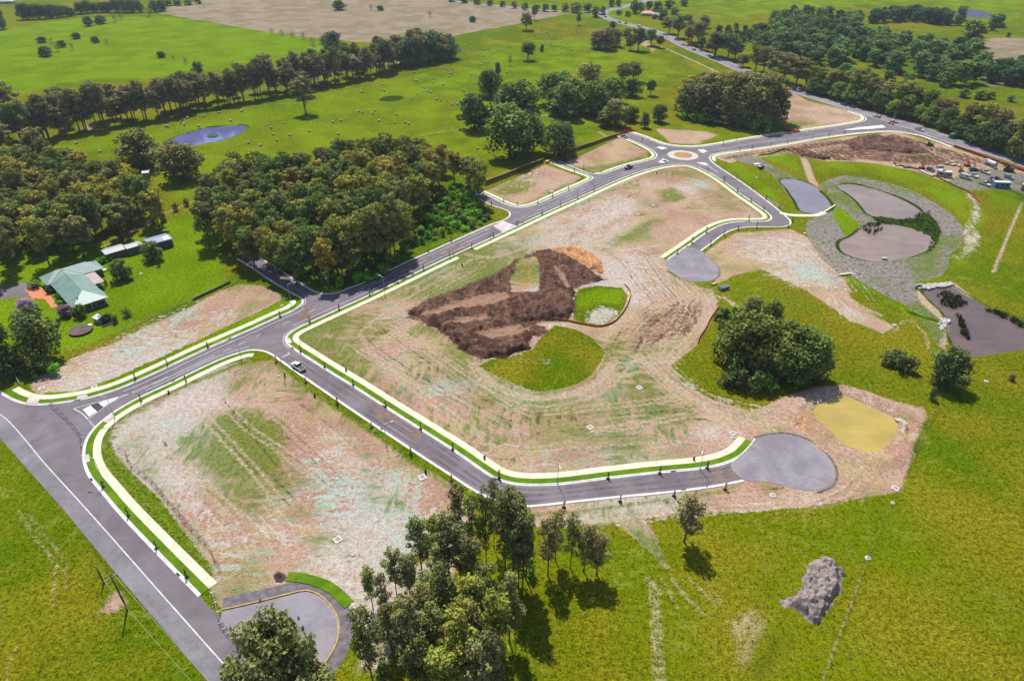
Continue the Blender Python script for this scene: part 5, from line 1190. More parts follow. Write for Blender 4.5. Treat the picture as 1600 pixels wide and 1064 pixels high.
# reeds in the ponds
M_REED = simple('reed_leaves', A((96, 108, 62)), A((58, 72, 36)), 1.2)
def reeds(name, label, s, n, seed, hh=1.1, mat=None):
    pw = PW(s); q = np.array(pw); r = random.Random(seed); mb = MB(); k = 0
    while k < n:
        x, y = r.uniform(q[:, 0].min(), q[:, 0].max()), r.uniform(q[:, 1].min(), q[:, 1].max())
        if sdf(np.array([x]), np.array([y]), pw)[0] < 0: continue
        k += 1
        for _ in range(7):
            a = r.uniform(0, 6.28); h = hh * r.uniform(.5, 1.1); l = r.uniform(.2, .6); w = .13
            bx, by = x + r.uniform(-.5, .5), y + r.uniform(-.5, .5)
            dx, dy = math.cos(a), math.sin(a)
            mb.add([(bx - dy * w, by + dx * w, -.3), (bx + dy * w, by - dx * w, -.3), (bx + dx * l + dy * w * .5, by + dy * l - dx * w * .5, h), (bx + dx * l - dy * w * .5, by + dy * l + dx * w * .5, h)], [(0, 1, 2, 3)])
    return tag(mb.build(name, mat or M_REED), label, 'reeds', None, 'stuff')
reeds('reeds', 'dark green reed bed between the two wetland ponds', '1353,334 1380,339 1408,343 1436,334 1452,332 1466,348 1470,364 1462,384 1450,396 1440,398 1457,374 1440,362 1414,354 1390,350 1368,348', 170, 2, .7, simple('green_reeds', A((104, 116, 56)), A((74, 90, 36)), 1.2))
reeds('reeds', 'scattered dead reeds standing in the lower wetland pond', '1352,352 1366,344 1380,352 1376,366 1356,366 1350,360', 40, 3, .9, simple('dead_reeds', A((110, 96, 88)), A((76, 66, 60)), 1))
reeds('reeds', 'clump of reeds in the head of the creek pond', '1462,460 1480,456 1500,464 1512,474 1490,482 1472,474', 95, 4, 1.0)
reeds('reeds', 'thin line of reeds standing in the creek pond', '1496,492 1504,496 1514,530 1506,530', 60, 5, .9)
reeds('reeds', 'reeds along the far bank of the creek pond', '1540,484 1560,492 1590,508 1620,520 1620,514 1580,495 1555,484', 90, 6, .9)

# ------------------------------------------------------------------ hay bales
t = NT('bale_wrap', .55, .35); v = t.coord()
c = t.mix(t.step(t.noise(1.5, 3, .6, v), .4, .65), A((224, 220, 204)), A((198, 194, 180))); t.col(c); M_WRAP = t.m
t = NT('straw_end', .9, .1); v = t.coord()
w_ = t.n('ShaderNodeTexWave'); w_.wave_type = 'RINGS'; w_.rings_direction = 'X'; w_.inputs['Scale'].default_value = 5; w_.inputs['Distortion'].default_value = 2; t.l(v, w_.inputs['Vector'])
t.col(t.mix(w_.outputs['Fac'], A((206, 194, 150)), A((160, 148, 110)))); M_STRAW = t.m
mb = MB(); mb.lathe([(.70, -.78), (.84, -.68), (.88, -.3), (.88, .3), (.84, .68), (.70, .78)], 20, Matrix.Rotation(R(90), 4, 'Y')); ME_BALE = mb.mesh('wrapped_bale', True); ME_BALE.materials.append(M_WRAP)
ME_END = []
for s in (-1, 1):
    mb = MB(); mb.lathe([(.68, 0), (.66, .02), (.1, .035)], 20, Matrix.Translation((s * .78, 0, 0)) @ Matrix.Rotation(R(90 * s), 4, 'Y'))
    ME_END.append(mb.mesh('straw_face')); ME_END[-1].materials.append(M_STRAW)
def bales(s, off, label, group):
    for x, y in P(s):
        px, py = x / 4 + off, y / 4
        t = thing('hay_bale', label, 'hay bale', G(px, py + 1.2)[:2] + (.86,), random.uniform(0, 3.14), group)
        k = random.uniform(.66, .8); t.scale = (k, k, k); t.location.z *= k
        link('wrapping', ME_BALE, None, t); [link('straw_face', e_, None, t) for e_ in ME_END]
bales('1035,790 1050,792 1130,765 1152,780 1172,738 1245,790 1275,728 1370,705 1437,750 1443,757 1510,695 1555,893', 0, 'white wrapped round hay bale near the blue dam', 'hay bales near the dam')
bales('478,897', 0, 'white wrapped hay bale alone below the tree belt, far from the rest', None); bales('625,948', 0, 'white wrapped hay bale closest to the wood behind the house', None)
bales('30,910 95,800 110,842 133,878 175,770 212,847 330,745 335,822 480,763 515,838 530,755 643,698 665,703 660,577 730,710 743,692 770,757 780,563 803,567 790,530 877,718 868,768 933,768 955,775 1385,930', 400, 'white wrapped round hay bale in the grass between the big wood and the tree belt', 'hay bales between wood and belt')
bales('975,618 1003,587 990,453 997,500 1005,505 1053,550 1073,573 1093,577 1103,515 1118,492 1130,622 1155,627 1168,528 1193,432 1230,432 1212,460 1208,478 1228,657 1260,652 1262,515 1300,570 1345,465 1395,400 1408,405', 400, 'white wrapped round hay bale in the middle of the paddock right of the small hollow', 'hay bales in the middle of the paddock')
FB = 'small pale hay bale scattered in the upper paddock below the ploughed field'
bales('1285,315 1300,328 1340,310 1350,277 1385,265 1370,348 1422,350 1435,368 1430,390 1478,332 1513,318 1480,230 1570,453 1580,290 1435,310 1290,240 1570,200 1580,175', 400, FB, 'hay bales in the upper paddock')
bales('225,170 220,205 245,260 240,275 305,300 305,330 370,312 378,380 290,370 255,230 330,222 400,190 395,215 425,250 150,500 180,195 160,240 200,215 410,205 180,290 345,270 315,235 205,250 80,520', 800, FB, 'hay bales in the upper paddock')

# ------------------------------------------------------------------ vehicles
M_CAR = obj_colour('car_paint', .3, .5, .5)
M_GLASS = simple('dark_glass', (.02, .025, .03, 1), (.04, .045, .05, 1), 1, .08, .5)
M_TYRE = simple('tyre_rubber', (.02, .02, .02, 1), (.03, .03, .03, 1), 3)
M_RIM = simple('wheel_rim', (.5, .5, .52, 1), (.35, .35, .36, 1), 3, .35, .5)
M_LAMP = simple('headlight_lens', (.8, .8, .78, 1), (.7, .7, .7, 1), 3, .15, .5)
M_TAIL = simple('tail_lens', (.4, .01, .01, 1), (.3, .01, .01, 1), 3, .2, .5)
M_STEEL = simple('dull_steel', (.3, .3, .31, 1), (.22, .22, .23, 1), 2, .5, .5)
def wheels(root, xs, r=.34, half=.78, w=.22):
    for x in xs:
        for s in (-1, 1):
            M = Matrix.Translation((x, s * half, r)) @ Matrix.Rotation(R(90), 4, 'X')
            mb = MB(); mb.lathe([(r * .8, -w / 2), (r, -w / 2 + .03), (r, w / 2 - .03), (r * .8, w / 2)], 14, M); wh = mb.build('wheel', M_TYRE, root)
            mb = MB(); mb.lathe([(r * .6, -w / 2 - .012), (r * .6, w / 2 + .012)], 12, M); mb.build('rim', M_RIM, wh)
def lamps(root, xf, xr, z, half):
    for s in (-1, 1):
        mb = MB(); mb.box(xf - .05, xf + .03, s * half - .17, s * half + .17, z - .08, z + .08); mb.build('headlight', M_LAMP, root)
        mb = MB(); mb.box(xr - .03, xr + .05, s * half - .1, s * half + .1, z, z + .22); mb.build('tail_light', M_TAIL, root)
def paint(root, c):
    for o in root.children_recursive: o.color = A(c, 1.0)
def vehicle(kind, label, p, rz, c, cat=None, group=None, k=1.1):
    name = {'ute': 'parked_ute', 'tray': 'parked_ute', 'car': 'car', 'van': 'van', 'wagon': 'car'}[kind]
    root = thing(name, label, cat or {'ute': 'ute', 'tray': 'ute', 'van': 'van'}.get(kind, 'car'), (p[0], p[1], .06), rz, group); root.scale = (k, k, k)
    if kind in ('ute', 'tray'):
        mb = MB(); mb.prism([(-2.6, .45), (-2.6, .98), (-.7, 1.0), (-.65, 1.05), (.95, 1.08), (2.35, .98), (2.6, .8), (2.62, .42), (1.95, .36), (1.2, .36), (-1.1, .36), (-1.9, .36)], -.92, .92, .04); mb.build('body', M_CAR, root, bevel=.06)
        mb = MB(); mb.prism([(-.62, 1.04), (-.5, 1.68), (.35, 1.72), (1.15, 1.06)], -.82, .82, .12); gl = mb.build('cabin_glass', M_GLASS, root, bevel=.04)
        mb = MB(); mb.prism([(-.52, 1.66), (-.46, 1.75), (.32, 1.78), (.42, 1.70)], -.72, .72, .05); mb.build('cabin_roof', M_CAR, root, bevel=.03)
        mb = MB()
        if kind == 'ute': mb.box(-2.5, -.78, -.76, .76, .985, 1.0)
        else:
            mb.box(-2.65, -.72, -.95, .95, 1.0, 1.06)
            for a in ((-2.65, -2.6, -.95, .95), (-2.65, -.72, -.95, -.9), (-2.65, -.72, .9, .95)): mb.box(*a, 1.06, 1.3)
        mb.build('tray', simple('tray_liner', (.06, .06, .065, 1), (.09, .09, .09, 1), 2) if kind == 'ute' else M_STEEL, root)
        wheels(root, (1.6, -1.5), .38, .82, .25); lamps(root, 2.6, -2.6, .72, .7)
    elif kind in ('car', 'wagon'):
        bk = -1.5 if kind == 'car' else -2.05
        mb = MB(); mb.prism([(-2.2, .42), (-2.22, .9), (-1.6, .98), (.8, .98), (1.9, .86), (2.2, .68), (2.22, .4), (1.6, .32), (-1.7, .32)], -.89, .89, .05); mb.build('body', M_CAR, root, bevel=.07)
        mb = MB(); mb.prism([(bk - .15, .95), (bk + .3, 1.45), (.1, 1.47), (1.0, .96)], -.8, .8, .14); mb.build('cabin_glass', M_GLASS, root, bevel=.04)
        mb = MB(); mb.prism([(bk + .26, 1.43), (bk + .4, 1.5), (0, 1.52), (.16, 1.45)], -.68, .68, .05); mb.build('cabin_roof', M_CAR, root, bevel=.03)
        wheels(root, (1.4, -1.35), .33, .8, .21); lamps(root, 2.18, -2.2, .66, .66)
    else:
        mb = MB(); mb.prism([(-2.6, .35), (-2.62, 2.0), (-2.5, 2.12), (1.2, 2.12), (1.55, 2.0), (2.1, 1.15), (2.55, .95), (2.6, .4)], -.95, .95, .1); mb.build('body', M_CAR, root, bevel=.07)
        mb = MB(); mb.prism([(1.28, 1.22), (1.5, 1.9), (1.62, 1.88), (2.14, 1.14)], -.84, .84, .05)
        for s in (-1, 1): mb.box(.3, 1.3, s * .86 - .04, s * .86 + .04, 1.3, 1.85)
        mb.build('windscreen', M_GLASS, root)
        wheels(root, (1.7, -1.7), .35, .86, .22); lamps(root, 2.56, -2.6, .75, .72)
    paint(root, c)
    return root
def dirpx(a, b):
    p, q = G(*a), G(*b); return math.atan2(q[1] - p[1], q[0] - p[0])
WHITE = (238, 238, 240); BLK = (40, 42, 50); SILV = (176, 180, 186); BLUEC = (60, 84, 140); REDC = (150, 40, 36)
CD = dirpx((460, 563), (500, 590))
vehicle('ute', 'white ute driving on the long street near the main junction', G(466.5, 575.5), CD + math.pi, WHITE)
BDR = dirpx((900, 300), (1000, 258))
vehicle('ute', 'dark blue-black ute on the main road just before the roundabout', G(982, 263.5), BDR, (44, 52, 78))
vehicle('ute', 'white and dark ute stopped at the closed end of the stub beside the orange barrier', G(974, 215.4), dirpx((1000, 226), (970, 214)), (200, 206, 210))
HWD = dirpx((1325, 168), (1275, 152.5))
vehicle('wagon', 'dark car parked on the highway shoulder under the roadside trees', G(1318, 164.8), HWD, BLK, group='dark cars on the highway shoulder'); vehicle('car', 'dark car parked on the highway shoulder under the roadside trees', G(1331, 168.4), HWD, (56, 58, 70), group='dark cars on the highway shoulder')
vehicle('wagon', 'white car stopped beside the orange works in the highway junction', G(1370, 184), HWD, WHITE)
vehicle('ute', 'white ute waiting below the highway junction', G(1436, 204.4), HWD + math.pi, WHITE)
vehicle('car', 'silver car emerging from under the domed gums on the highway', G(1204, 125.5), HWD, SILV); vehicle('car', 'red-brown car behind the blue truck on the highway', G(1221, 132.5), HWD, (120, 60, 54))
for i, (x, y, c) in enumerate(((946, 27.5, BLK), (968, 36, BLK), (978, 38, (70, 76, 90)))): vehicle('car', 'dark car travelling round the far bend of the highway', G(x, y), dirpx((950, 30), (978, 38)), c, group='dark cars on the far bend')
vehicle('van', 'white van on the highway behind the open row of trees', G(998, 43), HWD, WHITE)
for x, y in ((1067, 71), (1084, 79), (1107, 88), (1112, 90.5)): vehicle('wagon', 'pale car on the shaded straight of the far highway', G(x, y), HWD, random.choice([WHITE, SILV]), group='pale cars on the far straight')
# car park of the works compound
vehicle('van', 'white van in the compound, parked nearest to the site huts', G(1508, 279.5), dirpx((1508, 276), (1522, 280)), WHITE)
vehicle('tray', 'white tray-back ute beside the white van in the compound', G(1520, 276.5), dirpx((1516, 274), (1526, 278)), WHITE)
vehicle('tray', 'white flat-tray ute at the top edge of the compound', G(1539, 271), dirpx((1533, 267), (1546, 272)), WHITE)
vehicle('ute', 'black ute in the row on the compound gravel', G(1556, 282), dirpx((1550, 279), (1564, 283)), BLK)
vehicle('wagon', 'silver four-wheel drive at the right of the compound', G(1576, 279), dirpx((1569, 276), (1582, 280)), SILV)
vehicle('ute', 'white ute at the lower edge of the compound gravel', G(1538, 289.5), dirpx((1531, 286), (1545, 291)), WHITE)
vehicle('ute', 'pale blue-white ute tucked in front of the blue container', G(1550, 286.5), dirpx((1542, 283), (1556, 287)), (196, 210, 228))
vehicle('wagon', 'dark purple-blue car by the machines above the compound', G(1521, 267), dirpx((1514, 266), (1527, 266)), (60, 50, 84))
vehicle('car', 'small dark blue car left of the white site huts', G(1453.5, 267), dirpx((1450, 265), (1457, 268)), (44, 48, 96))
# trucks
def truck(name, label, p, rz, kind, cab):
    root = thing(name, label, 'truck', (p[0], p[1], .06), rz)
    mb = MB(); mb.prism([(1.9, .6), (1.9, 2.75), (2.1, 2.9), (3.4, 2.85), (3.75, 1.8), (3.85, .6)], -1.15, 1.15, .08); cb = mb.build('cab', M_CAR, root, bevel=.06); cb.color = A(cab)
    mb = MB(); mb.prism([(3.42, 2.7), (3.5, 2.72), (3.82, 1.82), (3.76, 1.8)], -1.0, 1.0); mb.build('windscreen', M_GLASS, root)
    mb = MB(); mb.box(-4.1, 3.6, -.5, .5, .55, .85); mb.build('chassis', M_STEEL, root)
    if kind == 'tanker':
        mb = MB(); M = Matrix.Translation((-1.2, 0, 1.95)) @ Matrix.Rotation(R(90), 4, 'Y')
        mb.lathe([(.7, -2.8), (1.05, -2.6), (1.1, -1), (1.1, 1), (1.05, 2.6), (.7, 2.8)], 18, M); b = mb.build('tank', M_CAR, root, smooth=True); b.color = A(WHITE)
        mb = MB(); mb.lathe([(.3, 0), (.3, .15)], 12, Matrix.Translation((-1.2, 0, 3.0))); mb.build('hatch', M_STEEL, root)
    else:
        mb = MB(); mb.prism([(-4.2, .9), (-4.4, 2.5), (1.6, 2.5), (1.6, .9)], -1.2, 1.2, -.08); b = mb.build('tipper_body', M_CAR, root, bevel=.05); b.color = A((44, 46, 84))
        mb = MB(); mb.box(-4.2, 1.5, -1.05, 1.05, 2.505, 2.53); b = mb.build('load', M_TILL, root)
    wheels(root, (2.9, -2.2, -3.3), .5, .98, .3); lamps(root, 3.85, -4.3, .9, .85)
truck('tanker_truck', 'white tanker truck parked under the red barrier above the compound', G(1546, 259.5), dirpx((1556, 262), (1538, 254)), 'tanker', WHITE)
truck('tipper_truck', 'dark blue tipper truck with a white cab on the highway', G(1243, 142), HWD + math.pi, 'tip', WHITE)
# plant
def excavator(label, p, rz, c, k=1.0):
    root = thing('excavator', label, 'excavator', (p[0], p[1], 0), rz); root.scale = (k, k, k)
    for s in (-1, 1):
        mb = MB(); mb.prism([(-1.7, .1), (-1.9, .45), (-1.7, .8), (1.7, .8), (1.9, .45), (1.7, .1)], s * 1.0 - .28, s * 1.0 + .28); mb.build('track', M_TYRE, root)
    mb = MB(); mb.prism([(-1.9, .95), (-2.0, 1.9), (.2, 1.95), (1.3, 1.2), (1.3, .95)], -1.1, 1.1, .05); b = mb.build('body', M_CAR, root, bevel=.06); b.color = A(c)
    mb = MB(); mb.prism([(.1, 1.2), (.1, 2.7), (.9, 2.75), (1.4, 1.9), (1.4, 1.2)], .2, 1.1, .05); b = mb.build('cab', M_GLASS, root, bevel=.03)
    mb = MB(); mb.tube([(1.2, -.3, 1.4), (3.2, -.3, 3.6), (4.6, -.3, 2.9)], [.28, .26, .2], 6); mb.tube([(4.6, -.3, 2.9), (4.9, -.3, .9)], [.2, .16], 6); b = mb.build('boom', M_CAR, root); b.color = A(c)
    mb = MB(); mb.prism([(4.6, .2), (4.5, .9), (5.2, .9), (5.5, .3)], -.8, .2); mb.build('bucket', M_STEEL, root)
excavator('brown excavator with its boom raised at the right of the compound', G(1575, 268), 2.6, (120, 84, 60), 1.2)
excavator('small dark loader standing among the stores above the compound', G(1501, 269), 1.0, (96, 62, 50), .8)
excavator('orange digger on the soil left of the site huts', G(1440, 264), .3, (216, 100, 40), .75)
excavator('small excavator parked on the bare soil below the highway kerb', G(1453, 228), 2.2, (110, 84, 72), .85)
excavator('orange and white loader among the stores above the compound', G(1511, 260), .1, (224, 108, 60), .8)
# site huts and containers
M_HUT = obj_colour('painted_steel_panel', .5, .4)
def hut(name, label, cat, x0, y0, x1, y1, dep, h, c, roofc, group=None):
    a, b = G(x0, y0), G(x1, y1); L = math.dist(a[:2], b[:2]); rz = math.atan2(b[1] - a[1], b[0] - a[0])
    root = thing(name, label, cat, (a[0], a[1], 0), rz, group)
    mb = MB(); mb.box(0, L, 0, dep, .15, h); w = mb.build('wall', M_HUT, root, bevel=.03); w.color = A(c)
    mb = MB(); mb.box(-.15, L + .15, -.15, dep + .15, h + .003, h + .14); r_ = mb.build('roof', M_HUT, root); r_.color = A(roofc)
    mb = MB(); mb.box(L * .12, L * .12 + .85, -.03, .02, .2, 2.15); d_ = mb.build('door', M_HUT, root); d_.color = A(tuple(x * .75 for x in c))
    for q in (.45, .72):
        mb = MB(); mb.box(L * q, L * q + 1.0, -.04, .02, 1.1, 1.95); mb.build('window', M_GLASS, root)
    mb = MB(); mb.box(.1, L - .1, .1, dep - .1, 0, .148); mb.build('skid', M_STEEL, root)
hut('site_hut', 'white site hut on the left of the touching pair in the compound', 'site hut', 1462, 274.5, 1471.5, 277, 3, 2.8, (214, 214, 222), WHITE)
hut('site_hut', 'white site hut on the right of the touching pair in the compound', 'site hut', 1472, 277.5, 1486, 278.5, 3, 2.8, (190, 190, 206), WHITE)
hut('shipping_container', 'blue container with a white roof at the right edge of the compound', 'container', 1553, 293.5, 1577, 294.5, 2.6, 2.7, (84, 150, 196), WHITE)
hut('site_hut', 'white site hut cut off by the right edge of the picture', 'site hut', 1594, 298, 1612, 302, 3.2, 3.0, (150, 152, 180), WHITE)
# stores and stacks
M_TIMB = simple('stacked_timber', A((236, 224, 206)), A((206, 190, 166)), 2)
def stack(label, x, y, rz, L, W, n, mat=None):
    root = thing('timber_stack', label, 'timber stack', G(x, y), rz)
    mb = MB()
    for k in range(n):
        for q in range(5): mb.box(-L / 2 + .1 * (k % 2), L / 2 - .05 * (k % 3), -W / 2 + q * W / 5 + .02, -W / 2 + (q + 1) * W / 5 - .02, .12 + k * .22, .32 + k * .22)
    mb.build('planks', mat or M_TIMB, root)
    mb = MB()
    for x_ in (-L / 3, L / 3): mb.box(x_ - .06, x_ + .06, -W / 2, W / 2, 0, .12)
    mb.build('bearer', M_STEEL, root)
stack('long pale stack of timber beside the site huts', 1447, 272, dirpx((1438, 268), (1457, 276)), 9, 2.0, 3)
stack('pale stack of timber standing in the stores above the huts', 1468, 262, .2, 3.5, 1.6, 4, simple('blue_grey_sheets', A((176, 196, 210)), A((150, 166, 184)), 2))
stack('stack of pink-grey sheets among the stores', 1479, 257, .9, 3, 1.8, 4, simple('pink_grey_sheets', A((214, 176, 164)), A((190, 150, 140)), 2))
stack('stack of white pipes and boards right of the pink-grey sheets', 1489, 259, .4, 3.4, 1.6, 4)
stack('low white stack at the top of the stores', 1488, 254.5, .2, 2.6, 1.4, 3)
stack('white stack by the excavator-side end of the stores', 1498, 260, .7, 2.6, 1.5, 3)
stack('grey stack of drainage boards on the soil left of the stores', 1417, 262, .4, 4, 1.6, 3, simple('grey_boards', A((150, 140, 140)), A((110, 100, 100)), 2))
stack('white bundle lying at the left end of the stores fence', 1402, 259, .3, 2.4, 1.2, 2)
# teal tank by the trees
root = thing('water_tank', 'teal-green domed water tank under the roadside trees', 'water tank', G(1488, 216))
mb = MB(); mb.lathe([(2.2, 0), (2.25, .3), (2.2, 2.0), (2.05, 2.2)], 20); mb.build('tank_wall', simple('teal_plastic', A((40, 120, 112)), A((30, 96, 92)), 1.5, .6), root, smooth=True)
mb = MB(); mb.lathe([(2.1, 2.2), (1.4, 2.7), (.4, 2.95), (.1, 2.97)], 20); lid = mb.build('dome', simple('teal_dome', A((60, 140, 126)), A((44, 112, 106)), 1.5, .6), root, smooth=True)

# ------------------------------------------------------------------ barriers and fences
M_ORANGE = simple('orange_plastic', A((232, 92, 48)), A((206, 74, 36)), 1.5, .6, .3)
M_REDB = simple('red_plastic', A((214, 70, 64)), A((180, 52, 50)), .8, .6, .3)
def barrier(name, label, s, h, wd, mat, group=None, feet=True):
    pts = PW(s); o = pts[0]
    root = thing(name, label, 'barrier', (o[0], o[1], 0), 0, group)
    loc = [(x - o[0], y - o[1]) for x, y in pts]
    mb = MB(); strip(mb, smooth(loc, .8), -wd / 2, wd / 2, h, h - .04); mb.build('panel', mat, root)
    if feet:
        ln = smooth(loc, 2.5)
        for x, y in ln:
            mb = MB(); mb.box(x - .08, x + .08, y - .3, y + .3, 0, .12); mb.box(x - .04, x + .04, y - .04, y + .04, .121, h + .08); mb.build('post', M_STEEL, root)
barrier('water_barrier', 'long red plastic barrier along the highway edge above the compound', '1490,229.5 1520,240 1550,251 1575,259.5 1602,269.5', 1.2, .45, M_REDB)
for i, s in enumerate(('1224,201.4 1246,207.2', '1228,201 1249,206.4', '1221,201.6 1243,207.6')): barrier('water_barrier', ['middle orange barrier blocking the side entry on the connector road', 'farthest orange barrier blocking the side entry on the connector road', 'nearest orange barrier blocking the side entry on the connector road'][i], s, 1.0, .7, M_ORANGE)
barrier('mesh_barrier', 'orange mesh barrier closing the stub beside the big wood', '727,304 734,300.4 742,295.4', 1.0, .12, M_ORANGE); barrier('mesh_barrier', 'reddish barrier behind the stub beside the big wood', '722,300 740,293', .9, .12, M_REDB)
barrier('mesh_barrier', 'red-brown mesh barrier in tree shade at the end of the second stub', '853,256.5 862,252.2 870,248.6', 1.0, .12, M_REDB)
barrier('mesh_barrier', 'orange mesh barrier closing the stub above the roundabout', '964,213.2 972,209.6 981,207.6', 1.1, .12, M_ORANGE); barrier('mesh_barrier', 'orange mesh barrier running on beside the roundabout stub', '975,205.6 984,205 994,206.8', 1.0, .12, M_ORANGE)
barrier('silt_fence', 'red silt fence along the edge of the thicket', '1124,480 1110,499 1102,515 1094,527 1090,537', .7, .10, M_REDB)
M_AMBER = simple('amber_mesh', A((226, 142, 54)), A((200, 116, 40)), 1.2)
M_SILT = simple('silt_cloth', A((186, 140, 70)), A((150, 112, 60)), .8)
barrier('silt_fence', 'orange silt fence curving round the small green patch by the brown heap', '976,445.5 985,458 982,473 971,492 957,505 937,510.6 912,507.4 884,501.6 862,499', .75, .10, M_AMBER)
barrier('silt_fence', 'ochre silt fence along the lower side of the works compound', '1395,256 1412,261 1440,267 1462,277 1486,289 1512,301 1524,308', .8, .10, M_SILT); barrier('silt_fence', 'ochre silt fence above the grass by the connector road', '1185,243 1204,241.4 1214,238 1225,233.8 1236,237 1246,243', .7, .10, M_SILT)
barrier('mesh_barrier', 'orange mesh lying on the grass below the compound corner', '1519,308 1527,314 1534,320', .7, .10, M_ORANGE)
# cluster of orange water barriers in the highway junction
for i, (x, y, a) in enumerate(((1390, 193.6, .2), (1395, 195, .5), (1400, 193.4, -.2), (1396, 191.6, .1))):
    root = thing('water_barrier', 'orange water barrier in the cluster in the middle of the highway junction', 'barrier', G(x, y), a, 'orange barriers in the junction')
    mb = MB(); mb.prism([(-1, 0), (-.95, .35), (-.9, .95), (.9, .95), (.95, .35), (1, 0)], -.35, .35, .2); mb.build('shell', M_ORANGE, root, bevel=.05)
    mb = MB(); mb.lathe([(.12, .95), (.12, 1.02)], 10); mb.build('filler_cap', M_KERB, root)
root = thing('lift_platform', 'white lifting machine standing in the highway junction', 'machine', G(1394, 190.6), .6)
mb = MB(); mb.box(-1, 1, -.7, .7, .5, 1.1); b = mb.build('body', M_HUT, root, bevel=.05); b.color = A(WHITE)
mb = MB(); mb.tube([(-.6, 0, 1.1), (.9, 0, 3.4)], .14); b = mb.build('boom', M_HUT, root); b.color = A(WHITE)
mb = MB(); mb.box(.6, 1.4, -.5, .5, 3.4, 3.5); mb.box(.6, 1.4, -.5, -.46, 3.5, 4.3); mb.box(.6, 1.4, .46, .5, 3.5, 4.3); mb.build('basket', M_STEEL, root)
wheels(root, (.7, -.7), .4, .75, .25)
# brown timber fence behind the lots
M_FENCE = simple('brown_timber', A((116, 88, 66)), A((88, 66, 50)), 1.2); M_CAP = simple('fence_capping', A((196, 166, 130)), A((168, 138, 106)), 1)
def timber_fence(label, s, h=2.3):
    pts = smooth(PW(s), 2.4); o = pts[0]; L = [(x - o[0], y - o[1]) for x, y in pts]
    root = thing('timber_fence', label, 'fence', (o[0], o[1], 0))
    mb = MB()
    for i in range(len(L) - 1):
        a, b = Vector((*L[i], 0)), Vector((*L[i + 1], 0)); n = max(2, int((b - a).length / .3))
        for k in range(n):
            q = a.lerp(b, (k + .5) / n); M = Matrix.Translation(q) @ Matrix.Rotation(math.atan2((b - a).y, (b - a).x), 4, 'Z')
            mb.box(-.14, .14, -.015 if k % 2 else .01, .01 if k % 2 else .035, .05, h + random.uniform(-.02, .02), M)
    mb.build('palings', M_FENCE, root)
    mb = MB(); strip(mb, L, -.22, .22, h + .1, .07); mb.build('capping', M_CAP, root)
    for x, y in L:
        mb = MB(); mb.box(x - .06, x + .06, y - .1, y - .03, 0, h - .03); mb.build('post', M_FENCE, root)
timber_fence('long brown timber fence behind the first vacant lot', '757,290 790,277.5 820,265.5 849,254.4')
timber_fence('brown timber fence behind the second lot, touching the spreading tree', '878,244 905,234 930,226 947,219.6 964,214', 2.0)
# post and wire fences
M_POST = simple('fence_post', A((150, 136, 116)), A((110, 98, 84)), 2); M_WIRE = simple('fence_wire', (.2, .2, .2, 1), (.15, .15, .15, 1), 2, .4, .5)
def wire_fence(label, s, gap=4.0, h=1.2):
    pts = smooth(PW(s), gap); o = pts[0]; L = [(x - o[0], y - o[1]) for x, y in pts]
    root = thing('wire_fence', label, 'fence', (o[0], o[1], 0))
    for x, y in L[:95]:
        mb = MB(); mb.tube([(x, y, -.2), (x, y, h)], [.06, .05], 6); mb.build('post', M_POST, root)
    for z in (.4, .75, h - .08):
        mb = MB(); mb.tube([(x, y, z) for x, y in L], .012, 4, False); mb.build('wire', M_WIRE, root)
wire_fence('post and wire fence running down the right-hand pasture', '1460,642 1440,690 1400,773 1356,873 1320,971 1284,1066', 5.0)
wire_fence('post and wire fence between the house lawn and the dry grass strip', '104,550 160,529 228,501 300,469 336,452', 5.0)
M_GRETN = simple('grey_sleepers', A((120, 110, 104)), A((92, 84, 80)), 1)
timber = smooth(PW('302,470 318,462 340,452 360,442'), 1.5); o_ = timber[0]
root = thing('retaining_wall', 'low grey retaining wall at the top of the bare lot by the house', 'retaining wall', (o_[0], o_[1], 0))
mb = MB(); strip(mb, [(x - o_[0], y - o_[1]) for x, y in timber], -.15, .15, .9, .9); mb.build('sleepers', M_GRETN, root)
# temporary mesh fencing: every panel stands by itself
M_TUBE = simple('galvanised_tube', (.16, .16, .17, 1), (.11, .11, .12, 1), 3, .4, .5); M_FOOT = simple('concrete_foot', A((236, 232, 226)), A((206, 200, 194)), 2); M_OFOOT = simple('orange_foot', A((232, 160, 100)), A((210, 130, 70)), 2)
def temp_fence(s, label, group, foot):
    pts = PW(s)
    for a, b in zip(pts, pts[1:]):
        L = math.dist(a, b); rz = math.atan2(b[1] - a[1], b[0] - a[0])
        root = thing('fence_panel', label, 'fence panel', (a[0], a[1], 0), rz, group)
        mb = MB()
        for q in ([(0, 0, .1), (0, 0, 2.1)], [(L - .08, 0, .1), (L - .08, 0, 2.1)], [(0, 0, .2), (L - .08, 0, .2)], [(0, 0, 2.08), (L - .08, 0, 2.08)], [(0, 0, 1.1), (L - .08, 0, 1.1)]): mb.tube(q, .022, 5)
        mb.build('frame', M_TUBE, root)
        mb = MB(); n = max(3, int(L / .14))
        for k in range(1, n): mb.tube([(L * k / n, 0, .2), (L * k / n, 0, 2.08)], .004, 3, False)
        for k in range(1, 8): mb.tube([(0, 0, .2 + k * .24), (L - .08, 0, .2 + k * .24)], .004, 3, False)
        mb.build('wire_mesh', M_WIRE, root)
        mb = MB(); mb.box(-.16, .16, -.36, .36, 0, .16); mb.build('foot', foot, root, bevel=.03)
temp_fence('78,631.5 85,638 92.5,644.5 100.8,651.6 108,659.5 115,667 121.5,675 128,684 127,695.5 129,703', 'wire mesh fence panel on a white foot, across the entry road', 'fence panels across the entry road', M_FOOT)
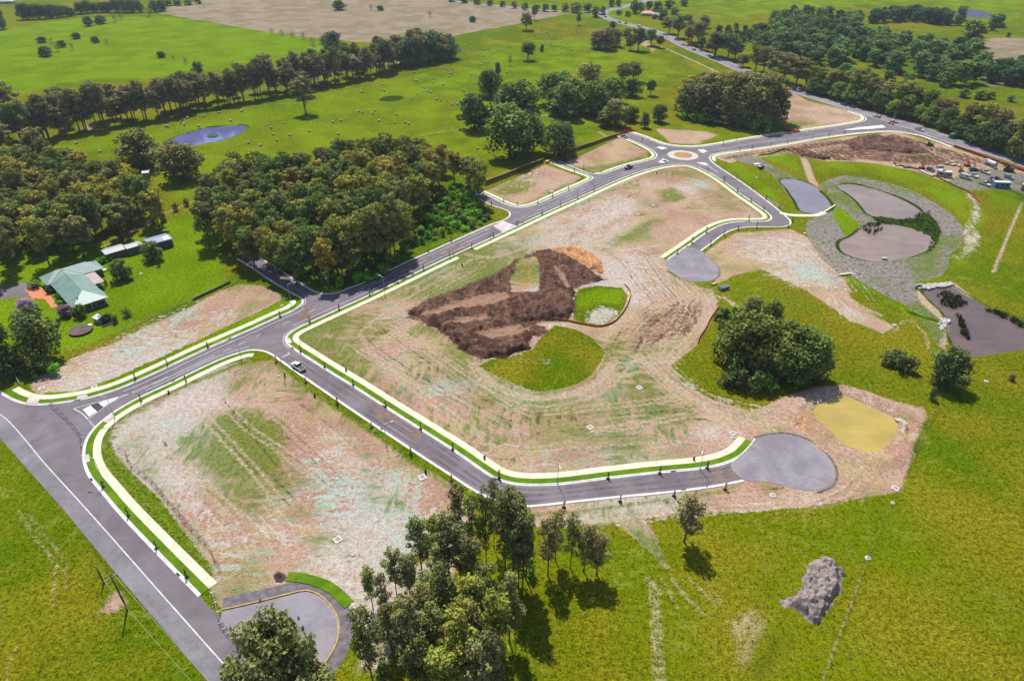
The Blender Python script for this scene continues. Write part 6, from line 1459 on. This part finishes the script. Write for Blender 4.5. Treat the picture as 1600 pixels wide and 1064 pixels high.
temp_fence('185,701.5 199,712 199.5,720 206,730 217.5,738 227.5,745.5 237.5,754 246,763.5 254,774 262.5,784 272,794 281,805 290,816 300,828 311,838.5 321,850 331,861 336,876 345,891', 'wire mesh fence panel in the curving line on the bare lot', 'fence panels on the bare lot', M_OFOOT)
temp_fence('331,926 336,941 340,956 344,973 350,982 356,989 364,996 371,1003 379,1009 386,1016 394,1024', 'wire mesh fence panel between the old road and the gravel pad', 'fence panels by the gravel pad', M_FOOT)
# black pipe rail at the entry corner
pts = [(x, y) for x, y in PW('0,576 6,573.5 13,572.4 19,576 24,586 29,597 32.5,602')]
root = thing('guard_rail', 'thin pale looped handrail at the entry corner under the trees', 'handrail', (pts[0][0], pts[0][1], 0))
L = [(x - pts[0][0], y - pts[0][1]) for x, y in smooth(pts, 1.0)]
mb = MB(); mb.tube([(x, y, 1.05) for x, y in L], .06, 6); mb.tube([(x, y, .6) for x, y in L], .03, 5); mb.build('rail', M_KERB, root)
for x, y in L[::3]:
    mb = MB(); mb.tube([(x, y, 0), (x, y, 1.05)], .04, 6); mb.build('post', M_TUBE, root)

# ------------------------------------------------------------------ lamps, poles
M_POLE = simple('lamp_pole_steel', (.40, .40, .42, 1), (.32, .32, .34, 1), 2, .45, .5)
def lamp(label, base, tip, h=7.5, arm=2.2):
    b = G(*base); t_ = G(tip[0], tip[1], h); rz = math.atan2(t_[1] - b[1], t_[0] - b[0]); a_ = min(3.2, max(arm, math.dist(b[:2], t_[:2])))
    root = thing('street_lamp', label, 'street lamp', (b[0], b[1], .1), rz)
    mb = MB(); mb.tube([(0, 0, -.1), (0, 0, h)], [.09, .06], 8); mb.lathe([(.16, 0), (.16, .25), (.09, .4)], 10); mb.build('pole', M_POLE, root)
    mb = MB(); mb.tube([(0, 0, h - .05), (.5, 0, h + .1), (a_ - .5, 0, h + .15)], [.055, .05, .045], 6); mb.build('arm', simple('lamp_arm_white', (.75, .75, .74, 1), (.65, .65, .65, 1), 2, .4, .5), root)
    mb = MB(); mb.prism([(a_ - .6, h + .06), (a_ - .6, h + .22), (a_ + .05, h + .2), (a_ + .15, h + .08)], -.17, .17); hd = mb.build('lamp_head', M_KERB, root, bevel=.02)
    mb = MB(); mb.box(a_ - .45, a_ - .02, -.12, .12, h + .04, h + .062); mb.build('lens', M_LAMP, hd)
lamp('street lamp beside the white ute on the long street', (445, 592), (453, 552)); lamp('street lamp halfway down the long street, opposite the footpath', (604, 698), (614.5, 659))
lamp('street lamp on the footpath side where the long street bends', (871, 756), (873, 724), 7); lamp('street lamp nearest the gravel cul-de-sac', (1094, 734), (1099, 704.5), 7)
lamp('street lamp by the bend of the old road footpath', (162, 752), (119, 711), 7.5); lamp('street lamp at the entry opposite the painted island', (180, 655), (145, 617.5), 7.5)
lamp('street lamp on the south footpath between entry and side stub', (378, 563), (367, 532.6)); lamp('street lamp on the main road opposite the slender gums', (601.5, 463), (592, 430.6))
lamp('street lamp on the main road by the raised crossing', (767, 386), (760, 360.6)); lamp('street lamp on the main road opposite the first vacant lot', (899.5, 320), (893.5, 298.6)); lamp('street lamp at the corner of the shaded stub', (455, 475), (462, 441.6))
M_WOOD = simple('weathered_pole', A((130, 112, 96)), A((92, 78, 66)), 1.5)
p2 = G(199, 952); p1 = G(162.5, 910.5)
root = thing('power_pole', 'tall timber power pole with a crossarm beside the old road', 'power pole', p2, dirpx((160, 906), (181, 892)))
mb = MB(); mb.tube([(0, 0, -.5), (0, 0, 10.8)], [.2, .13], 10); mb.build('pole', M_WOOD, root, smooth=True)
mb = MB(); mb.box(-1.5, 1.5, -.19, -.07, 10.1, 10.25); ca = mb.build('crossarm', simple('pale_crossarm', A((200, 190, 176)), A((170, 160, 148)), 2), root)
for x in (-1.35, -.5, .5, 1.35):
    mb = MB(); mb.lathe([(.06, 10.25), (.09, 10.32), (.05, 10.4), (.08, 10.46), (.04, 10.52)], 8, Matrix.Translation((x, -.13, 0))); mb.build('insulator', M_KERB, ca)
root2 = thing('stay_pole', 'short timber stay pole left of the tall power pole', 'pole', p1, 0)
mb = MB(); mb.tube([(0, 0, -.5), (0, 0, 5.3)], [.18, .13], 10); mb.build('pole', M_WOOD, root2, smooth=True)
mb = MB(); mb.lathe([(.15, 5.3), (.15, 5.36), (.03, 5.42)], 10); mb.build('cap', M_STEEL, root2)
rz = root.rotation_euler.z; e = Vector(G(345, 1120, 0))
rw = thing('power_line', 'thin overhead wires running from the tall power pole along the old road', 'power line', p2)
for x in (-1.35, .5, 1.35):
    a = Vector((math.cos(rz) * x, math.sin(rz) * x, 10.5)); b = Vector((e.x - p2[0] + math.cos(rz) * x, e.y - p2[1] + math.sin(rz) * x, 10.5))
    mb = MB(); mb.tube([a.lerp(b, q) - Vector((0, 0, 4 * q * (1 - q) * .7)) for q in np.linspace(0, 1, 12)], .022, 4, False); mb.build('wire', M_WIRE, rw)
a = Vector((p1[0] - p2[0], p1[1] - p2[1], 5.2))
mb = MB(); mb.tube([a, Vector((0, 0, 9.6))], .02, 4, False); mb.build('stay_wire', M_WIRE, rw)
# pit lids
M_LID = simple('pit_lid_concrete', A((244, 242, 238)), A((222, 218, 212)), 1.5); M_LIDIN = simple('pit_lid_inset', A((196, 176, 160)), A((170, 150, 136)), 1.5)
def lid(x, y, label, k=1.0, square=True, group=None):
    root = thing('pit_lid', label, 'pit lid', G(x, y)[:2] + (.02,), random.uniform(.5, .9), group)
    mb = MB()
    if square:
        for q in ((-.9, .9, -.9, -.55), (-.9, .9, .55, .9), (-.9, -.55, -.548, .548), (.55, .9, -.548, .548)): mb.box(*[c * k for c in q], 0, .15)
        mb.build('surround', M_LID, root)
        mb = MB(); mb.box(-.55 * k, .55 * k, -.55 * k, .55 * k, 0, .10); mb.build('cover', M_LIDIN, root)
    else:
        mb.lathe([(.7 * k, 0), (.72 * k, .1), (.6 * k, .22), (.1, .24)], 16); mb.build('surround', M_LID, root)
        mb = MB(); mb.lathe([(.42 * k, .235), (.40 * k, .262)], 14); mb.build('cover', M_LIDIN, root)
for x, y, k, sq, lb in ((660, 746, 1, 1, 'large white square pit lid on the bare lot beside the long street'), (528, 843, .95, 1, 'white square pit lid in the green patch on the bare lot'), (553, 866, .8, 0, 'round white pit lid below the square one on the bare lot'),
    (435, 588, .7, 0, 'round white pit lid near the white ute'), (922, 668, .9, 1, 'white square pit lid in the south of the central block'), (926, 675, .7, 0, 'round white pit lid touching the square one in the central block'), (999, 606, .9, 1, 'white pit lid in the green streaks east of the oval'),
    (1145, 677, .9, 1, 'white square pit lid on a green square of turf near the cul-de-sac'), (1145.5, 684, .7, 0, 'small white pit lid beside the turf square'), (1021, 321, 1.2, 0, 'larger white pit lid in the upper central block'), (997.5, 335.5, 1.1, 0, 'white pit lid left of the larger one in the upper block'), (1044, 306, .9, 0, 'white pit lid in the green tuft below the roundabout'),
    (1237.5, 380, 1, 0, 'white pit lid on the eastern lot, on dark soil'), (1257.5, 365, .9, 0, 'white pit lid at the edge of the wetland bed'), (1262, 400, .9, 0, 'white pit lid on the green strip below the wetland bed'), (1293, 451, 1, 0, 'left white pit lid of the two below the eastern lot'), (1306, 450, 1, 0, 'right white pit lid of the two below the eastern lot'),
    (1397.5, 508, 1, 0, 'white pit lid in the grass left of the creek pond'), (600, 498.5, .9, 0, 'left white pit lid of the pair west of the brown heap'), (609, 498, .9, 0, 'right white pit lid of the pair west of the brown heap'), (65, 607, .9, 1, 'pale pit lid on the bare lot nearest the entry'), (147.5, 604.5, .9, 1, 'pale pit lid on the turf beside the entry footpath'),
    (1207.5, 774, 1.1, 0, 'white round lid on the soil below the gravel cul-de-sac'), (1399, 763, .9, 1, 'white slab at the corner where soil meets pasture'), (1395, 786, .7, 0, 'small white marker on the pasture below the soil corner'), (1356, 872, .9, 0, 'white round lid by the pasture fence, above the spoil heap'),
    (1541, 596, .9, 0, 'white lid in the grass right of the single bushy tree'), (820, 283, .9, 0, 'left white pit lid of the pair in the first vacant lot'), (826, 283, .9, 0, 'right white pit lid of the pair in the first vacant lot'), (862, 299, 1, 1, 'white pit lid in the turf corner of the first lot'), (445, 467, .8, 0, 'upper white pit lid on the turf by the shaded stub'), (440.5, 478, .8, 0, 'lower white pit lid on the turf by the shaded stub'),
    (1182, 278, .9, 0, 'white pit lid by the dark trailer above the settling pond'), (220, 428, .9, 0, 'pale stone on the lawn behind the house')):
    lid(x, y, lb, k, bool(sq))
root = thing('concrete_headwall', 'yellow-white concrete marker slab at the head of the green swale', 'headwall', G(1320, 430), dirpx((1312, 431), (1327, 429.5)))
mb = MB(); mb.box(-2.4, 2.4, -.3, .3, 0, .6); mb.build('wall', M_PATH, root); mb = MB(); mb.box(-2.5, 2.5, -.38, .38, .6, .72); mb.build('coping', M_PATH, root)
root = thing('pipe_headwall', 'dark pipe outlet in a concrete headwall at the creek pond', 'headwall', G(1434.5, 450), dirpx((1430, 451), (1440, 449)))
mb = MB(); mb.box(-1.6, 1.6, 0, .3, 0, 1.5); mb.build('wall', M_KERB, root); mb = MB(); mb.lathe([(.55, 0), (.55, .06)], 16, Matrix.Translation((0, -.01, .7)) @ Matrix.Rotation(R(90), 4, 'X')); mb.build('pipe_mouth', M_GLASS, root)
root = thing('box_trailer', 'dark trailer with a silver lid above the settling pond', 'trailer', G(1188.5, 264), .3)
mb = MB(); mb.box(-1.5, 1.5, -.9, .9, .55, 1.5); mb.build('box', M_DPAV, root, bevel=.04); mb = MB(); mb.box(-1.5, -.4, -.92, .92, 1.502, 1.6); mb.build('lid', M_KERB, root); mb = MB(); mb.tube([(1.5, 0, .6), (2.6, 0, .5)], .06); mb.build('drawbar', M_STEEL, root)
wheels(root, (0,), .35, .95, .2)
root = thing('white_tarpaulin', 'white sheet lying on the planted bed by the trailer', 'tarpaulin', G(1182.5, 257), .3)
mb = MB(); mb.box(-1.8, 1.8, -1.2, 1.2, 0, .35); mb.build('sheet', M_LID, root, bevel=.12)
root = thing('box_trailer', 'dark steel plate trailer on the soil below the gravel turning head', 'trailer', G(1130.5, 452), dirpx((1122, 453), (1138, 449)))
mb = MB(); mb.box(-2.0, 2.0, -1.1, 1.1, .5, .75); mb.build('deck', M_STEEL, root); mb = MB(); mb.box(-1.9, 1.9, -1.0, 1.0, .752, 1.25); mb.build('steel_box', simple('slate_steel', A((128, 140, 150)), A((100, 110, 120)), 1), root, bevel=.05); wheels(root, (-.5, .5), .33, 1.1, .2)
stack('small stack of yellow boards beside the dark trailer', 1116, 444.5, .6, 2.4, 1.2, 2, simple('yellow_boards', A((230, 206, 130)), A((200, 176, 110)), 2))
# letterbox-like service pillars along the lots
M_PILL = simple('green_pillar', A((60, 70, 56)), A((44, 52, 44)), 2)
def pillar(x, y, label):
    root = thing('service_pillar', label, 'service pillar', G(x, y)[:2] + (0,), .7)
    mb = MB(); mb.box(-.22, .22, -.18, .18, 0, .95); mb.build('cabinet', M_PILL, root, bevel=.03); mb = MB(); mb.box(-.26, .26, -.22, .22, .952, 1.02); mb.build('cap', M_PILL, root)
for x, y, lb in ((445, 588, 'dark service pillar by the round lid near the ute'), (492, 620, 'dark service pillar on the lot edge below the ute'), (541, 580, 'dark service pillar behind the footpath, nearest the corner'), (665, 739, 'dark service pillar above the large square pit lid'), (264, 615, 'dark service pillar by the curved footpath of the bare lot'), (757, 717, 'dark service pillar behind the footpath near its bend'), (1084, 719, 'dark service pillar behind the footpath near the cul-de-sac'), (722, 416, 'dark marker post at the gap in the footpath'), (1026, 272, 'dark green service cabinet below the roundabout')):
    pillar(x, y, lb)
# ------------------------------------------------------------------ house and yard
t = NT('green_iron_roof', .45, .4); v = t.coord(kind='Object')
t.col(t.mix(t.step(t.noise(.35, 3, .6, v), .35, .65), A((160, 188, 180)), A((146, 174, 168)))); M_ROOF = t.m
M_BRICKW = simple('house_brick', A((150, 120, 100)), A((120, 94, 80)), 3); M_PINK = simple('patio_sheet', A((212, 192, 190)), A((196, 176, 176)), .6); M_TRIM = simple('white_trim', (.75, .75, .73, 1), (.68, .68, .66, 1), 2)
O = G(112.8, 482.7, 2.8); HA = math.atan2(.711, -.703)
house = thing('green_roofed_house', 'single-storey house with a pale green hipped iron roof', 'house', (O[0], O[1], 0), HA)
# local x = along the ridge (a), local y = -b
def L2(a, b, z): return (a, -b, z)
e, rg_ = 2.8, 5.3
mb = MB()
def poly(*p): mb.add([L2(*q) for q in p], [tuple(range(len(p)))])
W = 11.4
poly((0, 0, e), (6, W / 2, rg_), (0, W, e)); poly((0, 0, e), (24.6, 0, e), (29, W / 2, rg_), (6, W / 2, rg_)); poly((0, W, e), (6, W / 2, rg_), (29, W / 2, rg_), (24.6, W, e))
b0, b1, a0, a1 = -1.4, 18.2, 24.6, 33.4; rm = (a0 + a1) / 2; rh = e + .01
poly((a0, b0, rh), (a1, b0, rh), (rm, b0 + 4.4, rg_)); poly((a1, b0, rh), (a1, b1, rh), (rm, b1 - 4.4, rg_), (rm, b0 + 4.4, rg_)); poly((a1, b1, rh), (a0, b1, rh), (rm, b1 - 4.4, rg_))
poly((a0, b1, rh), (a0, W, rh), (rm, W / 2, rg_), (rm, b1 - 4.4, rg_)); poly((a0, b0, rh), (rm, b0 + 4.4, rg_), (rm, W / 2, rg_), (a0, 0, rh))
roof = mb.build('roof', M_ROOF, house)
mod = roof.modifiers.new('thick', 'SOLIDIFY'); mod.thickness = .14; mod.offset = -1
mb = MB()
for p, q in (((6, W / 2, rg_), (29, W / 2, rg_)), ((rm, b0 + 4.4, rg_), (rm, b1 - 4.4, rg_)), ((0, 0, e), (6, W / 2, rg_)), ((0, W, e), (6, W / 2, rg_))): mb.tube([L2(*p[:2], p[2] + .06), L2(*q[:2], q[2] + .06)], .09, 5)
mb.build('ridge_capping', simple('ridge_metal', A((186, 206, 200)), A((170, 192, 186)), 1, .4, .4), roof)
mb = MB()
for k in range(1, 46):      # standing seams down the two long slopes
    a_ = .5 + k * .62
    for sgn in (0, 1):
        be = 0 if sgn == 0 else W
        top = W / 2 if a_ > 6 else (a_ / 6) * W / 2
        if a_ > 24.6 and sgn == 1: continue
        if a_ > 24.6: continue
        bt = top if sgn == 0 else W - top
        zt = e + (rg_ - e) * top / (W / 2)
        mb.tube([L2(a_, be, e + .03), L2(a_, bt, zt + .03)], .025, 3, False)
mb.build('roof_seam', M_ROOF, roof)
mb = MB(); mb.box(.9, 24.2, -W + .9, -.9, 0, 2.75); mb.box(24.25, 32.6, -17.4, .7, 0, 2.74); wall = mb.build('wall', M_BRICKW, house)
for b in (2.0, 5.0, 8.0):
    mb = MB(); mb.box(.82, .92, -b - 1.8, -b, .4 if b != 5 else .1, 2.1); wn_ = mb.build('window', M_GLASS, house)
    mb = MB(); mb.box(.78, .86, -b - 1.88, -b + .08, 2.1, 2.18); mb.box(.78, .86, -b - 1.88, -b + .08, .3, .38); mb.build('window_frame', M_TRIM, wn_)
for a in (4, 9, 15, 20):
    mb = MB(); mb.box(a, a + 1.8, -.92, -.85, .9, 2.1); wn_ = mb.build('window', M_GLASS, house)
    mb = MB(); mb.box(a - .06, a + 1.86, -.86, -.8, 2.1, 2.18); mb.box(a - .06, a + 1.86, -.86, -.8, .82, .9); mb.build('window_frame', M_TRIM, wn_)
mb = MB(); mb.box(12.4, 13.4, -.93, -.86, .05, 2.1); mb.build('door', simple('front_door', (.12, .05, .03, 1), (.09, .04, .03, 1), 2), house)
mb = MB(); mb.box(.2, .35, -W + .4, -W + .55, 0, 2.75); mb.box(.2, .35, -.55, -.4, 0, 2.75); mb.box(.2, .35, -6, -5.85, 0, 2.75); mb.build('verandah_post', M_TRIM, house)
mb = MB(); mb.box(0, 8, -W - .1, -W + .0, 2.55, 2.72); mb.build('gutter', M_TRIM, house)
mb = MB(); mb.box(13.6, 24.2, -14.7, -11.3, 2.62, 2.72); pr_ = mb.build('patio_roof', M_PINK, house)
for a in (13.8, 18.8, 24.0):
    mb = MB(); mb.box(a - .06, a + .06, -14.6, -14.48, 0, 2.62); mb.build('patio_post', M_TRIM, pr_)
mb = MB(); mb.lathe([(.22, 3.6), (.22, 4.9), (.3, 4.95), (.3, 5.05)], 10, Matrix.Translation(L2(3.5, 3.2, 0))); mb.build('flue', M_STEEL, roof)
tag(sheet('driveway', PW('-60,468 0,448 48,440 56,436 66,450 52,461 44,462.5 0,468 -60,480'), .03, M_ASPH), kind='structure')
M_TERRA = simple('terracotta_paving', A((240, 156, 116)), A((222, 136, 98)), 1.0)
tag(sheet('terracotta_courtyard', PW('38,450.6 66,448.6 72,457 79,462 90,478.5 81,481.6 70,467.4 50,466 45,460'), .06, M_TERRA), kind='structure')
# sheds
def shed(name, label, corners, h, wallc, roofc, panels=0):
    """corners: near-left, near-right, far-right, far-left of the roof, as seen in the photo"""
    p = [Vector(G(x, y, h)) for x, y in P(corners)]
    o = p[0]; ax = (p[1] - p[0]); L = ax.length; rz = math.atan2(ax.y, ax.x); n = Vector((-math.sin(rz), math.cos(rz), 0)); D = max(2.2, (p[3] - p[0]).dot(n))
    root = thing(name, label, 'shed', (o.x, o.y, 0), rz)
    mb = MB(); mb.box(.1, L - .1, .1, D - .1, 0, h - .12); w = mb.build('wall', M_HUT, root); w.color = A(wallc)
    mb = MB(); mb.add([(-.1, -.1, h - .1), (L + .1, -.1, h - .1), (L + .1, D / 2, h + .35), (-.1, D / 2, h + .35), (-.1, D + .1, h - .1), (L + .1, D + .1, h - .1)], [(0, 1, 2, 3), (3, 2, 5, 4)]); r_ = mb.build('roof', M_HUT, root); r_.color = A(roofc)
    m_ = r_.modifiers.new('thick', 'SOLIDIFY'); m_.thickness = .06; m_.offset = 1
    for q in (0.02, L - .1):
        mb = MB(); mb.add([(q, .1, h - .12), (q, D - .1, h - .12), (q, D / 2, h + .3), (q + .08, .1, h - .12), (q + .08, D - .1, h - .12), (q + .08, D / 2, h + .3)], [(0, 1, 2), (5, 4, 3), (0, 3, 4, 1), (1, 4, 5, 2), (2, 5, 3, 0)]); g_ = mb.build('gable', M_HUT, root); g_.color = A(wallc)
    mb = MB(); mb.box(L * .3, L * .3 + 2.2, .04, .09, .05, 2.2); d_ = mb.build('door', M_HUT, root); d_.color = A(tuple(x * .8 for x in wallc))
    for k in range(panels):
        x0 = .2 + k * (L - .4) / panels; x1 = x0 + (L - .4) / panels - .25
        mb = MB(); s_ = .45 / (D / 2 + .1)
        mb.add([(x0, .15, h + .10 + s_ * .2), (x1, .15, h + .10 + s_ * .2), (x1, D / 2 - .1, h + .08 + s_ * (D / 2)), (x0, D / 2 - .1, h + .08 + s_ * (D / 2))], [(0, 1, 2, 3)])
        pn_ = mb.build('roof_panel', M_HUT, root); pn_.color = A([(120, 150, 220), (150, 160, 200), (236, 236, 244)][k % 3])
shed('farm_shed', 'long narrow shed with a pale iron roof, left of the shed row', '164.5,398 197,388.5 190,380.5 158.5,390', 2.9, (96, 72, 74), (196, 204, 204))
shed('farm_shed', 'teal-walled shed with a grey roof in the middle of the shed row', '198,389 222,382 217,375.5 193.5,383', 3.1, (70, 124, 118), (186, 190, 196))
shed('farm_shed', 'blue shed with bright roof panels at the right of the shed row', '233,383 269,373 257,364.5 224,374', 3.3, (44, 72, 128), (150, 166, 206), 3)
shed('farm_shed', 'small grey shed half hidden behind the wood', '221,271 232,270 229,265.5 219,267', 2.8, (150, 146, 150), (224, 222, 226))
root = thing('garden_shed', 'small white garden shed on the lawn before the house', 'shed', G(155, 503.5), R(-32))
mb = MB(); mb.box(-1.3, 1.3, -.9, .9, 0, 1.9); b = mb.build('wall', M_HUT, root); b.color = A((170, 172, 184))
mb = MB(); mb.add([(-1.5, -1.1, 1.88), (1.5, -1.1, 1.88), (1.5, 1.1, 2.35), (-1.5, 1.1, 2.35), (-1.5, -1.1, 1.96), (1.5, -1.1, 1.96), (1.5, 1.1, 2.43), (-1.5, 1.1, 2.43)], [(4, 5, 6, 7), (3, 2, 1, 0), (0, 1, 5, 4), (1, 2, 6, 5), (2, 3, 7, 6), (3, 0, 4, 7)]); b = mb.build('roof', M_HUT, root); b.color = A(WHITE)
mb = MB(); mb.box(-.4, .4, -.94, -.88, .05, 1.75); b = mb.build('door', M_HUT, root); b.color = A((120, 124, 140))
tag(sheet('garden_bed', PW('160,513 158,508 170,497 184,499 186,504 172,509'), .03, simple('bed_soil', A((70, 56, 46)), A((46, 40, 30)), 1.5)), kind='structure')
root = thing('covered_pool', 'round pool under a dark brown cover on the lawn', 'pool', G(127, 517.5))
mb = MB(); mb.lathe([(3.55, 0), (3.6, .5), (3.55, .62)], 40); mb.build('pool_wall', simple('pool_wall', A((70, 52, 56)), A((52, 40, 44)), 1), root, smooth=True)
mb = MB(); mb.lathe([(3.62, .6), (3.6, .68), (2.5, .64), (.2, .62)], 40); mb.build('cover', simple('pool_cover', A((128, 106, 102)), A((108, 88, 88)), .8), root)
mb = MB(); mb.box(-.7, .7, -.35, .35, 0, .75, Matrix.Translation((1.6, 3.0, 0))); mb.build('step', M_TRIM, root)
# hedge in front of the sheds
pw = smooth(PW('152,415 165,409 180,400 196,392'), 1.0); L = []
for i, (x, y) in enumerate(pw):
    L.append((x - pw[0][0] + random.uniform(-.3, .3), y - pw[0][1] + random.uniform(-.3, .3), 1.1 + random.uniform(-.1, .4), 1.3, 1.3, 1.2))
h_ = link('hedge', crown_mesh('hedge', L, 3800, .34, 77), None, None, (pw[0][0], pw[0][1], 0)); h_.color = A(BRIGHT, 1.75); tag(h_, 'dense green hedge in front of the long shed behind the house', 'hedge')
# patio furniture
for i, (x, y, lb) in enumerate(((163, 424, 'white outdoor table behind the rear wing of the house'), (157, 449, 'white outdoor table by the patio shrubs'))):
    root = thing('garden_table', lb, 'table', G(x, y), .4)
    mb = MB(); mb.box(-.9, .9, -.5, .5, .7, .76); mb.build('table_top', M_TRIM, root)
    for sx in (-.8, .8):
        for sy in (-.4, .4):
            mb = MB(); mb.box(sx - .04, sx + .04, sy - .04, sy + .04, 0, .7); mb.build('leg', M_TRIM, root)
# red-roofed farmhouse far away
def farm(label, x, y, L, D, roofc, rz, name='farmhouse'):
    root = thing(name, label, 'house', G(x, y), rz)
    mb = MB(); mb.box(-L / 2, L / 2, -D / 2, D / 2, 0, 3); b = mb.build('wall', M_HUT, root); b.color = A((206, 196, 186))
    k = D / 2 + .5
    mb = MB(); mb.add([(-L / 2 - .5, -k, 3), (L / 2 + .5, -k, 3), (L / 2 + .5, k, 3), (-L / 2 - .5, k, 3), (-L / 2 + k, 0, 5.6), (L / 2 - k, 0, 5.6)], [(0, 1, 5, 4), (1, 2, 5), (2, 3, 4, 5), (3, 0, 4), (3, 2, 1, 0)]); b = mb.build('roof', M_HUT, root); b.color = A(roofc)
    for q in (-.3, 0, .3):
        mb = MB(); mb.box(L * q - .7, L * q + .7, -D / 2 - .04, -D / 2 + .02, 1, 2.2); mb.build('window', M_GLASS, root)
    mb = MB(); mb.box(L * .14 - .45, L * .14 + .45, -D / 2 - .05, -D / 2 + .02, .05, 2.1); mb.build('door', M_GLASS, root)
farm('distant farmhouse with a red roof among trees by the highway bend', 1012, 25, 16, 9, (224, 130, 116), -.2)
farm('small pale roofed outbuilding right of the red-roofed farmhouse', 1026, 28, 9, 6, (206, 200, 204), .1, 'farm_outbuilding')
farm('pale building at the top left corner beyond the windbreak', 12, 6, 16, 9, (206, 200, 210), .1, 'farm_building')
haze()
print('objects', len(bpy.data.objects))
